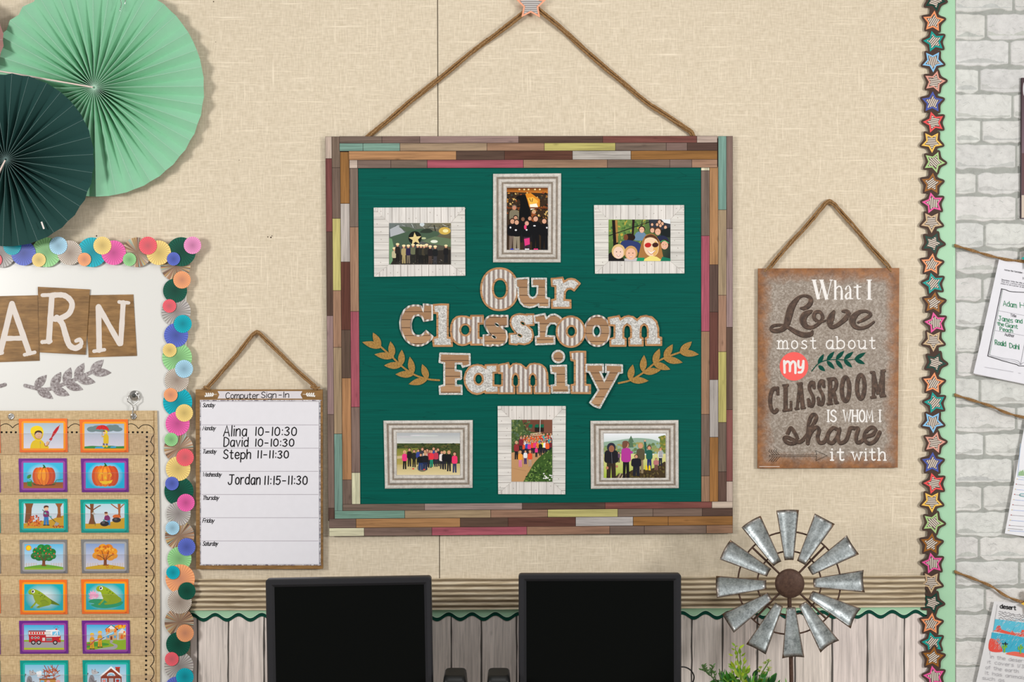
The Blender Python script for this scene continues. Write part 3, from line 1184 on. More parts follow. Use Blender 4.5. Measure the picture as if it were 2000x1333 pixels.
letter_card([(-34, 579.5), (74, 577), (77.5, 705), (-32, 709)], [(38, [(78, 645), (2, 962)]), (38, [(78, 645), (190, 965)]), (32, [(30, 872), (155, 870)]), (24, [(160, 978), (226, 962)]), (24, [(-34, 962), (14, 965)])],
            'brown wood card with a cream letter A on the whiteboard', .0136)
letter_card([(166, 577), (260.5, 575.5), (267.6, 695.5), (173.4, 698.5)], [(36, [(641, 668), (646, 948)]), (34, [(642, 665), (778, 905)]), (34, [(786, 905), (802, 640)]), (22, [(776, 634), (838, 640)]), (24, [(612, 955), (680, 945)])],
            'brown wood card with a cream letter N on the whiteboard', .0136)
letter_card([(74, 560.5), (175.8, 565.6), (167.4, 693.4), (77.4, 688.6)], [(38, [(338, 592), (318, 890)]), (26, [(276, 590), (338, 588)]), (36, [(340, 590), (420, 592), (468, 640), (452, 705), (395, 740), (350, 745)]),
            (38, [(370, 735), (405, 775), (428, 850), (452, 915), (490, 935), (520, 922)]), (26, [(505, 932), (530, 905), (520, 880), (495, 888)]), (26, [(276, 895), (330, 890)])],
            'brown wood card with a cream letter R on the whiteboard', .0156)


def sprig(name, px0, py0, d, org, stem, leaves, lw, sw, mat, col, lab, group=None, cat='leaf cutout'):
    c = CV(px0, py0, d)
    c.at(org[0], org[1], org[2])
    t = .0007
    y0 = c.y
    c.y = t
    for bx, by, tx, ty in leaves:
        l = leaf(bx, by, tx, ty, lw, 9)
        c.poly(l, col)
        a = [c.vert(q, 0) for q in l]
        b = [c.vert(q, c.y) for q in l]
        for i in range(len(l)):
            j = (i + 1) % len(l)
            c.face([a[i], a[j], b[j], b[i]], lin(col, .7))
    c.stroke(smooth(stem, 6), sw, col)
    o = c.build(name, mat)
    return tag(o, lab, cat, group)


lv = [(400, 695, 535, 545), (420, 695, 610, 820), (590, 700, 700, 512), (595, 700, 798, 780), (740, 650, 812, 460), (745, 645, 955, 715), (865, 595, 965, 408), (880, 590, 1098, 630), (1040, 520, 1190, 370), (1050, 515, 1280, 520)]
sprig('leaf_sprig', 131, 742, .0134, (0, 640, .17), [(290, 668), (395, 695), (480, 712), (580, 705), (740, 648), (880, 590), (1050, 515)], lv, 100, 42, M_GREYSPRIG, (150, 142, 142),
      'zinc grey leaf sprig cutout under the letters R and N', 'leaf sprigs on the whiteboard')
sprig('leaf_sprig', -90, 750, .0134, (-225, 645, .17), [(1380, 648 - 20), (1260, 668 - 5), (1150, 690), (1000, 650), (880, 600)], [(1150, 690, 1010, 545), (1140, 690, 940, 800), (1000, 650, 900, 500), (1000, 655, 800, 740)], 100, 42, M_GREYSPRIG, (150, 142, 142),
      'zinc grey leaf sprig of which only the stem end shows at the left edge', 'leaf sprigs on the whiteboard')

# magnetic hook
hk = empty('magnetic_hook', W(264, 773, .0132), 'small silver magnetic hook holding the corner of the pocket chart', 'hook')
mb = MB()
mb.lathe([(.0001, -.010), (.0055, -.010), (.0068, -.0085), (.0075, -.008), (.0105, -.0075), (.0122, -.006), (.0122, 0)], 32, 'y')
mb.build('magnet_base', M_CHROME, hk)
mb = MB()
mb.lathe([(.0001, -.0115), (.0042, -.0112), (.0050, -.0095)], 20, 'y', lin((70, 70, 66)))
mb.build('magnet_core', M_BLACK, hk)
mb = MB()
kq = S
pts = [(-11, -1), (-12.5, -6), (-12.5, -11), (-4, -17), (-2.5, -20), (-3.5, -38)]
mb.tube([(-6 * kq, -.0085, 1 * kq)] + [(x * kq, -.010, z * kq) for x, z in pts] + [(-3.5 * kq, -.016, -42 * kq), (-3 * kq, -.022, -38 * kq)], .0011, 8)
pts = [(9, -1), (9, -6), (8.5, -11), (1, -17), (-.5, -20), (-2.0, -34)]
mb.tube([(5 * kq, -.0085, 1 * kq)] + [(x * kq, -.010, z * kq) for x, z in pts], .0011, 8)
mb.build('wire_hook', M_CHROME, hk)

# ================================================================== POCKET CHART
pc = empty('pocket_chart', W(140, 1070, .016), 'burlap pocket chart with black scalloped print hanging on the whiteboard', 'pocket chart')
d0 = .0165
cv = CV(140, 1070, d0)
cv.slab([(-330, 803), (307, 802.5), (312, 1000), (313, 1500), (-330, 1500)], .0012, (190, 158, 112), 0)
cv.build('burlap_sheet', M_JUTE_SHEET, pc)
cv = CV(140, 1070, d0 + .0013)
K = (16, 14, 12)
# scallops: top row then right column, in photo pixels
segs = []
xx = 269.5
while xx > -330:
    segs.append(((xx - 27.2, 836.5), (xx, 836.5)))
    xx -= 27.2
for (xa, ya), (xb, yb) in segs:
    P = [(xa + (xb - xa) * t, ya - 8.2 * math.sin(math.pi * t) ** .8) for t in [k / 12 for k in range(13)]]
    cv.stroke(P, 1.3, K)
P = [(269.5 + 0, 836.5)] + [(269.5 + 15.5 + 16 * math.cos(a), 845 + 15 * -math.sin(a)) for a in [math.radians(v) for v in range(150, -50, -12)]] + [(294.5, 863.5)]
cv.stroke(smooth(P, 2), 1.3, K)
yy = 863.5
while yy < 1480:
    P = [(294.3 - .6 + 7.2 * math.sin(math.pi * t) ** .8, yy + 27.4 * t) for t in [k / 12 for k in range(13)]]
    cv.stroke(P, 1.3, K)
    yy += 27.4
xx = 287.2
while xx > -330:
    cv.ell(xx, 844.8, 2, 2, K, 0, 12)
    xx -= 9.15
yy = 854
while yy < 1480:
    cv.ell(287.0 - (yy - 854) * .0035, yy, 2, 2, K, 0, 12)
    yy += 9.1
cv.stroke([(-330, 821.5), (300, 821)], .7, (150, 116, 74))
cv.stroke([(300.5, 803), (306, 1480)], .8, (150, 116, 74))
cv.build('scallop_print', M_PRINT, pc)
for gx in (22, 261, -217):
    mb = MB()
    mb.lathe([(.0042, 0), (.0042, -.0016), (.0052, -.0026), (.0066, -.0024), (.0078, -.001), (.0078, 0)], 28, 'y')
    mb.lathe([(.0001, -.0003), (.0043, -.0003)], 20, 'y')
    mb.build('grommet', M_CHROME, pc, W(gx, 814, d0 + .0012) - pc.location)
for ya, yb in ((847.5, 888), (924, 966), (1004, 1043), (1084, 1124.5), (1162, 1206), (1241, 1281), (1319, 1361)):
    cv = CV(140, (ya + yb) / 2, .0205)
    # clear strip, sewn at the foot and open at the top, the foot rolled so that it catches the light
    t = .0008
    n = 10
    prof = [(yb - .2, -.0022), (yb - 1.0, -.0010), (yb - 3.0, -.0002), (yb - 8, .0004), (ya + 12, .0006), (ya + .3, .0006), (ya, .0004)]
    for (y1, h1), (y2, h2) in zip(prof, prof[1:]):
        cv.face([cv.vert((-320, y1), h1), cv.vert((303, y1), h1), cv.vert((303, y2), h2), cv.vert((-320, y2), h2)], (1, 1, 1, 1))
    fo = cv.build('clear_pocket', M_FILM, pc)
    cv = CV(140, yb, .0210)
    cv.stroke([(-320, ya - .0), (303, ya)], .25, (190, 172, 150), 0, .0004)
    cv.stroke([(-320, yb + .6), (303, yb + 1)], 1.0, (150, 124, 92), 0, -.0028)
    cv.build('pocket_seam', M_GLOSS, pc)

# ------------------------------------------------------------------ picture cards
SKIN = (232, 184, 146)
CC = {'o': ((244, 116, 38), (253, 160, 26)), 'p': ((112, 40, 140), (158, 72, 164)), 't': ((12, 152, 140), (34, 182, 170)), 'g': ((128, 128, 128), (168, 168, 170))}


def card(box, org, kind, art, lab):
    x0, y0, x1, y1 = box
    ox, oy, sc = org
    cx, cy = ox + sc * (x0 + x1) / 2, oy + sc * (y0 + y1) / 2
    c = CV(cx, cy, .0190)
    c.at(ox, oy, sc)
    a, b = CC[kind]
    q = [(x0 - 2, y0 + 1), (x1 - 5, y0 - 1), (x1 + 1, y1 - 1), (x0 + 7, y1 + 1)]
    c.slab(q, .0005, a, 0, side=(235, 228, 222))
    pr = (x0 + 41, y0 + 38, x1 - 37, y1 - 34)
    c.poly(rounded(pr[0] - 18, pr[1] - 17, pr[2] + 18, pr[3] + 17, 20), b)
    c.clip = pr
    art(c, *pr)
    c.clip = None
    c.stroke([(x1 - 34, y1 - 11), (x1 - 16, y1 - 11)], 3, tuple(v * .5 for v in a))
    return tag(c.build('picture_card', M_GLOSS), lab, 'card', 'picture cards in the pocket chart')


def sky(c, x0, y0, x1, y1, t, b):
    c.grad([(x0, y0), (x1, y0), (x1, y1), (x0, y1)], [t, t, b, b])


def a_rain1(c, x0, y0, x1, y1):
    sky(c, x0, y0, x1, y1, (170, 192, 204), (230, 230, 242))
    o = (-165 + x0 - 41, 0)
    # (drawn in crop pixels of the first card)
    c.poly(smooth([(262, 430), (268, 395), (290, 362), (340, 350), (375, 368), (390, 400), (396, 430)], 6), (238, 206, 10))
    c.poly(smooth([(298, 345), (270, 300), (268, 260), (292, 238), (330, 232), (365, 248), (378, 285), (370, 330), (345, 358), (315, 355)], 6, True), (244, 214, 12))
    c.poly(smooth([(302, 300), (312, 278), (345, 275), (368, 290), (366, 330), (345, 350), (315, 345), (300, 325)], 6, True), (196, 160, 10))
    c.poly(smooth([(306, 305), (315, 285), (345, 282), (364, 296), (361, 325), (346, 342), (318, 338), (306, 322)], 6, True), SKIN)
    c.poly(smooth([(300, 312), (305, 285), (330, 272), (358, 278), (368, 298), (350, 292), (325, 290), (312, 300)], 5, True), (72, 44, 30))
    c.ell(326, 300, 7, 6, (250, 250, 250)); c.ell(328, 300, 3.4, 4.5, (50, 60, 110)); c.ell(354, 299, 5, 6, (250, 250, 250)); c.ell(356, 299, 3, 4.5, (50, 60, 110))
    c.stroke(smooth([(330, 328), (340, 331), (350, 327)], 4), 2.5, (190, 90, 80))
    c.stroke([(350, 366), (352, 428)], 2, (170, 140, 10)); c.ell(351, 380, 5, 5, (160, 140, 170))
    c.poly(smooth([(385, 430), (390, 405), (410, 402), (424, 415), (418, 430)], 5, True), (238, 206, 10))
    c.ell(414, 385, 15, 19, SKIN, 10)
    c.stroke([(408, 412), (520, 225)], 3, (70, 30, 40)); c.stroke(smooth([(408, 405), (398, 410), (390, 400), (388, 385)], 4), 5, (170, 30, 60))
    c.poly([(446, 330), (462, 285), (490, 248), (518, 228), (508, 262), (484, 300), (456, 334)], (206, 26, 34))
    c.stroke([(452, 328), (510, 236)], 3, (130, 14, 24)); c.poly([(424, 352), (446, 330), (458, 340), (446, 362)], (206, 26, 34))


def a_rain2(c, x0, y0, x1, y1):
    sky(c, x0, y0, x1, y1, (160, 184, 200), (228, 226, 240))
    for x, y, rx, ry in ((800, 262, 45, 24), (850, 250, 50, 22), (960, 250, 50, 26), (1020, 262, 44, 20), (900, 268, 90, 18), (1000, 240, 34, 18)):
        c.ell(x, y, rx, ry, (112, 134, 136))
    for i in range(26):
        x, y = R.uniform(x0 + 10, x1 - 10), R.uniform(300, 395)
        c.stroke([(x, y), (x - 2, y + 8)], 1.6, (190, 196, 214))
    c.poly(smooth([(x0, 412), (800, 406), (860, 409), (960, 405), (1020, 410), (x1, 408)], 4) + [(x1, y1), (x0, y1)], (52, 146, 66))
    c.poly([(830, 416), (905, 413), (900, 430), (822, 428)], (64, 176, 228)); c.poly([(962, 412), (1010, 410), (1006, 423), (958, 423)], (64, 176, 228))
    for x in (902, 928):
        c.poly([(x - 8, 382), (x + 8, 382), (x + 9, 415), (x - 9, 415)], (110, 100, 120)); c.ell(x - 1, 410, 11, 10, (240, 204, 16))
    c.poly(smooth([(900, 385), (898, 345), (905, 312), (925, 302), (943, 325), (942, 386)], 5), (236, 200, 16))
    c.ell(916, 290, 19, 20, (244, 214, 20)); c.ell(910, 292, 12, 13, SKIN); c.ell(905, 279, 10, 5, (80, 50, 30))
    c.stroke([(886, 330), (889, 265)], 2.5, (120, 120, 120)); c.stroke([(905, 325), (888, 325)], 10, (226, 190, 20)); c.ell(886, 320, 6, 7, SKIN)
    c.poly(smooth([(832, 262), (845, 240), (870, 228), (905, 228), (935, 245), (950, 276)], 5) + [(930, 268), (918, 262), (900, 266), (882, 258), (866, 266), (852, 260)], (216, 34, 36))
    c.stroke(smooth([(886, 228), (882, 245), (882, 260)], 3), 2, (150, 16, 24)); c.stroke(smooth([(900, 230), (916, 246), (920, 264)], 3), 2, (150, 16, 24))


def pumpkin(c, cx, cy, rx, ry):
    for dx, w, col in ((-.62, .44, (214, 84, 34)), (.62, .44, (200, 74, 40)), (-.34, .5, (232, 110, 32)), (.36, .5, (216, 84, 36)), (0, .46, (240, 132, 34))):
        c.ell(cx + dx * rx, cy, w * rx, ry * (1 - .12 * abs(dx)), col, 0, 26)
    c.ell(cx - .42 * rx, cy - .15 * ry, .20 * rx, .55 * ry, (250, 160, 34), 8, 20); c.ell(cx - .02 * rx, cy - .1 * ry, .18 * rx, .6 * ry, (252, 164, 40), 0, 20)
    for dx in (-.55, -.22, .22, .58):
        c.stroke(smooth([(cx + dx * .5 * rx, cy - .9 * ry), (cx + dx * rx * 1.1, cy), (cx + dx * .55 * rx, cy + .9 * ry)], 6), 2.4, (176, 58, 30))
    c.poly(smooth([(cx - 8, cy - ry + 14), (cx - 4, cy - ry - 6), (cx - 12, cy - ry - 16), (cx + 2, cy - ry - 16), (cx + 14, cy - ry + 2), (cx + 22, cy - ry + 8), (cx + 6, cy - ry + 10)], 4, True), (32, 98, 40))


def a_pump1(c, x0, y0, x1, y1):
    c.rect(x0, y0, x1, y1, (60, 188, 228)); c.radial((x0 + x1) / 2, (y0 + y1) / 2 - 5, 150, 105, (244, 246, 250), (60, 188, 228))
    c.grad([(x0, y1 - 52), (x1, y1 - 52), (x1, y1), (x0, y1)], [(150, 84, 44)] * 2 + [(176, 104, 44)] * 2)
    c.ell(385, 742, 98, 10, (104, 54, 30))
    c.stroke(smooth([(310, 738), (285, 730), (272, 705), (256, 700)], 5), 5, (38, 122, 46)); c.stroke(smooth([(445, 735), (475, 735), (490, 705), (520, 700), (548, 695)], 5), 5, (48, 130, 56))
    c.poly(leaf(236, 690, 272, 655, 30), (52, 148, 54)); c.poly(leaf(240, 755, 275, 712, 34), (56, 156, 50)); c.poly(leaf(276, 760, 236, 715, 30), (46, 140, 46))
    pumpkin(c, 382, 668, 94, 80)


def a_pump2(c, x0, y0, x1, y1):
    c.rect(x0, y0, x1, y1, (12, 182, 226)); c.radial((x0 + x1) / 2, (y0 + y1) / 2, 160, 125, (255, 255, 255), (12, 182, 226))
    pumpkin(c, 914, 668, 110, 94)
    Y = (248, 206, 40)
    c.stroke(smooth([(868, 668), (870, 650), (882, 644), (892, 650)], 4), 7, Y); c.stroke(smooth([(940, 650), (955, 645), (966, 656), (962, 672)], 4), 7, Y)
    c.poly([(914, 664), (902, 690), (930, 694)], Y)
    c.poly([(856, 702), (872, 714), (890, 712), (940, 712), (960, 708), (980, 700), (966, 728), (948, 736), (940, 728), (930, 740), (890, 738), (884, 728), (872, 726)], Y)


def person_small(c, x, y0, y1, shirt, pants, hair=(90, 50, 30), hat=None, boots=(40, 34, 30)):
    H = y1 - y0
    r = H * .115
    c.poly([(x - r * .9, y0 + H * .52), (x + r * .9, y0 + H * .52), (x + r * 1.2, y1 - 4), (x + r * .25, y1 - 4), (x, y0 + H * .62), (x - r * .2, y1 - 4), (x - r * 1.1, y1 - 4)], pants)
    c.ell(x - r * .7, y1 - 3, r * .8, 4, boots); c.ell(x + r * .8, y1 - 3, r * .8, 4, boots)
    c.poly(smooth([(x - r * .8, y0 + H * .26), (x + r * .8, y0 + H * .26), (x + r * 1.25, y0 + H * .4), (x + r, y0 + H * .56), (x - r, y0 + H * .56), (x - r * 1.25, y0 + H * .4)], 3, True), shirt)
    c.ell(x, y0 + r * 1.15, r, r * 1.1, SKIN)
    c.poly(smooth([(x - r, y0 + r * 1.1), (x - r * .9, y0 + r * .2), (x, y0 - r * .1), (x + r * .9, y0 + r * .2), (x + r, y0 + r * .8), (x, y0 + r * .7)], 4, True), hat or hair)


def a_rake(c, x0, y0, x1, y1):
    sky(c, x0, y0, x1, y1, (186, 216, 226), (230, 232, 244))
    c.poly(smooth([(x0, 1080), (330, 1060), (430, 1050), (500, 1025), (x1, 1010)], 4) + [(x1, y1), (x0, y1)], (210, 164, 42))
    c.poly([(216, 905), (290, 905), (276, 950), (272, 1020), (290, 1075), (215, 1075), (222, 1000), (226, 940)], (132, 82, 46)); c.poly([(480, 905), (545, 905), (525, 940), (530, 1020), (545, 1028), (490, 1030), (502, 990), (500, 940)], (156, 92, 44))
    for i in range(90):
        a, q = R.uniform(math.pi, 2 * math.pi), R.random() ** .5
        c.ell(302 + 66 * q * math.cos(a), 1103 + 96 * q * math.sin(a) * .98, 8, 6, R.choice([(206, 78, 30), (226, 112, 36), (186, 54, 28), (236, 150, 50)]), R.uniform(0, 180), 6)
    for i in range(22):
        c.ell(505 + R.uniform(-45, 48), 1104 + R.uniform(-10, 10), 7, 4, R.choice([(206, 78, 30), (226, 112, 36), (176, 54, 28)]), R.uniform(0, 180), 6)
    person_small(c, 402, 925, 1098, (132, 44, 110), (40, 130, 200))
    c.stroke([(370, 962), (486, 1072)], 5, (60, 90, 60)); c.poly([(470, 1098), (486, 1065), (516, 1080), (498, 1100)], (170, 170, 164)); c.ell(394, 992, 9, 9, (110, 190, 180)); c.ell(440, 1022, 8, 8, (110, 190, 180))


def a_bag(c, x0, y0, x1, y1):
    sky(c, x0, y0, x1, y1, (186, 216, 226), (232, 232, 244))
    c.poly(smooth([(x0, 1082), (850, 1080), (960, 1068), (1010, 1045), (x1, 1030)], 4) + [(x1, y1), (x0, y1)], (212, 168, 40))
    c.poly([(780, 905), (815, 905), (812, 950), (815, 1040), (835, 1086), (768, 1086), (785, 1030), (786, 950)], (128, 78, 44)); c.stroke(smooth([(800, 960), (770, 945), (742, 920)], 4), 13, (128, 78, 44)); c.stroke(smooth([(805, 965), (850, 935), (872, 925)], 4), 9, (128, 78, 44))
    c.poly([(1022, 905), (1048, 905), (1044, 1000), (1052, 1030), (1016, 1030), (1028, 990)], (168, 96, 50)); c.stroke(smooth([(1035, 960), (990, 930), (962, 908)], 4), 9, (168, 96, 50)); c.stroke(smooth([(1040, 950), (1062, 925), (1080, 912)], 4), 9, (168, 96, 50))
    c.stroke([(806, 975), (828, 1100)], 4, (90, 110, 60)); c.poly([(794, 992), (815, 980), (830, 1000), (808, 1004)], (190, 186, 180))
    c.ell(1012, 1020, 34, 18, (222, 112, 44)); c.ell(1012, 1050, 38, 22, (48, 46, 50)); c.ell(1005, 1044, 14, 8, (92, 90, 94))
    c.poly([(930, 1040), (956, 1042), (958, 1095), (935, 1095)], (44, 130, 196)); c.poly(smooth([(905, 1040), (915, 1012), (938, 1008), (956, 1030), (952, 1050), (920, 1055)], 4, True), (132, 44, 110))
    c.ell(922, 997, 15, 15, SKIN); c.ell(921, 987, 15, 8, (110, 56, 34)); c.ell(908, 1082, 38, 23, (40, 38, 42)); c.ell(898, 1074, 14, 8, (98, 96, 100)); c.ell(904, 1052, 9, 7, (60, 160, 150))


def tree(c, cx, cy, cols, dots):
    c.poly([(cx - 14, cy + 90), (cx - 22, cy + 100), (cx + 28, cy + 100), (cx + 14, cy + 88), (cx + 12, cy + 30), (cx - 10, cy + 30)], (136, 78, 40))
    for dx, dy, r in ((-78, 12, 34), (-60, -30, 36), (-20, -58, 36), (30, -56, 36), (70, -22, 36), (78, 14, 30), (0, 0, 60), (-40, 20, 40), (45, 22, 40)):
        c.ell(cx + dx, cy + dy, r, r * .86, R.choice(cols[:2]))
    for i in range(40):
        a, q = R.uniform(0, 6.3), R.random() ** .5
        c.ell(cx + 90 * q * math.cos(a), cy - 12 + 58 * q * math.sin(a), 13, 9, R.choice(cols), R.uniform(0, 180), 9)
    for ex, ey in ((-60, 10), (-30, -30), (30, -25), (65, 5)):
        c.stroke(smooth([(cx, cy + 60), (cx + ex * .4, cy + 30), (cx + ex, cy + ey)], 5), 5, (120, 66, 34))
    for ex, ey in dots:
        c.ell(cx + ex, cy + ey, 6, 6, (238, 92, 66), 0, 10)


def fence(c, xa, xb, yb):
    for y in (yb - 24, yb - 12):
        c.stroke([(xa, y + 4), (xb, y - 4)], 4, (226, 214, 204))
    for i in range(6):
        x = xa + (xb - xa) * i / 5
        c.stroke([(x, yb), (x, yb - 30)], 5, (212, 198, 188))


def a_tree1(c, x0, y0, x1, y1):
    sky(c, x0, y0, x1, y1, (96, 188, 232), (226, 238, 246)); c.ell(249, 169, 25, 25, (246, 130, 40)); c.ell(249, 169, 20, 20, (252, 214, 20))
    fence(c, 208, 316, 330); fence(c, 446, 554, 330)
    c.poly(smooth([(x0, 335), (300, 322), (385, 312), (470, 322), (x1, 335)], 5) + [(x1, y1), (x0, y1)], (112, 178, 50)); c.grad([(x0, y1 - 20), (x1, y1 - 20), (x1, y1), (x0, y1)], [(112, 178, 50)] * 2 + [(170, 204, 52)] * 2)
    tree(c, 380, 226, [(36, 138, 60), (28, 122, 50), (54, 154, 66)], [(-68, -55), (-30, -50), (5, -34), (38, -55), (62, -42), (-78, -25), (-50, -10), (-35, 14), (20, -10), (48, -5), (72, 20), (90, -8), (-75, 18), (60, -66)])


def a_tree2(c, x0, y0, x1, y1):
    sky(c, x0, y0, x1, y1, (134, 160, 206), (228, 228, 240)); fence(c, 742, 848, 330); fence(c, 980, 1086, 330)
    c.poly(smooth([(x0, 335), (830, 322), (915, 312), (1000, 322), (x1, 335)], 5) + [(x1, y1), (x0, y1)], (214, 176, 40))
    tree(c, 914, 222, [(226, 134, 34), (236, 158, 42), (206, 104, 34), (244, 178, 60)], [])
    for i in range(9):
        c.ell(R.uniform(840, 1000), R.uniform(280, 345), 5, 3, (206, 80, 36), R.uniform(0, 180), 6)


def frogbg(c, x0, y0, x1, y1):
    c.rect(x0, y0, x1, y1, (24, 178, 190)); c.radial((x0 + x1) / 2, (y0 + y1) / 2, 165, 125, (250, 250, 252), (24, 178, 190))


def frog(c, dx, dy, tail):
    G, Dk = (154, 178, 36), (100, 130, 26)
    if tail:
        c.poly(smooth([(400, 590), (450, 620), (520, 664), (470, 660), (420, 645)], 5, True), Dk)
    P = [(245, 550), (262, 528), (300, 526), (345, 545), (395, 580), (440, 620), (445, 650), (425, 668), (380, 672), (330, 660), (300, 620), (285, 580), (258, 572)]
    c.poly([(x + dx, y + dy) for x, y in smooth(P, 5, True)], G)
    c.poly([(x + dx, y + dy) for x, y in smooth([(350, 630), (385, 615), (425, 640), (420, 665), (370, 680), (325, 690), (330, 672), (362, 660)], 5, True)], (140, 166, 34))
    c.stroke([(x + dx, y + dy) for x, y in smooth([(318, 600), (312, 640), (290, 668), (272, 686)], 5)], 15, G)
    c.stroke([(x + dx, y + dy) for x, y in smooth([(350, 632), (385, 622), (412, 640)], 5)], 2.5, Dk)
    for x, y in ((262, 686), (272, 692), (284, 690)):
        c.stroke([(284 + dx, 668 + dy), (x + dx, y + dy)], 4, (130, 156, 34))
    for x, y in ((315, 682), (322, 692), (338, 692)):
        c.stroke([(345 + dx, 676 + dy), (x + dx, y + dy)], 4, (130, 156, 34))
    for x, y, r in ((340, 562, 7), (365, 578, 8), (352, 590, 6), (388, 592, 7), (375, 604, 5)):
        c.ell(x + dx, y + dy, r, r * .7, Dk, 20, 10)
    c.ell(288 + dx, 546 + dy, 15, 16, (250, 250, 250)); c.ell(285 + dx, 545 + dy, 9, 11, (44, 20, 44)); c.ell(282 + dx, 541 + dy, 3, 3, (255, 255, 255))
    c.stroke([(x + dx, y + dy) for x, y in smooth([(248, 562), (268, 570), (288, 568)], 4)], 2, Dk)


def a_frog1(c, x0, y0, x1, y1):
    frogbg(c, x0, y0, x1, y1); frog(c, 0, 0, True)


def a_frog2(c, x0, y0, x1, y1):
    frogbg(c, x0, y0, x1, y1)
    c.poly(smooth([(770, 640), (790, 618), (860, 612), (960, 620), (1050, 630), (1068, 645), (1030, 675), (930, 692), (850, 688), (800, 672), (790, 660), (820, 652)], 5, True), (48, 160, 110))
    for tx, ty in ((770, 560), (785, 540), (808, 534), (832, 542), (855, 560), (862, 580), (770, 600)):
        c.poly(leaf(812, 606, tx, ty, 24), (244, 170, 206)); c.poly(leaf(812, 606, (tx + 812) / 2, (ty + 606) / 2 + 3, 14), (250, 206, 226))
    frog(c, 590, -28, False)
    c.poly(smooth([(920, 590), (990, 580), (1045, 600), (1052, 630), (1000, 652), (930, 660), (905, 650), (960, 630)], 5, True), (146, 172, 34))


def a_truck(c, x0, y0, x1, y1):
    sky(c, x0, y0, x1, y1, (60, 178, 228), (240, 242, 246)); c.rect(x0, 968, x1, 984, (150, 190, 40)); c.rect(x0, 982, x1, 1036, (176, 174, 178)); c.rect(x0, 1036, x1, y1, (190, 206, 40))
    c.rect(248, 888, 400, 935, (206, 40, 48)); c.rect(252, 930, 528, 988, (206, 34, 44)); c.rect(398, 880, 495, 940, (244, 242, 244)); c.poly([(440, 880), (490, 876), (516, 888), (522, 938), (440, 940)], (244, 242, 244)); c.rect(252, 930, 400, 940, (206, 34, 44))
    c.rect(252, 896, 438, 920, (232, 226, 220)); c.rect(250, 886, 396, 892, (120, 20, 30))
    for i in range(6):
        c.rect(262 + i * 22, 899, 276 + i * 22, 917, (224, 34, 34))
    c.stroke([(240, 896), (440, 896)], 3, (150, 150, 150)); c.stroke([(240, 920), (440, 920)], 3, (150, 150, 150))
    c.poly([(455, 896), (494, 893), (496, 926), (454, 928)], (120, 200, 236)); c.poly([(502, 890), (514, 892), (520, 930), (504, 928)], (100, 186, 230)); c.poly([(466, 926), (490, 896), (494, 900), (478, 928)], (226, 240, 248))
    for x in (280, 308, 334):
        c.ell(x, 948, 10, 10, (240, 240, 240)); c.ell(x, 948, 6, 6, (30, 30, 34))
    c.rect(368, 948, 392, 976, (232, 226, 222)); c.rect(402, 948, 452, 976, (158, 158, 160)); c.rect(404, 962, 450, 970, (110, 110, 112))
    for x in (290, 338, 480):
        c.ell(x, 990, 20, 19, (28, 26, 30)); c.ell(x, 989, 11, 10, (216, 214, 216)); c.ell(x, 989, 4, 4, (120, 120, 120))
    c.rect(482, 868, 498, 881, (226, 40, 40))
    for a, b in (((476, 862), (466, 856)), ((484, 858), (480, 848)), ((494, 858), (500, 848)), ((502, 864), (514, 860))):
        c.stroke([a, b], 2, (30, 80, 130))
    c.ell(520, 960, 6, 8, (246, 170, 40))


def a_fire(c, x0, y0, x1, y1):
    sky(c, x0, y0, x1, y1, (60, 178, 228), (240, 242, 246))
    c.poly(smooth([(x0, 985), (850, 978), (930, 960), (1020, 968), (x1, 965)], 4) + [(x1, y1), (x0, y1)], (150, 188, 44))
    c.poly(smooth([(x0, 1000), (840, 988), (940, 1000), (930, 1015), (820, 1025), (x0, 1035)], 4, True), (78, 160, 60))
    c.poly(smooth([(960, 970), (985, 975), (975, 992), (1018, 1010), (1010, 1040), (940, 1056), (820, 1056), (900, 1036), (985, 1022), (980, 1006), (955, 992)], 5, True), (178, 174, 180))
    c.poly([(1030, 905), (1060, 870), (1094, 900), (1094, 965), (1030, 965)], (210, 170, 120)); c.poly([(1024, 908), (1060, 866), (1094, 896), (1094, 908)], (232, 222, 214))
    for i in range(34):
        a = R.uniform(0, 6.3); c.ell(1045 + 42 * math.cos(a) * R.random(), 850 + 22 * math.sin(a) * R.random(), 12, 10, R.choice([(250, 190, 40), (238, 140, 30), (226, 96, 34)]), 0, 9)
    for i in range(14):
        c.ell(R.uniform(1040, 1086), R.uniform(900, 950), 9, 12, R.choice([(246, 170, 60), (236, 110, 40), (250, 220, 140)]), 0, 8)
    c.poly([(922, 870), (1018, 870), (1018, 968), (922, 968)], (216, 180, 130)); c.poly([(912, 876), (965, 832), (1028, 876), (1018, 884), (965, 842), (922, 884)], (70, 40, 34)); c.poly([(925, 874), (965, 840), (1012, 874)], (240, 234, 228))
    for x in (935, 1000):
        for i in range(6):
            c.ell(x + R.uniform(-14, 14), 885 + R.uniform(-12, 12), 8, 10, R.choice([(246, 160, 50), (236, 110, 40)]), 0, 8)
    c.rect(958, 935, 976, 966, (130, 52, 34)); c.rect(930, 930, 948, 950, (90, 176, 224)); c.rect(990, 930, 1008, 950, (90, 176, 224))
    c.poly([(892, 940), (985, 893), (992, 915), (895, 946)], (86, 184, 232)); c.stroke([(900, 938), (980, 905)], 6, (226, 242, 250))
    for x, y in ((800, 908), (868, 890)):
        person_small(c, x, y, y + 140 if x < 850 else y + 142, (236, 172, 38), (232, 168, 36), hat=(246, 196, 30), boots=(56, 50, 48)); c.stroke([(x - 10, y + 68), (x + 18, y + 66)], 9, (190, 186, 190))
    c.stroke(smooth([(757, 1010), (790, 1005), (820, 975), (850, 965)], 5), 8, (200, 70, 80)); c.stroke([(868, 968), (905, 945)], 5, (110, 70, 50))


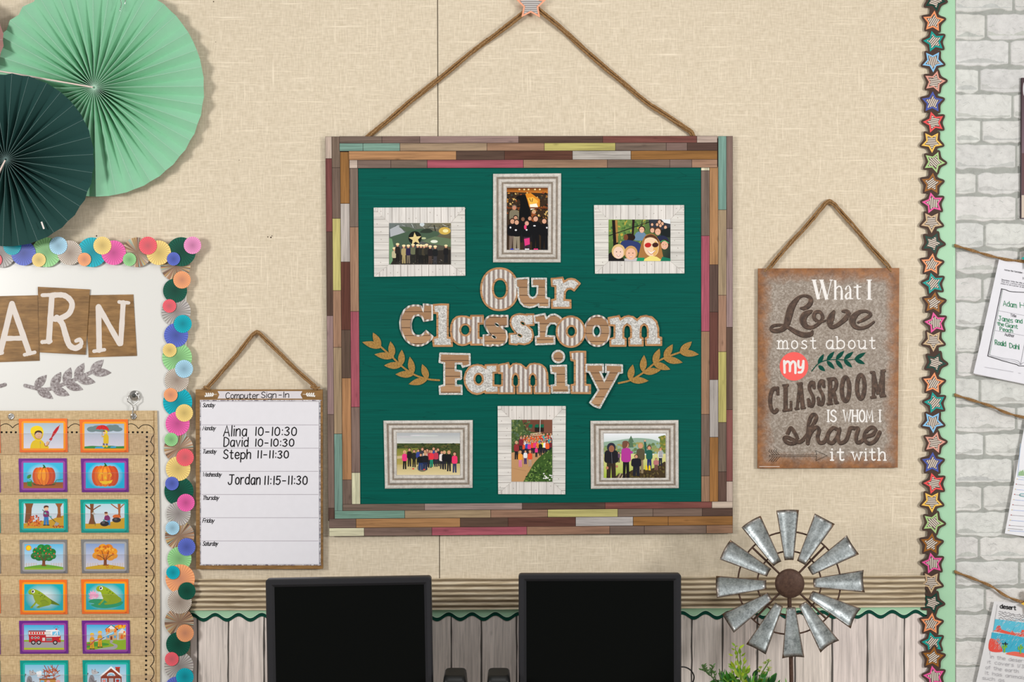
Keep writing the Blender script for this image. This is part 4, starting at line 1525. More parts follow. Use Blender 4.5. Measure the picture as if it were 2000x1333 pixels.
def wolf(c, x, y):
    G = (150, 148, 152)
    c.stroke(smooth([(x - 8, y + 160), (x - 28, y + 120), (x - 20, y + 60), (x - 10, y + 40)], 5), 14, (110, 108, 112))
    c.poly(smooth([(x + 10, y + 60), (x + 35, y + 55), (x + 48, y + 90), (x + 44, y + 180), (x + 5, y + 180), (x - 2, y + 110)], 5, True), G)
    c.poly([(x + 22, y + 20), (x + 26, y - 2), (x + 38, y + 12)], G); c.poly([(x + 45, y + 14), (x + 54, y - 4), (x + 62, y + 14)], G)
    c.poly(smooth([(x + 22, y + 20), (x + 42, y + 8), (x + 62, y + 14), (x + 82, y + 28), (x + 80, y + 38), (x + 55, y + 46), (x + 30, y + 46)], 5, True), (186, 184, 188))
    c.ell(x + 82, y + 30, 5, 4, (30, 30, 34)); c.ell(x + 52, y + 22, 3, 4, (20, 20, 24))
    c.stroke(smooth([(x + 20, y + 80), (x + 40, y + 108), (x + 62, y + 104)], 5), 12, (128, 126, 130))


def a_wolf1(c, x0, y0, x1, y1):
    sky(c, x0, y0, x1, y1, (128, 196, 228), (236, 240, 246)); wolf(c, 232, 1228)
    for x, y, r in ((330, 1255, 16), (345, 1268, 18), (350, 1248, 14), (336, 1278, 14)):
        c.ell(x, y, r, r * .9, (242, 242, 246))
    for i in range(22):
        x, y, a = R.uniform(385, 500), R.uniform(1195, 1290), R.uniform(0, 180)
        dx, dy = 34 * math.cos(math.radians(a)), 34 * math.sin(math.radians(a)); c.stroke([(x - dx, y - dy), (x + dx, y + dy)], 6, R.choice([(186, 84, 40), (206, 104, 48), (150, 62, 34)]))
    c.rect(340, 1302, 490, 1312, (150, 70, 36)); c.rect(345, 1312, 485, y1, (206, 150, 70)); c.rect(352, 1318, 384, 1345, (130, 196, 230)); c.ell(420, 1330, 16, 14, (242, 176, 176)); c.ell(505, 1328, 18, 14, (242, 180, 180))


def a_wolf2(c, x0, y0, x1, y1):
    sky(c, x0, y0, x1, y1, (128, 196, 228), (236, 240, 246)); wolf(c, 772, 1220)
    c.rect(1004, 1206, 1040, 1260, (160, 70, 46)); c.rect(1000, 1202, 1044, 1212, (206, 50, 46))
    c.poly([(876, 1285), (965, 1205), (1056, 1285), (1056, y1), (876, y1)], (150, 66, 44))
    for r_ in range(7):
        c.stroke([(885, 1270 + r_ * 14), (1048, 1270 + r_ * 14)], 1.2, (120, 50, 36))
    c.poly([(862, 1284), (965, 1195), (1070, 1284), (1050, 1284), (965, 1214), (882, 1284)], (246, 244, 246))
    c.poly([(928, 1280)] + [(965 + 37 * math.cos(math.radians(a)), 1280 - 30 * math.sin(math.radians(a))) for a in range(180, -1, -15)], (246, 246, 250)); c.poly([(965 + 28 * math.cos(math.radians(a)), 1278 - 22 * math.sin(math.radians(a))) for a in range(180, -1, -15)], (112, 192, 232))
    for a in (45, 90, 135):
        c.stroke([(965, 1278), (965 + 28 * math.cos(math.radians(a)), 1278 - 22 * math.sin(math.radians(a)))], 3, (246, 246, 250))
    c.rect(945, 1300, 985, y1, (196, 194, 196)); c.rect(884, 1302, 930, 1340, (246, 244, 246)); c.rect(1000, 1302, 1046, 1340, (246, 244, 246)); c.rect(888, 1306, 926, 1336, (120, 190, 226)); c.rect(1004, 1306, 1042, 1336, (120, 190, 226))
    c.ell(905, 1322, 15, 12, (240, 150, 140)); c.ell(1022, 1322, 14, 12, (200, 60, 50))


def a_none(c, x0, y0, x1, y1):
    sky(c, x0, y0, x1, y1, (150, 200, 226), (236, 240, 246))


T3, T4 = (0, 780, .225), (0, 1033, .225)
card((165, 170, 588, 462), T3, 'o', a_rain1, 'orange card of a child in a yellow raincoat holding a closed red umbrella')
card((693, 176, 1115, 463), T3, 'o', a_rain2, 'orange card of a child standing in rain under an open red umbrella')
card((163, 515, 585, 808), T3, 'p', a_pump1, 'purple card of a plain pumpkin with vine leaves')
card((704, 515, 1118, 808), T3, 'p', a_pump2, 'purple card of a grinning carved pumpkin')
card((165, 868, 590, 1157), T3, 't', a_rake, 'teal card of a boy raking a heap of autumn leaves')
card((700, 872, 1118, 1160), T3, 't', a_bag, 'teal card of a boy filling black leaf bags')
card((172, 97, 586, 390), T4, 'g', a_tree1, 'grey card of a green apple tree under the sun')
card((705, 93, 1118, 387), T4, 'g', a_tree2, 'grey card of an orange autumn tree')
card((170, 445, 586, 745), T4, 'o', a_frog1, 'orange card of a frog that still has a tail')
card((706, 440, 1119, 740), T4, 'o', a_frog2, 'orange card of a frog on a lily pad with a pink flower')
card((168, 800, 594, 1087), T4, 'p', a_truck, 'purple card of a red fire engine on a road')
card((712, 798, 1131, 1086), T4, 'p', a_fire, 'purple card of two firefighters hosing a burning house')
card((176, 1145, 596, 1440), T4, 't', a_wolf1, 'teal card of a grey wolf blowing a house of sticks apart')
card((718, 1142, 1133, 1437), T4, 't', a_wolf2, 'teal card of a grey wolf in front of a brick house')
for (yy, kd, org, nm) in ((178, 'o', T3, 'orange card of the top row cut off by the left edge'), (520, 'p', T3, 'purple card in line with the pumpkins cut off by the left edge'), (872, 't', T3, 'teal card in line with the leaf rakers cut off by the left edge'),
                          (100, 'g', T4, 'grey card in line with the trees cut off by the left edge'), (445, 'o', T4, 'orange card in line with the frogs cut off by the left edge'), (802, 'p', T4, 'purple card in line with the fire engine cut off by the left edge'),
                          (1147, 't', T4, 'teal card in line with the wolves cut off by the left edge')):
    card((-418, yy, 5, yy + 292), org, kd, a_none, nm)

# ================================================================== THE BIG HANGING BOARD
BD = .010


def bwarp(x, y):
    u, v = (x - 636) / 795, (y - 267) / 780
    return x + 6 * v * (1 - u), y - 6 * u * v - 1.0 * u * (1 - v)


board = empty('hanging_board', W(1033, 655, 0.002), 'big square bulletin board with teal green panel and patchwork plank border hung on rope', 'bulletin board')
cv = CV(1033, 655, .002, bwarp)
cv.slab([(641, 272), (1427, 272), (1427, 1042), (641, 1042)], .007, (60, 44, 34), 1)
cv.poly([(690, 322), (1376, 322), (1376, 990), (690, 990)], (0, 90, 78), 0)
cv.build('green_panel', [M_GREEN, M_PRINT], board)
PC = {'gb': (128, 108, 97), 'db': (98, 76, 66), 'dr': (104, 66, 56), 'rd': (130, 80, 74), 'ro': (172, 88, 102), 'te': (124, 160, 146), 'ta': (172, 148, 118), 'ye': (198, 188, 118),
      'or': (182, 136, 94), 'go': (160, 114, 66), 'lg': (186, 178, 172), 'cr': (222, 216, 186), 'pb': (202, 180, 166), 'tp': (160, 135, 130), 'br': (164, 128, 104)}


def planks(name, horiz, rows, d, ends=None):
    """rows: (a, b, [(end, colour), ...]) in photo pixels, starting at ends"""
    cv = CV(1033, 655, d, bwarp)
    if horiz:
        x0 = min(r[2] for r in rows); x1 = max(r[3][-1][0] for r in rows)
        lo, hi = rows[0][0], rows[-1][1]
    t = .0011
    for r in rows:
        a, b, st, segs = r
        q = [(st, a), (segs[-1][0], a), (segs[-1][0], b), (st, b)] if horiz else [(a, st), (b, st), (b, segs[-1][0]), (a, segs[-1][0])]
        cv.y = 0
        cv.slab(q, t, (52, 38, 32), 1)
        p = st
        for e, k in segs:
            c = tuple(v * .95 for v in vary(PC[k], 7))
            gq = .45
            n = 8
            if horiz:
                for i in range(n):
                    xa, xb = p + gq + (e - p - 2 * gq) * i / n, p + gq + (e - p - 2 * gq) * (i + 1) / n
                    cv.poly([(xa, a + gq), (xb, a + gq), (xb, b - gq), (xa, b - gq)], c, 0, t + 3e-5)
            else:
                for i in range(n):
                    ya, yb = p + gq + (e - p - 2 * gq) * i / n, p + gq + (e - p - 2 * gq) * (i + 1) / n
                    cv.poly([(a + gq, ya), (b - gq, ya), (b - gq, yb), (a + gq, yb)], c, 0, t + 3e-5)
            p = e
    return cv.build(name, [M_WX if horiz else M_WZ, M_PRINT], board)


planks('border_strip', False, [
    (635.5, 648, 267, [(310, 'pb'), (453, 'rd'), (617, 'db'), (810, 'tp'), (993, 'gb'), (1018, 'db')]),
    (648, 664, 267, [(328, 'gb'), (427, 'gb'), (568, 'ye'), (679, 'br'), (848, 'ta'), (1018, 'te')]),
    (664, 682, 297, [(398, 'go'), (512, 'lg'), (645, 'dr'), (739, 'db'), (938, 'or'), (1000, 'gb')]),
    (682, 699, 313, [(321, 'pb'), (444, 'gb'), (609, 'br'), (796, 'ro'), (924, 'gb'), (1000, 'cr')])], .0090)
planks('border_strip', False, [
    (1369, 1385.5, 327, [(335, 'cr'), (463, 'gb'), (651, 'ro'), (814, 'br'), (935, 'gb'), (990, 'br')]),
    (1385.5, 1402.5, 327, [(520, 'or'), (613, 'db'), (746, 'dr'), (859, 'lg'), (990, 'go')]),
    (1402.5, 1418.6, 267, [(412, 'te'), (580, 'ta'), (691, 'br'), (830, 'ye'), (927, 'gb'), (990, 'db')]),
    (1418.6, 1431, 267, [(449, 'gb'), (643, 'tp'), (805, 'db'), (946, 'rd'), (990, 'pb')])], .0090)
planks('border_strip', True, [
    (266.5, 280, 663, [(746, 'gb'), (820, 'gb'), (1013, 'tp'), (1177, 'db'), (1361, 'rd'), (1401, 'pb')]),
    (280, 295.5, 663, [(709, 'te'), (781, 'te'), (951, 'ta'), (1063, 'br'), (1202, 'ye'), (1301, 'gb'), (1342, 'gb'), (1401, 'db')]),
    (295.5, 313, 681, [(891, 'or'), (985, 'db'), (1118, 'dr'), (1232, 'lg'), (1401, 'go')]),
    (313, 329, 682, [(698, 'pb'), (763, 'gb'), (834, 'gb'), (1022, 'ro'), (1186, 'br'), (1308, 'gb'), (1351, 'gb'), (1401, 'br')])], .0104)
planks('border_strip', True, [
    (985.5, 998.5, 664, [(825, 'gb'), (1017, 'tp'), (1180, 'db'), (1390, 'rd'), (1431, 'pb')]),
    (998.5, 1014, 648, [(786, 'te'), (955, 'ta'), (1067, 'br'), (1205, 'ye'), (1274, 'gb'), (1371, 'gb'), (1431, 'db')]),
    (1014, 1032, 637, [(690, 'gb'), (895, 'or'), (989, 'db'), (1122, 'dr'), (1235, 'lg'), (1304, 'go'), (1431, 'go')]),
    (1032, 1048, 637, [(706, 'cr'), (839, 'gb'), (1026, 'ro'), (1189, 'br'), (1257, 'gb'), (1379, 'gb'), (1431, 'br')])], .0104)
rope('hanging_rope', [(1030, 18, .010), (1020, 28, .009), (940, 88, .006), (856, 155, .006), (790, 208, .006), (722, 264, .006), (702, 284, .005)], 2.3, 3, 3.2, board, 420, 1)
rope('hanging_rope', [(1046, 12, .010), (1056, 22, .009), (1110, 68, .006), (1190, 140, .006), (1270, 205, .006), (1350, 258, .006), (1362, 280, .005)], 2.3, 3, 3.2, board, 420, 2)

# star at the peak of the rope
st = empty('star_cutout', W(1037, 9, .016), 'peach edged star with grey corrugated stripes at the peak of the big board rope', 'star')
c = CV(1037, 9, .016)
c.slab(star(1037, 9, 31, .5, 1), .0008, (246, 172, 138))
c.build('star_outline', M_PRINT, st)
c = CV(1037, 9, .0169)
c.slab(star(1037, 9, 23.5, .5, 1), .0004, (150, 144, 142))
y = c.y
for i in range(-12, 13):
    yy = 9 + i * 3.9
    hw = [abs(yy - q) for q in (9,)][0]
    for a, b in [(-1, 1)]:
        # clip stripes to the star by scanning its outline
        P = star(1037, 9, 23.0, .5, 1)
        xs = sorted(P[k - 1][0] + (yy - P[k - 1][1]) / (P[k][1] - P[k - 1][1]) * (P[k][0] - P[k - 1][0]) for k in range(10) if (P[k - 1][1] - yy) * (P[k][1] - yy) < 0)
        for k in range(0, len(xs) - 1, 2):
            c.line(xs[k], yy, xs[k + 1], yy, 1.5, (212, 208, 204), 0, y + 2e-5)
c.build('corrugated_centre', M_PRINT, st)


# ------------------------------------------------------------------ letters "Our Classroom Family"
LT = {'A': (770, 510, 260 / 1824), 'B': (1000, 510, .155), 'C': (840, 670, .11), 'D': (1040, 670, 200 / 1904)}
MK = {'wood': M_LWOOD, 'galv': M_GALV, 'corr': M_CORR, 'ewood': M_EWOOD}


def mapq(k, pts):
    ox, oy, s = LT[k]
    return [(ox + s * x, oy + s * y) for x, y in pts]


def rnd(pts, r=1.2):
    """slightly round every corner of an outline"""
    out = []
    n = len(pts)
    for i in range(n):
        a, p, q = Vector(pts[i - 1]), Vector(pts[i]), Vector(pts[(i + 1) % n])
        la, lq = (a - p).length, (q - p).length
        k = min(r, la * .4, lq * .4)
        u, v = p + (a - p).normalized() * k, p + (q - p).normalized() * k
        m = (u + v) / 4 + p / 2
        out += [tuple(u), tuple(m), tuple(v)]
    return out


def letter(outs, holes, face, edge, d, lab, b=3.9, hb=None):
    """outs / holes in photo pixels"""
    xs = [p[0] for o in outs for p in o]
    ys = [p[1] for o in outs for p in o]
    cx, cy = (min(xs) + max(xs)) / 2, (min(ys) + max(ys)) / 2
    root = empty('letter_cutout', W(cx, cy, d), lab, 'letter', 'letter cutouts on the green board')
    c = CV(cx, cy, d)
    f = CV(cx, cy, d + .0010)
    for n, o in enumerate(outs):
        hs = holes if n == 0 else []
        c.y = 0
        c.slab(rnd(o, 1.2), .0010, (190, 145, 100), 0, holes=hs)
        f.y = 0
        f.slab(rnd(inset(o, b), .5), .0003, (255, 255, 255), 0, holes=[inset(h, b if hb is None else hb, True) for h in hs])
    c.build('rim_backing', MK[edge], root)
    f.build('printed_face', MK[face], root)


Z = .0108
letter([ell(975.5, 565.3, 37.8, 42.8, 0, 44, 2.15)], [ell(976.5, 564.5, 12, 17.2, 0, 28, 2.2)], 'corr', 'ewood', Z, 'capital O of the word Our with corrugated face')
letter([(mapq('B', [(38, 215), (218, 203), (218, 415), (235, 445), (262, 455), (290, 440), (305, 405), (310, 330), (245, 330), (240, 212), (440, 212), (440, 455), (482, 465), (478, 595), (330, 592), (325, 565), (280, 588), (215, 598), (145, 580), (95, 530), (70, 460), (65, 345), (42, 330)]))], [],
       'wood', 'galv', Z + .0014, 'lowercase u of the word Our with plank face and zinc rim', 3.6)
letter([(mapq('B', [(485, 215), (645, 198), (660, 245), (700, 220), (750, 213), (800, 225), (840, 255), (870, 285), (785, 388), (740, 360), (705, 365), (680, 395), (672, 480), (748, 485), (750, 603), (492, 603), (490, 482), (535, 475), (535, 330), (492, 325)]))], [],
       'galv', 'ewood', Z, 'lowercase r ending the word Our with zinc face')
letter([(mapq('A', [(330, 598), (376, 612), (392, 655), (392, 582), (460, 586), (530, 600), (533, 690), (533, 815), (400, 838), (385, 805), (368, 775), (330, 755), (285, 765), (257, 800), (242, 860), (245, 930), (265, 980), (300, 1010), (340, 1015), (380, 1000), (410, 970), (435, 942), (480, 980), (545, 1035), (510, 1090), (450, 1140), (380, 1170), (310, 1175), (230, 1155), (160, 1105), (105, 1020), (75, 930), (68, 840), (85, 750), (125, 670), (190, 615), (260, 597)]))], [],
       'wood', 'corr', Z + .0014, 'capital C of the word Classroom with plank face', 3.7)
letter([(mapq('A', [(522, 592), (640, 583), (752, 585), (748, 690), (746, 830), (748, 1040), (798, 1040), (805, 1178), (530, 1178), (515, 1045), (578, 1035), (578, 728), (528, 725)]))], [],
       'galv', 'ewood', Z, 'tall l after the capital C in Classroom with zinc face')
a1 = [(1040, 768), (1040, 740), (1228, 738), (1230, 872), (1168, 872), (1168, 1042), (1235, 1045), (1240, 1160), (1042, 1160), (1040, 1135), (985, 1160), (930, 1168), (870, 1155), (815, 1115), (775, 1050), (760, 960), (770, 870), (800, 800), (850, 758), (920, 742), (985, 750)]
letter([(mapq('A', a1))], [mapq('A', ell(973, 946, 56, 64, 0, 24))], 'corr', 'ewood', Z + .0007, 'lowercase a of the word Classroom with corrugated face')
s1 = [(1450, 745), (1450, 738), (1568, 740), (1570, 908), (1492, 912), (1545, 960), (1562, 1040), (1545, 1110), (1500, 1155), (1430, 1175), (1350, 1163), (1330, 1178), (1215, 1165), (1212, 1008), (1296, 1003), (1258, 955), (1228, 890), (1228, 830), (1250, 778), (1300, 745), (1360, 733), (1420, 740)]
sh = [ell(1408, 876, 30, 13, 34, 14), ell(1366, 1040, 30, 12, 32, 14)]
letter([(mapq('A', s1))], [mapq('A', q) for q in sh], 'wood', 'corr', Z + .0018, 'first s of the word Classroom with plank face', 3.6, 1.6)
mv = lambda L: [(x + 50.4, y - 2.6) for x, y in L]
letter([(mv(mapq('A', s1)))], [mv(mapq('A', q)) for q in sh], 'galv', 'ewood', Z + .0007, 'second s of the word Classroom with zinc face', 3.6, 1.6)
letter([(mapq('B', [(268, 685), (420, 655), (437, 705), (480, 670), (540, 662), (600, 690), (645, 735), (565, 830), (535, 800), (490, 800), (455, 840), (440, 935), (545, 940), (548, 1055), (292, 1065), (285, 950), (330, 940), (325, 790), (280, 790)]))], [],
       'wood', 'galv', Z + .0018, 'lowercase r of the word Classroom with plank face', 3.6)
letter([mapq('B', ell(740, 892, 190, 204, 0, 40))], [mapq('B', ell(748, 888, 46, 58, 0, 26))], 'corr', 'ewood', Z + .0030, 'first o of the word Classroom with corrugated face')
letter([mapq('B', ell(1076, 882, 172, 203, 0, 40))], [mapq('B', ell(1068, 885, 38, 56, 0, 26))], 'wood', 'corr', Z + .0014, 'second o of the word Classroom with plank face', 3.6)
letter([(mapq('B', [(1203, 710), (1355, 680), (1372, 720), (1420, 690), (1470, 682), (1530, 695), (1575, 730), (1620, 690), (1690, 680), (1770, 700), (1830, 760), (1855, 850), (1855, 950), (1892, 960), (1892, 1072), (1678, 1072), (1672, 970), (1700, 955), (1700, 870), (1690, 830), (1665, 812), (1640, 830), (1632, 870), (1632, 955), (1660, 970), (1660, 1078), (1468, 1078), (1462, 970), (1488, 955), (1488, 870), (1478, 830), (1450, 812), (1425, 832), (1415, 870), (1415, 960), (1445, 975), (1443, 1082), (1228, 1082), (1225, 975), (1278, 960), (1280, 825), (1215, 820)]))], [],
       'galv', 'ewood', Z + .0026, 'lowercase m ending the word Classroom with zinc face')
letter([(mapq('C', [(165, 172), (718, 185), (725, 405), (570, 450), (545, 385), (470, 385), (470, 475), (568, 490), (572, 640), (548, 660), (475, 665), (475, 740), (575, 745), (580, 925), (160, 925), (150, 760), (235, 740), (235, 375), (148, 355)]))], [],
       'wood', 'galv', Z, 'capital F of the word Family with plank face', 3.8)
a2 = [(968, 415), (968, 378), (1208, 370), (1208, 545), (1142, 548), (1142, 740), (1235, 745), (1240, 905), (972, 908), (965, 885), (900, 915), (830, 928), (740, 905), (660, 840), (608, 740), (592, 630), (620, 520), (680, 430), (770, 380), (850, 372), (920, 388)]
letter([(mapq('C', a2))], [mapq('C', ell(862, 645, 58, 80, 0, 26))], 'galv', 'ewood', Z + .0014, 'lowercase a of the word Family with zinc face')
m2 = [(972.6, 712), (994, 707.4), (996.2, 715), (1001.7, 709.6), (1008.3, 708.5), (1018, 710.7), (1027.6, 718), (1033.6, 710.7), (1043.5, 708.5), (1052, 709.6), (1058.9, 712), (1066.3, 718.3), (1070.5, 728.8), (1071.5, 752), (1075.2, 753), (1075.5, 770.3), (1042.3, 770.3), (1041.6, 754), (1045.3, 751.5),
      (1045.3, 740), (1043.5, 734.5), (1040.5, 732.2), (1037.3, 734.5), (1036, 740), (1036, 751.5), (1039.9, 754), (1039.9, 770.3), (1008.8, 770.3), (1008.2, 754), (1011.6, 751.5), (1011.6, 740), (1010, 734.5), (1007, 732.2), (1004, 734.5), (1002.6, 740), (1002.6, 751.5), (1006.6, 754), (1006.4, 770.3), (972, 770.3), (972, 753), (979, 751.5), (979, 731), (972.6, 731)]
letter([m2], [], 'corr', 'ewood', Z + .0026, 'lowercase m of the word Family with corrugated face', 3.6)
letter([(mapq('D', [(318, 412), (642, 405), (645, 770), (690, 775), (700, 945), (350, 945), (335, 780), (410, 770), (410, 585), (335, 578)])), mapq('D', ell(480, 258, 128, 128, 0, 32))], [], 'wood', 'galv', Z + .0014,
       'lowercase i of the word Family with plank face and its round dot', 3.9)
letter([(mapq('D', [(685, 160), (840, 146), (1000, 150), (1000, 765), (1088, 768), (1088, 955), (710, 950), (705, 772), (768, 762), (768, 350), (705, 335)]))], [], 'corr', 'ewood', Z + .0026, 'tall l of the word Family with corrugated face')
letter([(mapq('D', [(985, 390), (1328, 388), (1331, 560), (1288, 562), (1336, 668), (1390, 562), (1344, 560), (1347, 390), (1682, 400), (1685, 570), (1615, 580), (1260, 1228), (1200, 1215), (1120, 1180), (1048, 1115), (1205, 880), (1045, 560), (985, 550)]))], [], 'wood', 'galv', Z + .0038,
       'lowercase y ending the word Family with plank face', 3.7)

sprig('leaf_sprig', 783, 702, Z, (690, 500, .24), [(700, 1013), (600, 1003), (490, 965), (390, 895), (315, 822), (220, 738)],
      [(605, 1005, 560, 882), (605, 1005, 450, 1045), (485, 965, 460, 822), (495, 965, 343, 965), (390, 895, 395, 765), (398, 893, 250, 893), (322, 825, 303, 697), (335, 825, 172, 803), (222, 745, 160, 625), (235, 745, 73, 703)], 56, 15, M_GOLD, (184, 142, 76),
      'golden leaf sprig cutout left of the word Family', 'golden leaf sprigs on the green board')
sprig('leaf_sprig', 1286, 709, Z, (1030, 500, .24), [(742, 1037), (840, 1012), (945, 950), (1030, 880), (1120, 830), (1245, 785)],
      [(832, 1012, 858, 885), (828, 1010, 986, 1018), (938, 945, 950, 808), (935, 950, 1086, 930), (1028, 880, 1075, 755), (1022, 875, 1163, 926), (1112, 835, 1183, 720), (1105, 835, 1264, 869), (1240, 788, 1338, 698), (1235, 785, 1396, 803)], 56, 15, M_GOLD, (184, 142, 76),
      'golden leaf sprig cutout right of the word Family', 'golden leaf sprigs on the green board')


# ------------------------------------------------------------------ picture frames with class photos
def lerpq(o, i, t):
    return [(a[0] + (b[0] - a[0]) * t, a[1] + (b[1] - a[1]) * t) for a, b in zip(o, i)]


def picture(outer, photo, kind, art, org, rect, lab):
    cx = sum(q[0] for q in outer) / 4
    cy = sum(q[1] for q in outer) / 4
    d = .0098
    root = empty('framed_photo', W(cx, cy, d), lab, 'picture frame', 'framed class photos on the green board')
    if kind == 'zinc':
        c = CV(cx, cy, d)
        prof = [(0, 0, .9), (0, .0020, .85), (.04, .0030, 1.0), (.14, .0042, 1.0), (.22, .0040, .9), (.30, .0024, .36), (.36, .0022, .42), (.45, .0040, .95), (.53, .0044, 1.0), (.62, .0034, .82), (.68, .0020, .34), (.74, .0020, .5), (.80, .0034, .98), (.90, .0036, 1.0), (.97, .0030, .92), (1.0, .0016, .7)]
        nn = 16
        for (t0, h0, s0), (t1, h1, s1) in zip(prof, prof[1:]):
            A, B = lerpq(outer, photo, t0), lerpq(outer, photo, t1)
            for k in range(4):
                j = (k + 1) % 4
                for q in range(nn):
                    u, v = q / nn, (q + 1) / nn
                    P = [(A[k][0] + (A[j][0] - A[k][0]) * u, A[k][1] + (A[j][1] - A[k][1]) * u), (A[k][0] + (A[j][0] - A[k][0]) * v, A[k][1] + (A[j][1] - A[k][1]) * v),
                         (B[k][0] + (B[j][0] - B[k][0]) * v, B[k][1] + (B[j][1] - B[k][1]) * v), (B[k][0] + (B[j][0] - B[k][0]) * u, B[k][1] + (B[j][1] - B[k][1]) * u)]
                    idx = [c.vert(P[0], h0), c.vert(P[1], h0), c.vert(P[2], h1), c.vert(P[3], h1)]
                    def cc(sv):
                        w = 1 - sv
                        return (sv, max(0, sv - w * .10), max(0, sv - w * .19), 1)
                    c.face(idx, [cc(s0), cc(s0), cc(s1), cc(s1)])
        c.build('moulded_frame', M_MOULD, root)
        dp = d + .0016
    else:
        c = CV(cx, cy, d)
        c.slab(outer, .0022, (226, 218, 208), 0, side=(206, 190, 176))
        inn = lerpq(photo, outer, -.02)
        # mitred planks: four sides
        x0, y0, x1, y1 = outer[0][0], outer[0][1], outer[2][0], outer[2][1]
        px0, py0, px1, py1 = photo[0][0], photo[0][1], photo[2][0], photo[2][1]
        LN = (128, 118, 110)
        for k, (pa, pb, oa, ob) in enumerate(((photo[0], photo[1], outer[0], outer[1]), (photo[1], photo[2], outer[1], outer[2]), (photo[2], photo[3], outer[2], outer[3]), (photo[3], photo[0], outer[3], outer[0]))):
            c.poly([oa, ob, pb, pa], vary((226, 221, 214), 4), 0 if k % 2 == 0 else 1)
            L = math.hypot(ob[0] - oa[0], ob[1] - oa[1])
            n = int(L / 13.6)
            off = R.uniform(0, .6)
            for i in range(n + 1):
                t = (i + off) / n
                if t <= 0.01 or t >= .99:
                    continue
                P0 = (oa[0] + (ob[0] - oa[0]) * t, oa[1] + (ob[1] - oa[1]) * t)
                # inner end on the photo side, or on the mitre
                wdt = 30 if k % 2 == 0 else 29
                nx_, ny_ = -(ob[1] - oa[1]) / L, (ob[0] - oa[0]) / L
                lim = min(1, t * L / abs((pa[0] - oa[0]) if k % 2 == 0 else (pa[1] - oa[1])), (1 - t) * L / abs((pb[0] - ob[0]) if k % 2 == 0 else (pb[1] - ob[1])))
                dep = abs((pa[1] - oa[1]) if k % 2 == 0 else (pa[0] - oa[0])) * lim
                c.line(P0[0], P0[1], P0[0] + nx_ * dep, P0[1] + ny_ * dep, .65, LN)
                if R.random() < .6:
                    kx = P0[0] + nx_ * dep * R.uniform(.2, .9) + (ob[0] - oa[0]) / L * 6
                    ky = P0[1] + ny_ * dep * R.uniform(.2, .9) + (ob[1] - oa[1]) / L * 6
                    c.ell(kx, ky, 1.2, .8, (176, 166, 158), R.uniform(0, 180), 8)
            c.line(oa[0], oa[1], pa[0], pa[1], .5, (186, 176, 168))
        c.build('plank_frame', [M_WHITEW, M_WHITEH], root)
        dp = d + .0028
    c = CV(cx, cy, dp)
    c.slab(photo, .0003, (230, 226, 220))
    c.at(*org)
    c.clip = rect
    art(c, *rect)
    c.build('photo', M_GLOSS, root)


def kid(c, x, y0, y1, shirt, pants=(40, 40, 50), hair=(70, 46, 32), skin=(214, 158, 126), w=1.0, hat=None):
    H = y1 - y0
    r = H * .085
    c.poly([(x - r * 1.0 * w, y0 + H * .5), (x + r * 1.0 * w, y0 + H * .5), (x + r * 1.1 * w, y1), (x + r * .2, y1), (x, y0 + H * .6), (x - r * .3, y1), (x - r * 1.1 * w, y1)], pants)
    c.poly(smooth([(x - r * 1.2 * w, y0 + H * .2), (x + r * 1.2 * w, y0 + H * .2), (x + r * 1.6 * w, y0 + H * .38), (x + r * 1.3 * w, y0 + H * .55), (x - r * 1.3 * w, y0 + H * .55), (x - r * 1.6 * w, y0 + H * .38)], 3, True), shirt)
    c.ell(x, y0 + r, r * 1.06, r * 1.12, hair, 0, 12)
    c.ell(x, y0 + r * 1.2, r * .8, r * .9, skin, 0, 12)
    if hat:
        c.ell(x, y0 + r * .45, r * 1.15, r * .7, hat, 0, 12)


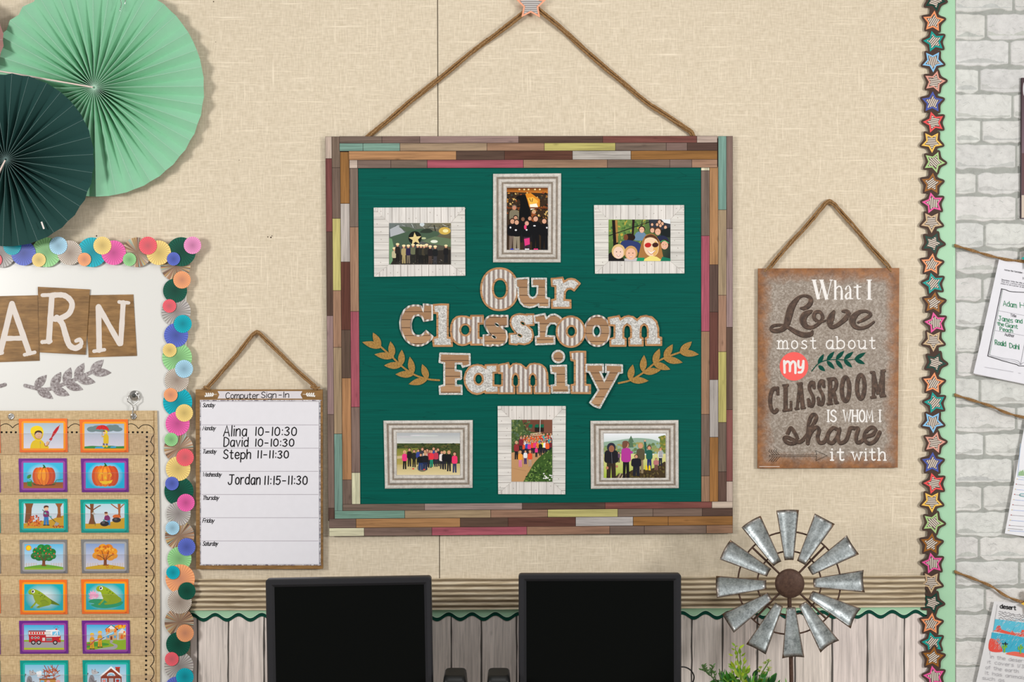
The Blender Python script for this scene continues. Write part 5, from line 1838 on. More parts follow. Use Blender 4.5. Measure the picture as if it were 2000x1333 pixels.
def p_plane(c, x0, y0, x1, y1):
    c.grad([(x0, y0), (x1, y0), (x1, y1), (x0, y1)], [(112, 122, 120), (120, 112, 84), (46, 40, 32), (34, 34, 28)])
    for i in range(22):
        x = R.uniform(x0, x1); c.stroke([(x, y0 + R.uniform(0, 70)), (x + R.uniform(-90, 90), y0 + R.uniform(10, 110))], R.uniform(2, 5), R.choice([(206, 214, 216), (70, 76, 74), (170, 176, 172), (50, 54, 50)]))
    c.poly([(340, 610), (420, 570), (480, 640), (420, 670), (345, 680)], (178, 182, 186)); c.ell(850, 625, 55, 35, (212, 178, 84)); c.ell(858, 625, 26, 16, (250, 236, 170)); c.ell(640, 566, 22, 18, (206, 216, 220))
    c.poly([(420, 585), (520, 590), (640, 640), (620, 660), (520, 650)], (84, 100, 78))
    c.poly(smooth([(340, 690), (430, 655), (540, 622), (640, 605), (700, 622), (770, 628), (800, 650), (770, 680), (680, 700), (580, 745), (430, 765), (340, 750)], 5, True), (74, 96, 76))
    c.poly(smooth([(620, 640), (660, 608), (710, 606), (740, 630), (700, 645)], 4, True), (50, 60, 50)); c.stroke([(752, 575), (764, 625)], 9, (40, 44, 40))
    c.poly([(640, 720), (760, 676), (908, 700), (908, 775), (720, 745)], (102, 122, 92)); c.ell(752, 724, 34, 14, (232, 238, 220)); c.ell(655, 694, 22, 10, (190, 196, 150)); c.poly([(333, 690), (360, 700), (412, 925), (335, 938)], (112, 150, 112))
    c.ell(574, 690, 62, 62, (26, 30, 28)); c.poly(star(576, 700, 62, .42, -6), (230, 208, 146))
    c.poly([(410, 830), (908, 800), (908, 938), (345, 938)], (48, 44, 40))
    for i in range(30):
        x = R.uniform(420, 840); c.ell(x, R.uniform(880, 930), 8, 4, vary((86, 80, 72), 24), 0, 8)
    for x, y, s, p in ((382, 780, (196, 186, 150), (40, 36, 30)), (412, 742, (40, 36, 32), (30, 28, 26)), (470, 756, (178, 160, 110), (178, 160, 110)), (512, 756, (46, 38, 70), (120, 108, 90)), (556, 748, (108, 112, 84), (40, 40, 36)), (600, 752, (34, 32, 30), (34, 32, 30)), (630, 754, (44, 44, 40), (30, 30, 30)), (660, 756, (70, 64, 50), (36, 34, 30)),
                       (682, 748, (52, 50, 44), (30, 30, 28)), (715, 762, (36, 32, 34), (80, 64, 56)), (762, 764, (30, 32, 34), (60, 60, 66)), (862, 756, (28, 28, 30), (30, 32, 36))):
        kid(c, x, y, y + 172 if x < 850 else y + 165, s, p, hat=(244, 226, 176))


def p_bear(c, x0, y0, x1, y1):
    c.rect(x0, y0, x1, y1, (58, 42, 28)); c.grad([(x0, 222), (x1, 222), (x1, 275), (x0, 262)], [(60, 30, 16), (90, 44, 18), (216, 130, 44), (190, 110, 40)])
    for i in range(190):
        c.ell(R.uniform(x0, x1), R.uniform(270, 520), R.uniform(4, 13), R.uniform(4, 11), R.choice([(124, 92, 52), (34, 24, 18), (190, 132, 60), (86, 66, 42), (222, 184, 110), (60, 70, 60), (160, 80, 40), (28, 22, 18)]), R.uniform(0, 180), 7)
    for x in (1545, 1590, 1630, 1690, 1735):
        c.ell(x, 240, 9, 7, (250, 226, 160))
    c.poly([(1600, 280), (1650, 272), (1735, 335), (1735, 400), (1640, 415)], (226, 142, 40)); c.poly([(1620, 320), (1670, 310), (1720, 350), (1700, 385), (1640, 380)], (248, 190, 76)); c.poly([(1640, 380), (1705, 370), (1720, 410), (1650, 430)], (255, 246, 226))
    c.stroke([(1640, 325), (1650, 350)], 6, (90, 50, 20)); c.stroke([(1668, 325), (1662, 355)], 6, (90, 50, 20)); c.rect(x0, 405, x1, 418, (120, 60, 26))
    kid(c, 1497, 385, 640, (128, 120, 98), (60, 54, 46), (120, 112, 100), (206, 140, 110), 1.3); kid(c, 1680, 430, 640, (150, 80, 40), (60, 50, 40), (220, 190, 130))
    c.poly(smooth([(1515, 315), (1540, 296), (1590, 290), (1612, 320), (1630, 380), (1644, 440), (1640, 540), (1545, 540), (1548, 440), (1552, 350), (1530, 325)], 5, True), (10, 10, 12))
    for x, y, h, sk in ((1510, 480, 250, 1), (1578, 492, 240, 0), (1642, 486, 240, 1)):
        kid(c, x, y, y + h, (14, 14, 18), (24, 24, 28), (20, 18, 18), (206, 150, 120) if sk else (130, 88, 66))
    for x, y, p, sk, sh in ((1480, 508, (120, 104, 92), (214, 160, 130), (50, 60, 190)), (1520, 518, (150, 138, 118), (220, 168, 138), (180, 176, 186)), (1614, 528, (60, 40, 56), (224, 166, 146), (236, 236, 240)), (1696, 482, (16, 16, 20), (222, 166, 138), (246, 60, 130)), (1776, 506, (18, 18, 22), (226, 170, 140), (30, 30, 34))):
        kid(c, x, y, 800, (15, 15, 19), p, (50, 36, 30), sk, 1.15); c.ell(x - 8, 795, 11, 6, sh); c.ell(x + 12, 795, 11, 6, sh)
    c.poly([(1588, 700), (1640, 690), (1642, 750), (1596, 765)], (226, 60, 130)); c.ell(1600, 620 - 30, 12, 22, (230, 70, 120)); c.ell(1612, 616, 8, 8, (240, 240, 244)); c.ell(1512, 618, 10, 8, (240, 240, 244)); c.ell(1462, 594, 8, 9, (240, 240, 244)); c.ell(1685, 578, 12, 6, (240, 240, 244)); c.ell(1800, 596, 8, 8, (230, 230, 234))


def face(c, x, y, r, hair, skin=(236, 182, 150), smile=True):
    c.ell(x, y - r * .12, r * 1.12, r * 1.2, hair, 0, 20); c.ell(x, y + r * .1, r * .84, r, skin, 0, 20)
    for sx in (-.33, .33):
        c.ell(x + sx * r, y - r * .05, r * .1, r * .08, (60, 40, 34), 0, 8)
    if smile:
        c.stroke(smooth([(x - r * .3, y + r * .45), (x, y + r * .62), (x + r * .3, y + r * .45)], 4), r * .14, (250, 240, 232)); c.stroke(smooth([(x - r * .32, y + r * .4), (x, y + r * .72), (x + r * .32, y + r * .4)], 4), r * .06, (176, 70, 60))


def p_bus(c, x0, y0, x1, y1):
    c.grad([(x0, y0), (x1, y0), (x1, y1), (x0, y1)], [(126, 160, 80), (70, 90, 60), (30, 36, 44), (60, 90, 46)])
    for i in range(90):
        c.ell(R.uniform(x0, 960), R.uniform(y0, 860), R.uniform(8, 22), R.uniform(6, 18), R.choice([(86, 124, 62), (116, 150, 74), (66, 104, 56), (140, 160, 84), (190, 168, 70)]), R.uniform(0, 180), 8)
    c.poly([(980, 606), (1218, 606), (1218, 760), (1000, 720)], (52, 56, 66)); c.poly([(1120, 606), (1218, 606), (1218, 655), (1150, 640)], (232, 236, 238))
    c.poly([(585, 612), (632, 612), (650, 870), (600, 900)], (26, 20, 20)); c.poly([(618, 612), (644, 612), (652, 850), (632, 860)], (176, 130, 70)); c.poly([(805, 606), (832, 606), (820, 770), (800, 780)], (40, 24, 26)); c.stroke([(548, 782), (820, 690), (1000, 630)], 8, (24, 22, 24)); c.stroke([(915, 606), (905, 680)], 7, (40, 36, 34)); c.stroke([(968, 606), (960, 650)], 6, (40, 36, 34))
    c.poly([(548, 980), (600, 945), (600, 1057), (548, 1057)], (24, 24, 26))
    for x, y, r in ((1100, 632, 20), (1130, 650, 18), (1165, 690, 18), (1075, 660, 16), (1110, 672, 16), (1020, 660, 15)):
        face(c, x, y, r, (70, 46, 34), smile=False)
    c.poly(smooth([(830, 830), (835, 770), (870, 738), (930, 745), (960, 790), (950, 830)], 5, True), (110, 140, 168)); face(c, 908, 716, 32, (54, 36, 28)); face(c, 1022, 722, 26, (90, 60, 40)); face(c, 1082, 736, 36, (80, 52, 34)); c.poly([(1120, 720), (1218, 690), (1218, 800), (1110, 790)], (26, 34, 34))
    c.ell(775, 800, 62, 42, (40, 26, 20)); c.ell(735, 800, 24, 34, (120, 70, 44))
    c.poly(smooth([(680, 860), (740, 830), (820, 838), (890, 870), (880, 960), (700, 960)], 4, True), (50, 62, 112)); c.poly(smooth([(1070, 800), (1130, 780), (1190, 810), (1200, 900), (1090, 900)], 4, True), (40, 46, 74))
    face(c, 1155, 880, 46, (60, 40, 30)); c.stroke(smooth([(1112, 850), (1150, 832), (1200, 862)], 4), 7, (60, 180, 110))
    c.poly([(548, 990), (600, 960), (690, 1000), (720, 1057), (548, 1057)], (28, 26, 28)); face(c, 655, 960, 66, (226, 190, 130), (244, 210, 190)); c.poly([(720, 1030), (860, 1020), (860, 1057), (720, 1057)], (200, 196, 200)); face(c, 790, 975, 64, (206, 160, 100), (242, 190, 160))
    c.poly(smooth([(860, 1057), (880, 960), (910, 850), (950, 780), (1010, 760), (1060, 785), (1110, 860), (1130, 960), (1150, 1057)], 5), (172, 120, 66)); c.poly(smooth([(940, 800), (1000, 768), (1060, 790), (1090, 850), (1000, 830)], 4, True), (92, 58, 36))
    c.poly(smooth([(930, 870), (950, 815), (1010, 800), (1070, 830), (1092, 890), (1080, 970), (1030, 1010), (970, 990), (938, 940)], 5, True), (246, 212, 176)); c.poly(smooth([(1050, 840), (1085, 880), (1080, 960), (1040, 1005), (1030, 960)], 4, True), (232, 184, 108))
    c.ell(975, 884, 36, 26, (196, 40, 40), -8); c.ell(1055, 882, 34, 26, (66, 34, 30), -8); c.stroke([(1008, 878), (1024, 876)], 5, (170, 130, 60)); c.stroke(smooth([(975, 950), (1010, 970), (1050, 945)], 4), 12, (250, 246, 240)); c.stroke(smooth([(970, 945), (1010, 984), (1056, 940)], 4), 4, (190, 70, 60))
    c.poly([(930, 1040), (1000, 1000), (1070, 1010), (1140, 1057), (930, 1057)], (244, 226, 130)); c.poly([(860, 1020), (940, 1020), (930, 1057), (850, 1057)], (26, 150, 100)); c.poly([(1130, 1010), (1218, 1030), (1218, 1057), (1110, 1057)], (22, 120, 90))


def p_field(c, x0, y0, x1, y1):
    c.grad([(x0, y0), (x1, y0), (x1, 415), (x0, 415)], [(176, 180, 184)] * 2 + [(222, 222, 218)] * 2)
    for i in range(9):
        c.ell(R.uniform(x0, x1), R.uniform(330, 400), 90, 6, vary((206, 208, 208), 10), 0, 14)
    c.rect(x0, 412, x1, 640, (70, 80, 42))
    for i in range(120):
        c.ell(R.uniform(x0, x1), R.uniform(415, 470), R.uniform(6, 16), R.uniform(4, 8), R.choice([(56, 68, 34), (84, 92, 48), (100, 92, 50), (44, 56, 30)]), 0, 7)
    c.grad([(x0, 462), (560, 455), (560, 620), (x0, 640)], [(126, 130, 56)] * 2 + [(190, 170, 96)] * 2); c.poly([(x0, 530), (420, 525), (480, 545), (x0, 556)], (206, 186, 140))
    c.grad([(x0, 610), (x1, 600), (x1, y1), (x0, y1)], [(196, 178, 120)] * 2 + [(226, 208, 160)] * 2)
    for x, y, s in ((595, 450, (60, 60, 70)), (640, 462, (170, 120, 100)), (700, 446, (50, 80, 150)), (740, 455, (40, 40, 44)), (665, 470, (180, 60, 70)), (620, 470, (210, 200, 190)), (775, 480, (240, 230, 226))):
        kid(c, x, y, y + 170, s)
    for x, y, yb, s, p, h in ((430, 478, 652, (240, 60, 130), (30, 28, 30), (226, 190, 130)), (475, 455, 628, (34, 32, 30), (40, 38, 40), (30, 26, 24)), (518, 470, 634, (40, 42, 36), (36, 34, 34), (40, 30, 26)), (556, 466, 610, (60, 74, 150), (40, 40, 50), (80, 50, 34)), (680, 474, 632, (236, 56, 70), (30, 140, 110), (150, 100, 64)), (722, 470, 630, (196, 60, 84), (50, 48, 60), (90, 60, 40)),
                              (800, 480, 655, (26, 26, 30), (40, 40, 46), (206, 176, 120)), (842, 478, 672, (28, 28, 32), (34, 34, 40), (196, 150, 90)), (895, 492, 684, (244, 60, 110), (50, 60, 96), (60, 40, 32))):
        kid(c, x, y, yb, s, p, h)
    c.ell(595, 640, 48, 36, (122, 116, 92)); kid(c, 580, 506, 660, (24, 26, 28), (40, 60, 110), (90, 60, 40), w=1.5); kid(c, 622, 496, 660, (30, 30, 34), (34, 44, 76), (196, 160, 110), w=1.3); c.ell(510, 648, 10, 6, (230, 60, 60)); c.ell(612, 655, 9, 6, (230, 60, 60))


def p_walk(c, x0, y0, x1, y1):
    c.rect(x0, y0, x1, y1, (74, 96, 52)); c.poly([(1520, 192), (x1, 192), (x1, 330), (1560, 300)], (112, 70, 54)); c.poly([(1725, 192), (x1, 192), (x1, 330), (1722, 310)], (128, 82, 64)); c.rect(1640, 260, 1725, 305, (40, 30, 26))
    for i in range(130):
        c.ell(R.uniform(x0, 1600), R.uniform(195, 440), R.uniform(6, 16), R.uniform(5, 12), R.choice([(72, 96, 56), (100, 122, 74), (56, 78, 44), (128, 140, 84), (88, 110, 88)]), R.uniform(0, 180), 7)
    for x in (1655, 1702, 1596):
        c.poly([(x - 18, 262), (x - 6, 235), (x + 24, 235), (x + 20, 266)], (20, 104, 76))
    c.stroke([(1692, 192), (1688, 320)], 6, (200, 196, 190)); c.poly([(1600, 320), (1700, 310), (1720, 340), (1600, 345)], (210, 186, 150))
    c.poly([(x0, 500), (1560, 470), (1760, 430), (1700, 600), (1540, y1), (x0, y1)], (196, 150, 104)); c.stroke([(x0, 640), (1560, 670)], 3, (166, 124, 84)); c.stroke([(1430, 560), (1600, 570)], 2, (166, 124, 84))
    cols = [(236, 84, 44), (240, 110, 40), (220, 60, 50), (60, 80, 180), (236, 60, 130), (230, 230, 60), (120, 40, 50), (60, 190, 200), (244, 130, 50), (240, 240, 240), (236, 84, 44)]
    for i in range(44):
        row = i // 11
        x = 1515 + (i % 11) * 27 + R.uniform(-9, 9); y = 335 + row * 22 + R.uniform(-6, 6) - (i % 11) * 2
        kid(c, x, y, y + 118, R.choice(cols), (40, 38, 50), R.choice([(60, 40, 30), (150, 110, 70), (30, 24, 22)]))
    kid(c, 1512, 345, 500, (132, 40, 54), (50, 40, 44), (90, 60, 44)); kid(c, 1470, 388, 560, (150, 50, 54), (30, 30, 34), (190, 160, 120)); kid(c, 1505, 480, 632, (246, 160, 60), (226, 130, 170), (196, 160, 100)); kid(c, 1553, 475, 605, (236, 236, 240), (70, 50, 110), (50, 36, 30)); kid(c, 1596, 475, 628, (240, 84, 48), (190, 160, 140), (170, 110, 70)); kid(c, 1655, 440, 540, (240, 60, 140), (40, 40, 44)); kid(c, 1694, 395, 525, (30, 34, 30), (40, 40, 44)); kid(c, 1758, 390, 520, (240, 96, 50), (40, 40, 50))
    c.poly(smooth([(1535, y1), (1580, 690), (1640, 590), (1720, 510), (1790, 470), (x1, 450), (x1, y1)], 4), (62, 92, 40))
    for i in range(150):
        x = R.uniform(1545, x1); y = R.uniform(max(470, 760 - (x - 1535) * 1.3), y1)
        c.ell(x, y, R.uniform(5, 13), R.uniform(4, 10), R.choice([(70, 104, 46), (48, 78, 34), (100, 132, 60), (122, 150, 76), (40, 62, 30)]), R.uniform(0, 180), 7)
    for i in range(14):
        c.ell(R.uniform(1720, x1), R.uniform(680, 765), 8, 6, (240, 240, 236), 0, 8)


def p_log(c, x0, y0, x1, y1):
    c.grad([(x0, y0), (x1, y0), (x1, 420), (x0, 420)], [(244, 246, 250)] * 2 + [(206, 220, 216)] * 2)
    c.poly(smooth([(x0, 400), (760, 388), (880, 370), (980, 362), (1100, 372), (1180, 395), (x1, 400)], 5) + [(x1, 520), (x0, 520)], (150, 178, 158))
    for i in range(70):
        c.ell(R.uniform(x0, x1), R.uniform(410, 510), R.uniform(10, 24), R.uniform(8, 18), R.choice([(120, 150, 100), (140, 160, 100), (104, 132, 84), (166, 160, 96)]), 0, 8)
    c.poly([(916, 340), (888, 400), (905, 400), (896, 450), (940, 450), (930, 400), (944, 400)], (90, 120, 92))
    c.grad([(x0, 510), (x1, 510), (x1, y1), (x0, y1)], [(226, 218, 150)] * 2 + [(166, 190, 60)] * 2)
    c.poly(smooth([(1180, 350), (1210, 340), (x1, 350), (x1, 500), (1210, 480), (1190, 440)], 4), (110, 124, 60))
    for i in range(20):
        c.ell(R.uniform(1180, 1238), R.uniform(350, 470), 12, 9, R.choice([(140, 140, 60), (110, 130, 60), (170, 150, 70)]), 0, 7)
    c.poly(smooth([(760, y1), (800, 700), (880, 690), (930, 660), (1040, 655), (1130, 640), (1200, 600), (x1, 590), (x1, y1)], 4), (70, 56, 36))
    for i in range(80):
        x = R.uniform(900, x1); c.ell(x, R.uniform(670 if x < 1150 else 620, y1), 10, 6, R.choice([(92, 84, 44), (56, 46, 30), (110, 96, 54), (78, 66, 40)]), R.uniform(0, 180), 7)
    for i in range(12):
        x = R.uniform(770, 850); c.stroke([(x, y1), (x + 24, 690)], 5, R.choice([(190, 170, 140), (90, 76, 60)]))
    kid(c, 802, 490, 590, (110, 80, 110), (60, 50, 60)); c.rect(1040, 508, 1130, 520, (232, 236, 238))
    kid(c, 870, 392, 735, (186, 60, 156), (30, 26, 30), (120, 76, 60), w=.95); c.poly(smooth([(838, 400), (860, 388), (885, 395), (880, 440), (850, 460), (836, 440)], 4, True), (122, 80, 62)); c.stroke([(880, 505), (922, 495)], 22, (186, 60, 156))
    kid(c, 1005, 410, 690, (92, 84, 62), (150, 130, 100), (206, 160, 100)); kid(c, 1086, 432, 660, (36, 96, 84), (40, 48, 104), (90, 50, 34), w=.95); c.stroke([(1055, 500), (1046, 400)], 17, (36, 96, 84)); c.ell(1046, 388, 8, 10, (226, 170, 140)); c.poly([(1050, 620), (1066, 615), (1072, 660), (1048, 660)], (240, 206, 40)); c.poly([(1080, 620), (1096, 618), (1100, 664), (1078, 662)], (240, 206, 40))
    kid(c, 1190, 452, 620, (230, 230, 234), (40, 44, 60), (150, 90, 50))
    for i in range(4):
        c.stroke([(1176, 492 + i * 14), (1208, 494 + i * 14)], 6, (40, 40, 46))
    kid(c, 1150, 548, 660, (190, 120, 120), (120, 80, 76), (90, 54, 40), w=1.6)
    kid(c, 965, 515, 715, (30, 32, 40), (34, 36, 46), (70, 46, 34), w=1.7)
    kid(c, 732, 415, 735, (34, 32, 38), (58, 46, 36), (40, 40, 54), w=1.45); c.ell(733, 450, 40, 44, (46, 48, 62)); c.ell(735, 462, 25, 32, (160, 106, 80)); c.stroke([(735, 500), (740, 600)], 3, (120, 120, 126)); c.ell(695, 640, 12, 14, (196, 130, 104)); c.ell(784, 626, 10, 12, (196, 130, 104))


def Q(*a):
    return [(a[i], a[i + 1]) for i in range(0, 8, 2)]


picture(Q(730, 406, 908, 405, 909, 539, 731, 541), Q(760, 436, 880.5, 435.5, 880.5, 517, 760, 517), 'plank', p_plane, (690, 320, .21), (333, 552, 908, 938), 'white plank frame, children in pale caps before a military plane')
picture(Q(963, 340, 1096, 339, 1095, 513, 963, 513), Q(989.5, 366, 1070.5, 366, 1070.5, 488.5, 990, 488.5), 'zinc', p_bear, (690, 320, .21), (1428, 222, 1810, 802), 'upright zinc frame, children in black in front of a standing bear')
picture(Q(1160, 401, 1336, 401, 1336.5, 534.5, 1162, 535), Q(1188.5, 429, 1309, 429, 1309, 510.5, 1189, 510.5), 'plank', p_bus, (1090, 320, .18), (548, 606, 1218, 1057), 'white plank frame, selfie of a woman in sunglasses with children on a bus')
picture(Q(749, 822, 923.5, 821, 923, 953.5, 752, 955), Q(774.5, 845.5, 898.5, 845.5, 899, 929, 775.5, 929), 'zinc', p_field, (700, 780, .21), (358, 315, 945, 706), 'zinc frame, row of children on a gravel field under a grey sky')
picture(Q(972, 793.5, 1105, 793.5, 1104, 966, 973, 965.5), Q(999, 820.5, 1078.5, 820.5, 1079, 941.5, 999, 941.5), 'plank', p_walk, (700, 780, .21), (1424, 192, 1803, 768), 'upright white plank frame, crowd of children in orange on a brick path')
picture(Q(1153, 822.5, 1325, 821, 1325.5, 954, 1154, 955.5), Q(1179, 847, 1300.5, 847, 1300.5, 933.5, 1179.5, 933.5), 'zinc', p_log, (1040, 780, .21), (663, 320, 1238, 735), 'zinc frame, six children standing and sitting on a log in a meadow')

# ================================================================== COMPUTER SIGN-IN BOARD
sg = empty('sign_in_board', W(508, 936, .003), 'brown framed weekly sign-in chart with handwritten names hung on rope', 'sign')
c = CV(508, 936, .003)
c.slab([(384, 761), (631, 761), (631.5, 1110.5), (385, 1111)], .010, (120, 86, 46), 0, side=(70, 46, 26), sm=0)
c.build('wooden_board', M_BROWNB, sg)
c = CV(508, 936, .0131)
c.slab([(390.5, 781.5), (626, 781.5), (626.5, 1105), (391, 1105)], .0004, (206, 202, 206))
for i in range(150):
    x = R.uniform(391, 626)
    for y in (782.6, 1104):
        c.ell(x, y, R.uniform(1, 3), R.uniform(.6, 1.3), R.choice([(160, 150, 160), (232, 230, 234), (120, 112, 124), (196, 192, 196)]), 0, 6)
    y = R.uniform(783, 1104)
    for x in (391.8, 625):
        c.ell(x, y, R.uniform(.6, 1.3), R.uniform(1, 3), R.choice([(160, 150, 160), (232, 230, 234), (130, 134, 144), (196, 192, 196)]), 0, 6)
c.y += 3e-5
c.poly([(393, 785.5), (623, 785.5), (623.5, 1102.5), (393, 1102.5)], (232, 230, 236))
for yy in (830.4, 875.8, 921, 966.5, 1011.7, 1057):
    c.line(394.5, yy, 622, yy, .8, (150, 140, 150))
K = (22, 20, 24)
for s_, yb in (('Sunday', 795.5), ('Monday', 840.5), ('Tuesday', 886), ('Wednesday', 931), ('Thursday', 976.5), ('Friday', 1021), ('Saturday', 1066)):
    wd = {'Sunday': 24, 'Monday': 25.5, 'Tuesday': 27, 'Wednesday': 37, 'Thursday': 32, 'Friday': 23, 'Saturday': 30}[s_]
    text(c, s_, 396, yb, 7.6, wd - 1, 1.3, K, .26, .9)
for s_, x, yb, h, wd in (('Alina', 437, 852, 20, 44.5), ('10-10:30', 497.5, 851, 16.5, 81), ('David', 437, 872.5, 17.5, 47.5), ('10-10:30', 497.5, 872, 14.5, 76), ('Steph', 436.5, 896.5, 17.5, 53), ('11-11:30', 502, 895, 14.5, 61), ('Jordan', 446, 946.5, 19, 62), ('11:15-11:30', 515.5, 946.5, 16.5, 84)):
    text(c, s_, x, yb, h, wd, 2.15, (14, 12, 14), .05, 1.8, wob=.15)
c.build('writing_sheet', M_GLOSS, sg)
c = CV(508, 770, .0131)
c.slab([(425, 764.5), (590.5, 764.5), (587, 771.5), (591, 779), (424.8, 779), (428.5, 771.5)], .0003, (222, 216, 220))
text(c, 'Computer', 440.5, 779, 11.5, 65, 1.5, (14, 12, 14), .05, 1.4)
text(c, 'Sign', 510, 777.5, 11.5, 29, 1.5, (14, 12, 14), .05, 1.4)
text(c, '-In', 544, 777, 11, 20, 1.5, (14, 12, 14), .05, 1.6)
for sx, x0 in ((1, 399.5), (-1, 616)):
    c.stroke([(x0, 773.2), (x0 + sx * 24, 770.5)], .8, (240, 236, 230))
    for i in range(4):
        bx = x0 + sx * (5 + i * 4.2)
        c.poly(leaf(bx, 773 - i * .3, bx + sx * 1.2 - sx * 3.6, 767.0, 3.2), (240, 236, 230)); c.poly(leaf(bx, 773 - i * .3, bx - sx * 4.8, 775.5 - .2 * i, 3.0), (240, 236, 230))
c.build('title_banner', M_PRINT, sg)
rope('hanging_rope', [(400, 768, .004), (404, 758, .012), (425, 736, .008), (463, 692, .008), (494, 654, .008), (501.5, 648.5, .008), (509, 653, .008), (545, 690, .008), (585, 728.5, .008), (615, 756, .012), (620, 768, .004)], 2.0, 3, 2.5, sg, 260, 3)
mb = MB()
for x in (405, 613):
    b = W(x, 759, .012) - sg.location
    for k in range(7):
        a = R.uniform(-.6, .6)
        mb.tube([b + Vector((R.uniform(-.004, .004), -.001, 0)), b + Vector((a * .014 + (-.006 if x < 500 else .008), -.003, R.uniform(-.004, .006)))], .0012, 6)
    mb.tube([b + Vector((-.006, -.002, .004)), b + Vector((0, -.006, .001)), b + Vector((.006, -.002, -.002))], .0032, 8)
mb.build('rope_knots', M_ROPE, sg)

# ================================================================== RUSTY QUOTE SIGN
qs = empty('quote_sign', W(1617, 720, .003), 'tall rusty zinc quote sign about loving the classroom hung on jute rope', 'sign')
c = CV(1617, 720, .003)
c.slab([(1480, 525), (1755, 524), (1752, 913.5), (1479, 915)], .0060, (140, 110, 80), 0, side=(90, 64, 40))
c.build('zinc_panel', M_SIGN, qs)
WT = (244, 240, 236)
c = CV(1617, 720, .0092)
c.at(1480, 530, .14256)
Wd = 34
# What I
for pts, w in (([(768, 120), (832, 385)], 44), ([(832, 385), (890, 140)], 11), ([(872, 122), (945, 388)], 44), ([(945, 388), (1008, 122)], 11), ([(1062, 125), (1062, 385)], 30), ([(1150, 385), (1150, 260)], 30), ([(1268, 385), (1268, 250)], 28), ([(1365, 185), (1365, 350)], 28), ([(1527, 122), (1527, 385)], 40)):
    c.stroke(pts, w, WT, cap='flat')
for xa, xb, y in ((738, 805, 122), (842, 905, 122), (985, 1030, 122), (1040, 1066, 130), (1042, 1085, 385), (1130, 1172, 385), (1490, 1565, 122), (1490, 1565, 385)):
    c.stroke([(xa, y), (xb, y)], 12, WT, cap='flat')
c.stroke(smooth([(1066, 250), (1100, 212), (1135, 215), (1150, 262)], 5), 18, WT)
c.stroke(smooth([(1205, 245, 26), (1220, 212, 12), (1250, 205, 12), (1268, 250, 26)], 5), 18, WT)
c.stroke(smooth([(1268, 285, 12), (1225, 305, 16), (1205, 345, 30), (1222, 382, 18), (1268, 352, 10)], 5), 18, WT)
c.stroke([(1268, 375), (1300, 378)], 14, WT); c.stroke([(1320, 222), (1412, 214)], 16, WT); c.stroke(smooth([(1365, 345, 28), (1375, 380, 18), (1410, 372, 8)], 5), 18, WT)
c.build('white_lettering', M_PRINT, qs)
c = CV(1617, 720, .0092).at(1480, 530, .14256)
text(c, 'most', 285, 1062, 158, 510, 17, WT, 0, 2.6, serif=.95, sw=15)
c.build('white_lettering', M_PRINT, qs)
c = CV(1617, 720, .0092).at(1480, 530, .14256)
text(c, 'about', 938, 1062, 162, 668, 17, WT, 0, 2.6, serif=.85, sw=15)
cr_ = CV(1617, 720, .0092).at(1480, 530, .14256)
cr_.ell(496, 1305, 196, 196, (250, 104, 98), 0, 48)
for P in ([(362, 1232), (368, 1390)], [(368, 1275), (400, 1240), (432, 1250), (442, 1290), (440, 1370)], [(442, 1290), (478, 1240), (508, 1255), (516, 1300), (516, 1395)], [(558, 1232), (556, 1290), (575, 1322), (612, 1310), (620, 1270)], [(625, 1232), (622, 1330), (600, 1382), (560, 1388)]):
    cr_.stroke(smooth(P, 5), 33, (240, 236, 232))
cr_.build('round_badge', M_PRINT, qs)
GS = (4, 74, 60)
cs_ = CV(1617, 720, .0092).at(1480, 530, .14256)
cs_.stroke(smooth([(740, 1370, 14), (830, 1268, 14), (940, 1222, 14), (1080, 1210, 12), (1200, 1218, 12), (1330, 1210, 10)], 6), 12, GS)
for a in ((826, 1275, 906, 1135), (828, 1292, 925, 1372), (945, 1225, 1050, 1100), (945, 1228, 1055, 1345), (1068, 1212, 1186, 1090), (1068, 1214, 1168, 1345), (1180, 1212, 1312, 1104), (1178, 1216, 1296, 1322), (1322, 1212, 1480, 1114), (1325, 1205, 1470, 1274)):
    cs_.poly(leaf(*a, 58), GS)
cs_.build('green_sprig', M_PRINT, qs)
c.at(1480, 700, .16504)
c.build('white_lettering', M_PRINT, qs)
c = CV(1617, 720, .0092).at(1480, 700, .16504)
text(c, 'IS', 822, 752, 136, 104, 18, WT, 0, 1.8, serif=.9, sw=12)
text(c, 'WHOM', 1015, 752, 136, 345, 18, WT, 0, 1.8, serif=.8, sw=12)
c.stroke([(1446, 616), (1446, 752)], 18, WT)
for y_ in (616, 750):
    c.stroke([(1434, y_), (1459, y_)], 12, WT)
c.build('white_lettering', M_PRINT, qs)
c = CV(1617, 720, .0092).at(1480, 700, .16504)
text(c, 'it', 872, 1208, 138, 145, 20, WT, 0, 2.8, serif=.8, sw=16)
text(c, 'with', 1120, 1208, 138, 385, 18, WT, 0, 2.4, serif=.7, sw=16)
c.build('white_lettering', M_PRINT, qs)
c = CV(1617, 720, .0092)
c.at(1480, 700, .16504)
AK = (30, 24, 20)
c.stroke([(138, 1148), (700, 1146)], 5, AK); c.stroke([(138, 1168), (700, 1165)], 5, AK); c.stroke([(138, 1148), (138, 1168)], 5, AK)
c.stroke([(700, 1165), (688, 1215), (820, 1155), (686, 1095), (700, 1146)], 6, AK)
for i in range(4):
    x = 130 + i * 27
    c.stroke([(x + 46, 1146), (x, 1100), (x + 14, 1084)], 5, AK); c.stroke([(x + 46, 1170), (x, 1225)], 5, AK)
c.build('printed_arrow', M_PRINT, qs)
c = CV(1617, 720, .0092)
c.at(1480, 700, .16504)
c.stroke([(22, 1284), (255, 1284)], 8, (222, 200, 186))
c.build('fine_print', M_PRINT, qs)
c = CV(1617, 720, .0092)
c.at(1480, 530, .14256)
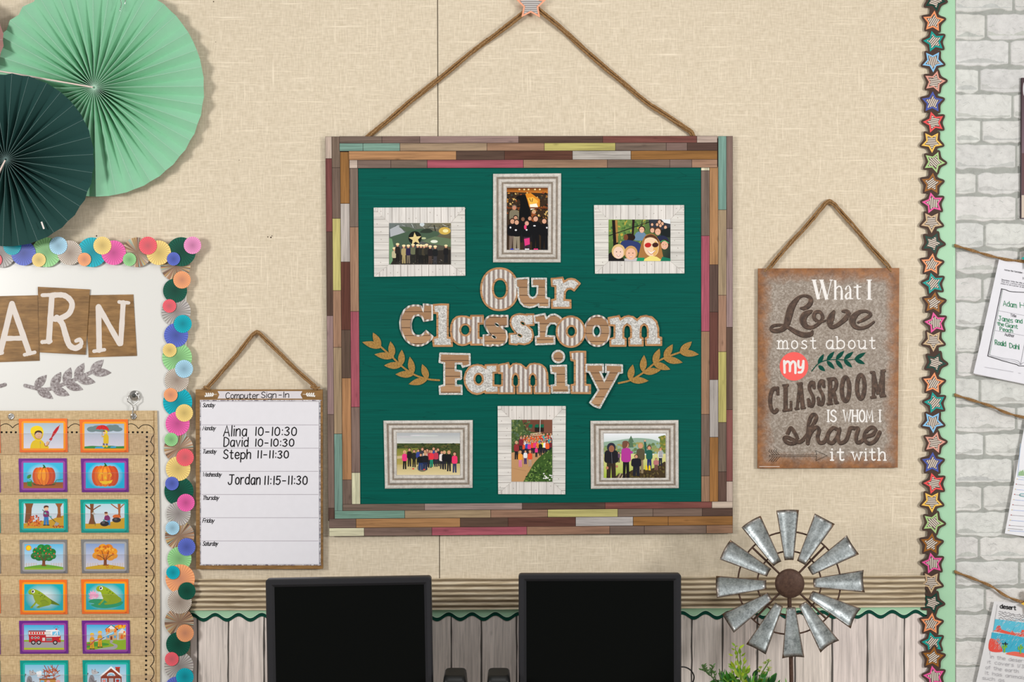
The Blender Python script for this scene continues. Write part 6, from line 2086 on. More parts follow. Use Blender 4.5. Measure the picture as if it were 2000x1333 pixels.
BR = (100, 80, 68)


def raised(c, pts, w):
    c.stroke(smooth(pts, 8), w, BR)


for sh_, dy in (((52, 42, 36), 7),):
    pass
love = ([(590, 505, 30), (650, 500, 56), (715, 440, 62), (718, 370, 56), (660, 335, 36), (580, 345, 34), (520, 400, 62), (455, 500, 92), (415, 640, 92), (385, 740, 76), (320, 800, 60), (220, 815, 50), (178, 785, 44), (215, 745, 36), (300, 735, 34), (400, 760, 42), (520, 830, 62), (620, 868, 68), (720, 860, 60), (748, 815, 22)],
        [(735, 545, 36), (650, 590, 84), (615, 670, 92), (660, 750, 66), (740, 768, 44), (830, 715, 42), (885, 640, 46), (855, 560, 44), (790, 560, 44), (765, 620, 50), (800, 670, 44), (860, 690, 30), (935, 672, 22)],
        [(1040, 548, 34), (1008, 615, 84), (985, 690, 90), (1010, 760, 54), (1090, 735, 50), (1190, 655, 62), (1240, 590, 66), (1215, 550, 56), (1160, 545, 30)],
        [(1370, 700, 22), (1470, 650, 40), (1540, 590, 46), (1480, 545, 34), (1375, 565, 54), (1295, 655, 88), (1320, 745, 64), (1400, 778, 44), (1500, 755, 38), (1590, 690, 24)])
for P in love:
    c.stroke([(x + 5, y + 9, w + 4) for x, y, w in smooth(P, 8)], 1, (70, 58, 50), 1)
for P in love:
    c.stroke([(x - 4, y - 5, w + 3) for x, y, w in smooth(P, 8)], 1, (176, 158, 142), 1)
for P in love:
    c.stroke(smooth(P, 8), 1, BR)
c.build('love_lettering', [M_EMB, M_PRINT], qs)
c = CV(1617, 720, .0092)
c.at(1480, 700, .16504)
share = ([(350, 890), (388, 825), (425, 865), (462, 940), (445, 992), (390, 1008), (330, 985), (312, 945), (350, 935), (420, 965), (490, 990), (555, 940), (620, 840), (685, 720), (680, 672), (640, 672), (608, 740), (592, 850), (588, 1005)],
         [(590, 970), (630, 870), (690, 815), (722, 850), (705, 930), (730, 995), (785, 985), (830, 900)],
         [(945, 845), (885, 825), (825, 900), (828, 975), (880, 1000), (935, 930), (965, 845), (945, 940), (975, 1000), (1040, 970), (1075, 880), (1095, 825), (1150, 828), (1185, 835), (1160, 930), (1175, 992), (1225, 980), (1280, 925)],
         [(1275, 925), (1350, 905), (1392, 850), (1345, 815), (1275, 870), (1258, 950), (1310, 1005), (1385, 975), (1440, 875)])
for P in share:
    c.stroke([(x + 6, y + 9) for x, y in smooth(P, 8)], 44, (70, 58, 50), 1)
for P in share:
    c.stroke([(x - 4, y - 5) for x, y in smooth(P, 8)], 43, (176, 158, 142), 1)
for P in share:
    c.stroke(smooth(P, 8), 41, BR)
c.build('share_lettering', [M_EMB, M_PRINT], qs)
c = CV(1617, 720, .0092)
c.at(1480, 700, .16504)
# CLASSROOM climbing to the right
slab = {'C': (122, 258), 'L': (278, 402), 'A': (430, 565), 'S': (585, 675), 'T': (705, 790), 'R': (812, 955), 'O': (962, 1110), 'P': (1142, 1288), 'M': (1322, 1518)}


def cl(strk, shade):
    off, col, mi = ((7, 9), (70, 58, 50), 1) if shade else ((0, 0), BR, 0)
    for ch, xa, xb in (('C', 128, 252), ('L', 285, 400), ('A', 435, 560), ('S', 592, 672), ('S', 707, 787), ('R', 815, 950), ('O', 975, 1098), ('O', 1155, 1278), ('M', 1330, 1510)):
        xm = (xa + xb) / 2
        yb = 655 - (xm - 130) * .150
        ht = 312
        w = xb - xa

        def T(u, v):
            x = xa + u * w
            return (x + off[0], yb - v * ht - (x - xm) * .14 + off[1])
        wv, wh = 46, 26
        def vs(u, v0, v1, ww=wv):
            c.stroke([T(u, v0), T(u, v1)], ww, col, mi, cap='flat')
        def hs(u0, u1, v, ww=wh):
            c.stroke([T(u0, v), T(u1, v)], ww, col, mi, cap='flat')
        if ch == 'O':
            c.stroke([T(.5 + .36 * math.cos(a), .5 + .45 * math.sin(a)) for a in [2 * math.pi * k / 40 for k in range(41)]], 44, col, mi)
        elif ch == 'C':
            c.stroke([T(.55 + .42 * math.cos(a), .48 + .45 * math.sin(a)) for a in [math.radians(k) for k in range(55, 310, 8)]], 42, col, mi)
            vs(.86, .66, .98, 30)
        elif ch == 'L':
            vs(.36, .02, .98); hs(.05, .68, .98); hs(.05, .98, .03); vs(.92, .02, .36, 26)
        elif ch == 'A':
            c.stroke([T(.22, .03), T(.45, .97)], 26, col, mi, cap='flat'); c.stroke([T(.78, .03), T(.52, .97)], 46, col, mi, cap='flat'); hs(.2, .75, .97); hs(.3, .7, .32); hs(.0, .42, .03); hs(.56, 1.02, .03)
        elif ch == 'S':
            c.stroke(smooth([T(.88, .74), T(.72, .93), T(.4, .92), T(.2, .74), T(.45, .56), (T(.75, .4)), T(.82, .22), T(.6, .06), T(.25, .1), T(.1, .3)], 6), 38, col, mi); vs(.92, .68, .97, 22); vs(.08, .03, .34, 22)
        elif ch == 'R':
            vs(.28, .02, .98); hs(.0, .5, .98); hs(.0, .52, .03); c.stroke(smooth([T(.4, .95), T(.72, .94), T(.84, .76), T(.7, .56), T(.4, .53)], 6), 38, col, mi); c.stroke([T(.56, .53), T(.8, .05)], 42, col, mi, cap='flat'); hs(.66, 1.03, .03)
        elif ch == 'M':
            vs(.2, .02, .98, 34); vs(.8, .02, .98, 46); c.stroke([T(.2, .97), T(.5, .12)], 40, col, mi, cap='flat'); c.stroke([T(.5, .12), T(.8, .97)], 26, col, mi, cap='flat'); hs(-.02, .3, .98); hs(.7, 1.0, .98); hs(.0, .38, .03); hs(.62, 1.02, .03)


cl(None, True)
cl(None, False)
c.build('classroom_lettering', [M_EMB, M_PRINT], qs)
rope('hanging_rope', [(1494, 532, .006), (1503, 522, .008), (1548, 470, .007), (1590, 425, .007), (1612, 398, .007), (1620, 393, .007), (1630, 399, .007), (1662, 437, .007), (1700, 481, .007), (1733, 519, .008), (1741, 530, .006)], 1.9, 3, 3.0, qs, 300, 4)

# ================================================================== RIGHT EDGE: mint strip, stars, brick wall hangings
for ya, yb, lab, d in ((-60, 528, 'upper length of the vertical mint green border beside the brick wall', .0010), (527, 1249, 'middle length of the vertical mint green border beside the brick wall', .0016), (1248, 1750, 'lowest length of the vertical mint green border beside the brick wall', .0022)):
    c = CV(1845, (ya + yb) / 2, d)
    c.slab([(1818, ya), (1865.5, ya), (1865.5, yb), (1818, yb)], .0005, (172, 216, 180), 0, side=(120, 160, 128))
    if ya < 0:
        c.stroke([(1862.5, 500), (1863, 522)], .5, (220, 240, 222))  # strip of glare near the outer edge, painted as a pale line
    tag(c.build('mint_border', M_GLOSS), lab, 'border', 'mint vertical border pieces')

SC = {'or': (246, 156, 106), 'te': (16, 160, 150), 'lb': (140, 196, 236), 'pt': (226, 160, 142), 'bl': (76, 92, 172), 're': (240, 84, 84), 'ye': (246, 196, 92), 'lg': (172, 206, 136), 'br': (156, 98, 34), 'pi': (236, 92, 160), 'ta': (206, 176, 138), 'dg': (12, 66, 54)}
seq = ['or', 'te', 'lb', 'pt', 'bl', 're', 'ye', 'lg', 'br', 'pi', 'ta', 'dg']
rots = {'or': 6, 'te': -14, 'lb': 178, 'pt': 14, 'bl': 2, 're': -16, 'ye': 179, 'lg': 22, 'br': 6, 'pi': -12, 'ta': 180, 'dg': 24}
s1 = [(1826, 1, 'dg'), (1823, 42, 'or'), (1824.5, 81, 'te'), (1822, 120, 'lb'), (1825.5, 159.5, 'pt'), (1821, 200, 'bl'), (1824, 239, 're'), (1820, 277.5, 'ye'), (1824.5, 317, 'lg'), (1820, 359, 'br'), (1822, 397, 'pi'), (1819.5, 434, 'ta'), (1822, 475, 'dg'), (1819.5, 516.5, 'or'), (1823, 554, 'te')]
s2 = [(1824, 592, 'br'), (1827, 631, 'pi'), (1823, 666, 'ta'), (1827, 709, 'dg'), (1823, 749, 'or'), (1826, 787, 'te'), (1822, 825, 'lb'), (1825.5, 865, 'pt'), (1821, 905, 'bl'), (1825, 945, 're'), (1820, 980.5, 'ye'), (1822.5, 1022, 'lg'), (1818.5, 1063, 'br'), (1821.5, 1101, 'pi'), (1819, 1138, 'ta'), (1821, 1178, 'dg'), (1818.5, 1219, 'or'), (1821.5, 1256, 'te')]
s3 = [(1822.5, 1285, 'br'), (1824.5, 1322, 'pi'), (1821, 1360, 'ta')]


def cut(P, yy):
    n = len(P)
    return sorted(P[k - 1][0] + (yy - P[k - 1][1]) / (P[k][1] - P[k - 1][1]) * (P[k][0] - P[k - 1][0]) for k in range(n) if (P[k - 1][1] - yy) * (P[k][1] - yy) < 0)


def star_strip(items, d, lab):
    ym = (items[0][1] + items[-1][1]) / 2
    root = empty('star_border', W(1822, ym, d), lab, 'border', 'star border strips')
    c = CV(1822, ym, d)
    B = (78, 60, 52)
    for n_, ((xa, ya, _), (xb, yb, _)) in enumerate(zip(items, items[1:])):
        c.y = n_ * 1e-6
        c.slab([(xa - 9, ya), (xa + 9, ya), (xb + 9, yb), (xb - 9, yb)], .0006, B)
    for n_, (x, y, k) in enumerate(items):
        c.y = 1e-5 + n_ * 6e-6
        P = rnd(rnd(star(x, y, 26.5, .54, rots[k]), 5), 2)
        c.slab(P, .0006, B)
        c.stroke(P + [P[0], P[1]], 3.2, B, 0, c.y + 3e-6)
    c.build('brown_backing', M_PRINT, root)
    rr = random.Random(int(ym))
    for x, y, k in items:
        e = CV(x, y, d + .0008)
        e.slab(star(x, y, 21.5, .52, rots[k]), .0003, SC[k])
        so = e.build('star', M_GLOSS, root)
        f = CV(x, y, d + .00115)
        f.slab(star(0, 0, 15.0, .54, 0), .0001, (94, 82, 74)) if False else None
        f.at(x, y)
        P = star(0, 0, 15.2, .54, rots[k])
        f.poly(P, (104, 90, 82))
        yv = f.y + 1.5e-5
        ang = {'or': -60, 'te': -50, 'lb': 75, 'pt': 8, 'bl': -65, 're': 10, 'ye': 3, 'lg': 45, 'br': -35, 'pi': 87, 'ta': 4, 'dg': 18}[k]
        ca, sa = math.cos(math.radians(ang)), math.sin(math.radians(ang))
        Pr = [(p[0] * ca + p[1] * sa, -p[0] * sa + p[1] * ca) for p in star(0, 0, 14.0, .54, rots[k])]
        for i in range(-5, 6):
            v = i * 3.5 + .2
            xs = cut(Pr, v)
            for j in range(0, len(xs) - 1, 2):
                if xs[j + 1] - xs[j] > .8:
                    f.line(xs[j] * ca - v * sa, xs[j] * sa + v * ca, xs[j + 1] * ca - v * sa, xs[j + 1] * sa + v * ca, 1.9, (226, 214, 200), 0, yv)
        q = f.build('corrugated_centre', M_PRINT, so)
        q.location = Vector((0, -.00035, 0))
    return root


star_strip(s1, .0040, 'upper run of outlined stars from the top edge down to a teal star')
star_strip(s3, .0062, 'lowest run of outlined stars starting at the brown star near the bottom edge')
star_strip(s2, .0052, 'long middle run of outlined stars beginning at the brown star by the worksheet')


def twine(path, lab, seed):
    rr = random.Random(seed)
    mb = MB()
    P = smooth(path, 12)
    o = W(*path[0])
    for k in range(2):
        pts = []
        acc = 0
        for i, p in enumerate(P):
            if i:
                acc += math.hypot(p[0] - P[i - 1][0], p[1] - P[i - 1][1])
            an = k * math.pi + acc / 11
            pts.append(W(p[0], p[1] + 1.35 * math.cos(an), p[2] + .0015 * math.sin(an)) - o)
        mb.tube(pts, 1.75 * S, 7)
    for k in range(14):
        i = rr.randrange(len(P))
        a = W(*P[i]) - o
        mb.tube([a, a + Vector((rr.uniform(-.006, .006), -.002, rr.uniform(-.005, .006)))], .0003, 4)
    return tag(mb.build('jute_twine', M_ROPE, None, o), lab, 'twine', 'twines across the brick wall')


twine([(1864, 479.5, .006), (1900, 490, .010), (1950, 504, .012), (1998, 511, .012), (2200, 530, .010), (2380, 520, .006)], 'upper jute twine across the brick wall, above the book worksheet', 1)
twine([(1864, 771.5, .006), (1930, 792, .011), (2000, 816, .012), (2200, 850, .010), (2380, 840, .006)], 'middle jute twine across the brick wall, below the book worksheet', 2)
twine([(1864, 1117, .006), (1930, 1143, .011), (1998, 1177, .012), (2200, 1215, .010), (2380, 1200, .006)], 'lowest jute twine across the brick wall, above the desert drawing', 3)


def sheet(c, quad, bow, col, nu=10, nv=14, thick=None):
    """a hanging sheet of paper that bows away from the wall"""
    y0 = c.y
    def at(u, v):
        a = (quad[0][0] + (quad[1][0] - quad[0][0]) * u, quad[0][1] + (quad[1][1] - quad[0][1]) * u)
        b = (quad[3][0] + (quad[2][0] - quad[3][0]) * u, quad[3][1] + (quad[2][1] - quad[3][1]) * u)
        return (a[0] + (b[0] - a[0]) * v, a[1] + (b[1] - a[1]) * v)
    for i in range(nu):
        for j in range(nv):
            idx = []
            for u, v in ((i, j), (i + 1, j), (i + 1, j + 1), (i, j + 1)):
                uu, vv = u / nu, v / nv
                idx.append(c.vert(at(uu, vv), y0 + bow * math.sin(math.pi * vv)))
            c.face(idx, lin(col))


# worksheet 1: book report
ws = CV(1990, 620, .010)
qd = [(1951.5, 505), (2129, 538), (2078, 766), (1901, 729.5)]
ws.y = 0
sheet(ws, [(q[0] + 2.5, q[1] + 1.5) for q in qd], .001, (214, 212, 216))
ws.y = .0006
sheet(ws, qd, .0012, (232, 231, 237))
ws.y = .0020
ws.at(1880, 490, .2027)
BK = (34, 32, 36)


def wtxt(s_, x, y, h, w, col, lw, rise=-.17):
    text(ws, s_, x, y, h, w, lw, col, -.05, 1.4, rise=-rise, wob=.12)


wtxt('Across the Curriculum -', 402, 190, 14, 186, (96, 94, 98), 2.4)
wtxt('N', 580, 276, 22, 14, (60, 58, 62), 3.5)
wtxt('Directions: Write the title and', 375, 285, 12, 232, (110, 108, 114), 2.2)
wtxt('Then draw a picture showing w', 372, 303, 12, 236, (126, 124, 130), 1.8)
wtxt('chance to tell a partner all about', 366, 321, 12, 240, (126, 124, 130), 1.8)
ws.stroke(smooth([(372, 368), (410, 376), (450, 392), (510, 398), (600, 402)], 5), 6, BK)
ws.stroke([(372, 366), (240, 1015)], 5.5, BK)
ws.stroke([(384, 374), (258, 1008)], 2.5, (120, 150, 124)); ws.stroke([(378, 372), (249, 1012)], 1.5, (150, 140, 160))
ws.stroke([(240, 1015), (380, 1060), (520, 1098), (540, 1110), (600, 1112)], 6, BK)
ws.stroke(smooth([(258, 1005), (380, 1035), (480, 1050), (535, 1065), (558, 1098)], 5), 2.5, (130, 130, 136)); ws.stroke(smooth([(270, 1018), (400, 1052), (500, 1070), (556, 1100)], 5), 2, (150, 150, 156)); ws.stroke(smooth([(560, 1098), (580, 1080), (620, 1075)], 4), 2.5, (130, 130, 136))
ws.stroke([(556, 1098), (640, 640)], 2.5, (110, 110, 116))
ws.stroke([(340, 578), (640, 634)], 2.2, (130, 130, 136)); ws.stroke([(304, 768), (640, 828)], 2.2, (130, 130, 136))
GP_ = (22, 132, 84)
wtxt('Adam', 390, 530, 50, 128, GP_, 5)
wtxt('H', 552, 548, 50, 40, GP_, 5)
wtxt('Title', 460, 634, 26, 54, (80, 78, 84), 3.2)
wtxt('James', 345, 673, 46, 135, GP_, 5)
wtxt('and', 506, 690, 40, 66, GP_, 5)
wtxt('the', 334, 718, 34, 60, GP_, 5)
wtxt('Giant', 410, 733, 38, 118, GP_, 5)
wtxt('Peach', 358, 770, 36, 122, GP_, 5)
wtxt('Author', 404, 820, 28, 92, (80, 78, 84), 3.2)
wtxt('Roald', 312, 905, 46, 102, GP_, 5)
wtxt('Dahl', 450, 936, 46, 92, GP_, 5)
ws.stroke([(212, 1122), (486, 1168)], 3, (176, 174, 180)); ws.stroke([(536, 1178), (556, 1182)], 3, (176, 174, 180))
tag(ws.build('worksheet', M_PAPER), 'white worksheet with an open book outline and green handwriting on the brick wall', 'paper', 'papers on the brick wall')

# lined writing paper
lp = CV(2005, 950, .010)
lp.y = 0
sheet(lp, [(2003.5, 818), (2180, 840), (2140, 1070), (1962.5, 1042.5)], .0012, (236, 236, 240))
lp.y = .0016
lp.at(1880, 860, .355)
lp.stroke([(318, 20), (302, 200), (360, 212)], 2, (150, 186, 222))
lp.stroke([(348, 0), (345, 210)], 2, (150, 186, 222))
for i in range(12):
    lp.stroke(smooth([(306 + i * 3, 196), (309 + i * 3, 168 + R.uniform(-6, 8))], 2), 1.6, (150, 200, 130))
for i in range(11):
    y = 215 + i * 28.3
    x = 296 - i * 4.6
    col = (110, 150, 214) if i % 2 == 0 else (110, 104, 108)
    lp.stroke([(x, y), (380, y + 9)], 1.4, col)
    lp.ell(x + 3, y - 1, 2.6, 2.6, (236, 206, 110) if i % 2 == 0 else (186, 40, 40), 0, 8)
lp.stroke(smooth([(338, 296), (318, 296), (314, 306), (338, 312)], 4), 3, (40, 150, 150)); lp.stroke([(250, 486), (330, 494)], 1.5, (90, 90, 96))
tag(lp.build('writing_paper', M_PAPER), 'white ruled writing paper cut off by the right edge, under the middle twine', 'paper', 'papers on the brick wall')

# desert drawing
dp = CV(1985, 1260, .010)
dp.y = 0
sheet(dp, [(1941.5, 1175), (2100, 1189), (2060, 1400), (1894, 1388)], .0012, (222, 221, 222))
dp.y = .0016
dp.at(1880, 860, .355)
dp.stroke([(190, 905), (148, 1180)], 1.2, (110, 110, 116))
text(dp, 'desert', 206, 925, 22, 86, 4, (16, 16, 18), 0, 1.2, rise=.12)
for i in range(5):
    x = 200
    y = 944 + i * 11
    P = [(198 + k * 6, y + k * .9 + R.uniform(-5, 5)) for k in range(26)]
    dp.stroke(P, 1.8, (128, 126, 130))
dp.poly([(178, 985), (380, 1010), (380, 1060), (166, 1052)], (96, 190, 214)); dp.poly([(166, 1050), (180, 1044), (190, 1022), (205, 1020), (212, 1042), (262, 1058), (270, 1046), (284, 1062), (318, 1064), (324, 1044), (380, 1048), (380, 1086), (320, 1082), (240, 1066)], (226, 92, 74))
dp.poly([(160, 1058), (240, 1068), (320, 1084), (380, 1088), (380, 1180), (145, 1160)], (70, 176, 204)); dp.poly(smooth([(150, 1095), (180, 1102), (206, 1130), (216, 1165), (146, 1158)], 4, True), (228, 84, 72)); dp.poly(smooth([(236, 1176), (290, 1164), (380, 1186), (380, 1200), (300, 1190)], 4, True), (230, 110, 92))
for i in range(150):
    x, y = R.uniform(170, 345), R.uniform(990, 1155)
    dp.stroke([(x, y), (x + R.uniform(6, 14), y - R.uniform(4, 16))], 1.1, R.choice([(150, 214, 232), (66, 164, 196), (206, 232, 238), (226, 232, 236)]))
for i in range(60):
    x, y = R.uniform(150, 212), R.uniform(1100, 1158)
    dp.stroke([(x, y), (x + 5, y - 12)], 1.1, (240, 150, 138))
for x, y in ((228, 1165), (316, 1172)):
    dp.stroke([(x, y), (x + 3, y - 44)], 8, (128, 186, 66)); dp.stroke([(x + 2, y - 20), (x - 10, y - 22), (x - 10, y - 34)], 6, (128, 186, 66)); dp.stroke([(x + 2, y - 24), (x + 12, y - 26), (x + 12, y - 36)], 6, (128, 186, 66))
dp.stroke([(218, 1120), (246, 1122)], 5, (40, 40, 44)); dp.stroke([(233, 1112), (234, 1128)], 5, (40, 40, 44))
for s_, x, y, w in (('In the desert', 150, 1200, 196), ('it covers 1/3', 136, 1228, 200), ('of the earth', 126, 1258, 180), ('It has animals', 122, 1288, 222), ('such as', 108, 1316, 120)):
    text(dp, s_, x, y, 19, w, 1.6, (150, 148, 154), 0, 1.6, rise=.13, wob=.3)
tag(dp.build('desert_drawing', M_PAPER), 'paper with a red and blue crayon desert drawing and pencil writing', 'paper', 'papers on the brick wall')


def clothespin(px, py, rot, col, lab):
    root = empty('clothespin', W(px, py, .013), lab, 'clothespin', 'clothespins on the twines')
    root.rotation_euler.y = math.radians(rot)
    for s_ in (-1, 1):
        mb = MB()
        mb.box(-.0045, -.0045 + s_ * .0035 - .002, -.036, .0045, -.001 + s_ * .0035 - .002, .036, lin((208, 170, 120)))
        mb.build('wooden_prong', M_WSX, root, bevel=.0008)
    mb = MB()
    mb.tube([(-.0055, -.008, .002), (-.0055, .003, .002), (-.0055, .003, .006), (-.0055, -.008, .006)], .0007, 6)
    mb.tube([(.0055, -.008, .002), (.0055, .003, .002), (.0055, .003, .006), (.0055, -.008, .006)], .0007, 6)
    mb.build('spring', M_CHROME, root)
    c = CV(px, py, 0.0225)
    k = c.k
    c.slab(star(px, py - 4, 21, .5, 0), .0008, col)
    o = c.build('star_top', M_PRINT, root)
    o.location = Vector((0, -.0092, 0))


clothespin(2013, 511, -12, (22, 164, 158), 'clothespin with a teal star, its point showing at the right edge above the worksheet')
clothespin(2013, 1183, -16, (236, 190, 70), 'clothespin with a yellow star, barely showing at the right edge on the lowest twine')

c = CV(2080, 291, .002)
c.slab([(1993.5, 153), (2170, 151), (2168, 426), (1992, 428)], .006, (70, 44, 52), 0, side=(40, 24, 30))
c.grad([(1995, 156), (2168, 154), (2167, 300), (1994, 300)], [(64, 44, 48)] * 2 + [(112, 86, 96)] * 2)
c.poly([(1994, 300), (2167, 300), (2167, 380), (1994, 380)], (84, 40, 44)); c.poly([(1993.5, 382), (2167, 382), (2166, 424), (1993.5, 426)], (196, 178, 160)); c.ell(1999, 175, 3, 14, (206, 204, 206))
tag(c.build('poster', M_GLOSS), 'dark brown poster with a beige foot, its left edge showing at the upper right', 'poster')

# ================================================================== DESK AND WHAT STANDS ON IT
DT = .76
dk = empty('desk', (0.05, -.33, 0), 'long grey desk along the wall carrying the monitors, speakers, plant and windmill', 'desk')
MB().box(-1.0, -.33, DT - .03, 1.0, .31, DT, lin((196, 188, 178))).build('worktop', M_WSX, dk, bevel=.004)
for x in (-.94, .94):
    for y in (-.28, .26):
        MB().box(x - .025, y - .025, 0, x + .025, y + .025, DT - .03, lin((120, 118, 116))).build('leg', M_BLACK, dk)


def monitor(outer, screen, d, roll, lab):
    (xa, ya), (xb, yb) = outer
    k = S * (D - d) / D
    cx = (xa + xb) / 2
    ztop = ZC + (666.5 - ya) * k
    w = (xb - xa) * k
    h = .338
    zc = ztop - h / 2
    x0 = (cx - 1000) * k
    root = empty('monitor', (x0, -d, DT), lab, 'monitor', 'computer monitors')
    z0 = zc - DT
    rm = Matrix.Rotation(math.radians(roll), 4, 'Y')
    def rot(o):
        o.matrix_local = Matrix.Translation((0, 0, z0)) @ rm @ Matrix.Translation(o.location)
        return o
    l, r_, t = (screen[0] - xa) * k, (xb - screen[2]) * k, (screen[1] - ya) * k
    b = .024
    mb = MB()
    hw, hh = w / 2, h / 2
    def ring(ix0, iz0, ix1, iz1, y, rad):
        return [(p[0], y, p[1]) for p in rounded(ix0, iz0, ix1, iz1, rad, 5)]
    rings = [ring(-hw + .02, -hh + .02, hw - .02, hh - .02, .055, .02), ring(-hw + .003, -hh + .003, hw - .003, hh - .003, .030, .008), ring(-hw, -hh, hw, hh, .022, .0065), ring(-hw, -hh, hw, hh, .003, .0065), ring(-hw + .0025, -hh + .0025, hw - .0025, hh - .0025, 0, .005),
             ring(-hw + l - .006, -hh + b - .006, hw - r_ + .006, hh - t + .006, .0004, .002), ring(-hw + l - .004, -hh + b - .004, hw - r_ + .004, hh - t + .004, .0022, .0015), ring(-hw + l, -hh + b, hw - r_, hh - t, .0060, .0006)]
    mb.grid(rings, lin((38, 38, 42)), sm=False, closed=True)
    mb.face(rings[0], lin((38, 38, 42)))
    rot(mb.build('bezel_housing', M_BLACK, root))
    mb = MB()
    mb.box(-hw + l - .001, .0058, -hh + b - .001, hw - r_ + .001, .0075, hh - t + .001, lin((9, 11, 10)))
    rot(mb.build('screen', M_SCREEN, root))
    mb = MB()
    mb.box(-.035, .045, .012, .035, .065, z0 + .02, lin((30, 30, 34)))
    mb.build('stand_neck', M_BLACK, root, bevel=.004)
    mb = MB()
    mb.lathe([(.0001, 0), (.115, 0), (.118, .004), (.112, .010), (.05, .016), (.0001, .016)], 40, 'z', lin((32, 32, 35)))
    mb.build('stand_base', M_BLACK, root, (0, .05, 0))


monitor(((520.8, 1130), (844.5, 0)), (537.5, 1146, 830), .22, -1.0, 'black computer monitor on the left, below the sign-in board')
monitor(((1013.2, 1122.5), (1331, 0)), (1028.5, 1136.5, 1316.5), .22, -.12, 'black computer monitor on the right, beside the windmill')


def speaker(px, w, lab):
    d = .25
    k = S * (D - d) / D
    zt = ZC + (666.5 - 1316) * k - DT
    root = empty('desktop_speaker', W(px, 1316, d) * 1.0, lab, 'speaker', 'desktop speakers')
    root.location.z = DT
    hw = w * k / 2
    rows = []
    for z, f, yb in ((0, 1.12, 0), (.01, 1.15, 0), (zt * .5, 1.12, 0), (zt - .03, 1.06, 0), (zt - .012, 1.0, 0.004), (zt - .003, .94, .010), (zt, .84, .018)):
        rows.append([(p[0], p[1], z) for p in rounded(-hw * f, -.035 + yb, hw * f, .055 - yb * .3, .010, 5)])
    mb = MB()
    mb.grid(rows, lin((15, 16, 16)), closed=True)
    mb.face(rows[-1], lin((15, 16, 16)))
    mb.face(rows[0][::-1], lin((15, 16, 16)))
    mb.build('cabinet', M_BLACK, root)
    mb = MB()
    a = [(-hw * .8, -.0365, .02), (hw * .8, -.0365, .02), (hw * .76, -.0365, zt - .05), (-hw * .76, -.0365, zt - .05)]
    mb.face(a, lin((12, 12, 12)))
    mb.face([(-hw * .8, -.034, .02), (hw * .8, -.034, .02), a[1], a[0]], lin((12, 12, 12)))
    mb.build('front_grille', M_SCREEN, root)
    mb = MB()
    mb.lathe([(.0001, -.0008), (.008, -.0008), (.009, 0)], 20, 'y', lin((60, 60, 62)))
    mb.build('volume_knob', M_BLACK, root, (0, -.0365, zt - .035))


speaker(888.5, 44, 'small black desktop speaker next to the left monitor')
speaker(974, 44, 'small black desktop speaker next to the right monitor')

mb = MB()
o = W(1340, 1304, .16)
pts = [W(x, y, d) - o for x, y, d in smooth([(1322, 1304, .155), (1338, 1304, .15), (1350, 1311, .145), (1355.5, 1323, .14), (1352, 1338, .135), (1347, 1360, .13), (1343, 1395, .125), (1341, 1430, .12)], 6)]
bot = Vector((pts[-1].x, pts[-1].y, DT + .008 - o.z))
pts += [bot + Vector((0, .0, .06)), bot + Vector((-.005, .01, .01)), bot + Vector((-.02, .03, .0)), bot + Vector((-.05, .06, 0))]
mb.tube(pts, .0016, 8, lin((20, 20, 22)))
tag(mb.build('monitor_cable', M_BLACK, None, o), 'thin black cable looping out from behind the right monitor', 'cable')

# ------------------------------------------------------------------ windmill
WD = .17
kw = S * (D - WD) / D
wm = empty('windmill', W(1542.5, 1140.5, WD), 'galvanised metal garden windmill with twelve blades on a rusty stake', 'windmill')
bl = None
rm_ = random.Random(3)
for i in range(12):
    a = math.radians(90 + 2.2 - 30 * i)
    mb = MB()
    r0, r1 = 46 * kw, 144 * kw
    w0, w1 = 9.0 * kw, 22.2 * kw
    n, m = 12, 10
    rows, cols = [], []
    for j in range(n + 1):
        t = j / n
        rr = r0 + (r1 - r0) * t
        ww = w0 + (w1 - w0) * t
        row, cr = [], []
        for q in range(m + 1):
            u = -1 + 2 * q / m
            # dished across its width and pitched like a blade
            yy = .05 * ww * u - .42 * ww * (u * u - .35)
            xx, zz = rr, ww * u * .985
            row.append((xx * math.cos(a) - zz * math.sin(a), yy, xx * math.sin(a) + zz * math.cos(a)))
            e = min(min(t, 1 - t) * (r1 - r0) / (3.6 * kw), (1 - abs(u)) * ww / (2.6 * kw))
            e = max(0, min(1, e + rm_.uniform(-.12, .12) * (1 if e < 2 else 0)))
            cr.append(tuple(x * (1 - e) + y * e for x, y in zip((.26, .13, .06), (.90, .92, .92))) + (1,))
        rows.append(row)
        cols.append(cr)
    # edge loops close to the border so the rust stays a thin rim
    mb.grid(rows, sm=True, colf=lambda i_, j_: cols[i_][j_])
    ob = mb.build('blade', M_BLADE, wm)
    sol = ob.modifiers.new('thickness', 'SOLIDIFY')
    sol.thickness = .0009
mb = MB()
mb.lathe([(.0001, -.0125), (.012, -.0120), (.022, -.0105), (.029, -.0080), (28.6 * kw * .98, -.004), (28.6 * kw, 0), (28.6 * kw, .003), (.0001, .003)], 48, 'y')
mb.build('hub_cap', M_RUST, wm)
for rad in (62.5, 100.5):
    mb = MB()
    P = [(rad * kw * math.cos(2 * math.pi * k / 72), .0060, rad * kw * math.sin(2 * math.pi * k / 72)) for k in range(73)]
    mb.tube(P, .0019, 8)
    mb.build('wire_ring', M_RUST, wm)
for k in range(4):
    a = math.radians(46 + 90 * k)
    mb = MB()
    mb.tube([(20 * kw * math.cos(a), .0062, 20 * kw * math.sin(a)), (101 * kw * math.cos(a), .0064, 101 * kw * math.sin(a))], .0024, 8)
    mb.build('spoke', M_RUST, wm)
mb = MB()
zb = DT - wm.location.z
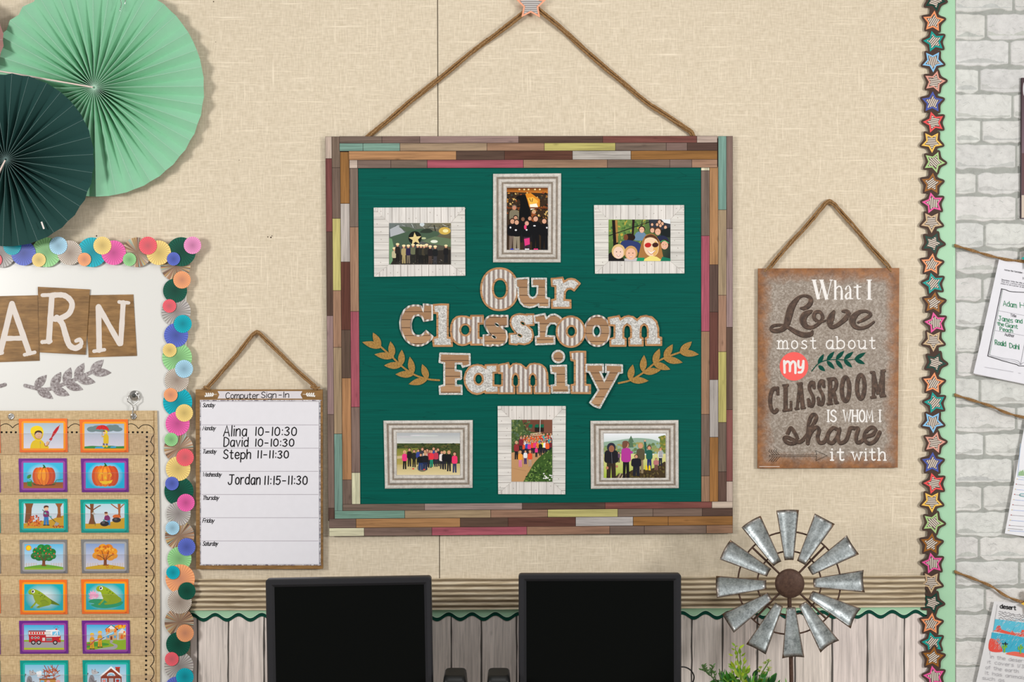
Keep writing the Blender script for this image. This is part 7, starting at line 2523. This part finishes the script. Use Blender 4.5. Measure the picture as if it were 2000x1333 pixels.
mb.tube([(0, .004, 0), (0, .014, 0), (.002, .018, -.01), (.006, .018, -.15), (.010, .018, zb + .012)], .0046, 12)
mb.build('stake', M_RUST, wm)
mb = MB()
mb.lathe([(.0001, 0), (.058, 0), (.060, .004), (.056, .010), (.02, .014), (.0001, .014)], 36)
mb.build('foot_plate', M_RUST, wm, (.010, .018, zb))

# ------------------------------------------------------------------ artificial potted plant
PD = .31
kp = S * (D - PD) / D
pl = empty('potted_plant', (W(1455, 1333, PD).x, -PD, DT), 'bushy green artificial plant in front of the windmill blades', 'plant')
mb = MB()
mb.lathe([(.0001, 0), (.055, 0), (.058, .004), (.072, .115), (.078, .120), (.078, .135), (.070, .135), (.066, .118), (.0001, .118)], 40, 'z', lin((206, 200, 190)))
mb.build('pot', M_PAPER, pl)
MB().lathe([(.0001, .119), (.067, .119)], 30, 'z', lin((64, 48, 36))).build('soil', M_PAPER, pl)
ztop = lambda py: ZC + (666.5 - py) * kp - DT
LG = [(44, 104, 38), (62, 128, 40), (88, 152, 44), (36, 86, 38), (110, 170, 58)]
YG = [(150, 176, 34), (132, 164, 30), (168, 190, 50), (112, 150, 30)]


def leaf3(mb, base, dirv, L, wd, col, curl=.25):
    d = dirv.normalized()
    sd = d.cross(Vector((R.uniform(-.4, .4), -1, R.uniform(-.3, .3)))).normalized()
    nr = sd.cross(d).normalized()
    rows = []
    for i in range(6):
        t = i / 5
        h = wd / 2 * math.sin(math.pi * min(.999, max(.03, t)) ** .8)
        c_ = base + d * L * t + nr * (-curl * L * t * t)
        rows.append([c_ - sd * h + nr * h * .25, c_, c_ + sd * h + nr * h * .25])
    mb.grid(rows, lin(col), True)


mb = MB()
zs = .12
zcrown = ztop(1312)
for k in range(420):
    u = R.random() ** .5
    an = R.uniform(0, 2 * math.pi)
    rx, ry = .088 * u, .062 * u
    zz = zs + (zcrown - zs) * R.uniform(.15, 1.0) * (1 - .45 * u * u)
    b = Vector((rx * math.cos(an), ry * math.sin(an), zz))
    dv = Vector((math.cos(an) * R.uniform(.2, 1), math.sin(an) * R.uniform(.2, 1) - .3, R.uniform(-.2, 1.0)))
    leaf3(mb, b, dv, R.uniform(.014, .030), R.uniform(.007, .012), vary(R.choice(LG + YG[:1]), 8))
for k in range(26):
    an = R.uniform(0, 2 * math.pi)
    mb.tube([(0.02 * math.cos(an), .02 * math.sin(an), zs), (.06 * math.cos(an), .05 * math.sin(an), zcrown - R.uniform(.0, .06))], .0012, 5, lin((70, 96, 40)))
mb.build('foliage', M_LEAFM, pl)


def px3(px, py, dy=0):
    k = S * (D - (PD + dy)) / D
    return Vector(((px - 1000) * k - pl.location.x, -dy, ZC + (666.5 - py) * k - DT))


# tall yellow-green sprig
def Z8(x, y):
    return 1370 + x * .095, 1240 + y * .095


mb = MB()
stems = [[(800, 950), (770, 640), (740, 480), (745, 380), (700, 320), (700, 240)], [(810, 900), (800, 600), (795, 450), (790, 350)], [(800, 850), (690, 680), (600, 600)], [(830, 820), (860, 640), (880, 560)], [(850, 860), (960, 760), (1000, 690)]]
for s_ in stems:
    mb.tube([px3(*Z8(*q), .035) for q in smooth(s_, 4)], .0009, 6, lin((110, 140, 50)))
for bx, by, tx, ty, w in ((690, 240, 620, 165, 42), (690, 245, 755, 240, 26), (680, 320, 615, 285, 34), (770, 290, 885, 205, 46), (790, 400, 785, 280, 60), (715, 420, 705, 330, 56), (645, 440, 555, 400, 40), (820, 450, 905, 375, 40), (720, 495, 720, 425, 56), (860, 560, 900, 460, 50), (870, 610, 935, 515, 36),
                          (690, 690, 545, 600, 60), (690, 700, 600, 545, 62), (680, 710, 550, 650, 50), (705, 640, 700, 525, 56), (735, 640, 745, 500, 52), (810, 640, 800, 515, 56), (770, 720, 765, 610, 50), (845, 800, 900, 640, 70), (900, 800, 1000, 625, 56), (930, 810, 1005, 690, 60), (800, 850, 780, 700, 60), (850, 860, 855, 740, 60), (640, 800, 625, 720, 40)):
    a, b = px3(*Z8(bx, by), .036), px3(*Z8(tx, ty), .036 + R.uniform(-.004, .010))
    leaf3(mb, a, b - a, (b - a).length, w * .095 * kp * 1.1, vary(R.choice(YG), 8), .05)
mb.build('leafy_sprig', M_LEAFM, pl)
# flowering sprig
mb = MB()
mb.tube([px3(*Z8(*q), .02) for q in smooth([(1150, 970), (1210, 850), (1280, 730), (1350, 620), (1390, 540)], 4)], .0012, 6, lin((84, 120, 50)))
for cx, cy in ((1385, 545), (1310, 590), (1400, 690), (1380, 740), (1220, 690), (1200, 760), (1290, 800), (1255, 790)):
    for k in range(7):
        a = R.uniform(-2.6, -.5)
        b = px3(*Z8(cx, cy + 20), .02)
        e = px3(*Z8(cx + 58 * math.cos(a), cy + 20 + 58 * math.sin(a)), .02 + R.uniform(-.006, .006))
        mb.tube([b, e], [.0006, .0011], 5, lin(R.choice([(160, 176, 84), (188, 200, 120), (128, 156, 62)])))
mb.build('flower_sprig', M_LEAFM, pl)
# dark branching sprig on the left
mb = MB()
for s_ in ([(330, 1000), (190, 850), (110, 770), (0, 730)], [(200, 850), (200, 760), (235, 650)], [(110, 775), (60, 700), (50, 645)], [(300, 960), (260, 800), (215, 775)]):
    mb.tube([px3(*Z8(*q), .03) for q in smooth(s_, 4)], .0010, 6, lin((52, 70, 36)))
    for q in smooth(s_, 3)[2:]:
        a = px3(*Z8(*q), .03)
        for sgn in (-1, 1):
            leaf3(mb, a, Vector((sgn * R.uniform(.3, 1), R.uniform(-.5, .2), R.uniform(.2, 1))), R.uniform(.005, .009), .0032, vary((66, 100, 44), 10))
mb.build('branching_sprig', M_LEAFM, pl)
mb = MB()
for bx, by, tx, ty, w in ((440, 860, 485, 700, 34), (1050, 960, 1100, 770, 50), (1000, 970, 1010, 830, 44), (1740, 980, 1725, 890, 26), (1460, 980, 1540, 915, 50), (420, 860, 410, 750, 44), (1280, 970, 1330, 840, 60), (1360, 980, 1400, 850, 60), (960, 930, 930, 800, 56), (1420, 980, 1440, 900, 60), (1580, 990, 1620, 930, 50)):
    a, b = px3(*Z8(bx, by), .02), px3(*Z8(tx, ty), .02)
    leaf3(mb, a - (b - a) * .6, b - a, (b - a).length * 1.6, w * .095 * kp, vary(R.choice(LG), 8), .05)
mb.build('pointed_leaves', M_LEAFM, pl)
bpy.context.view_layer.update()
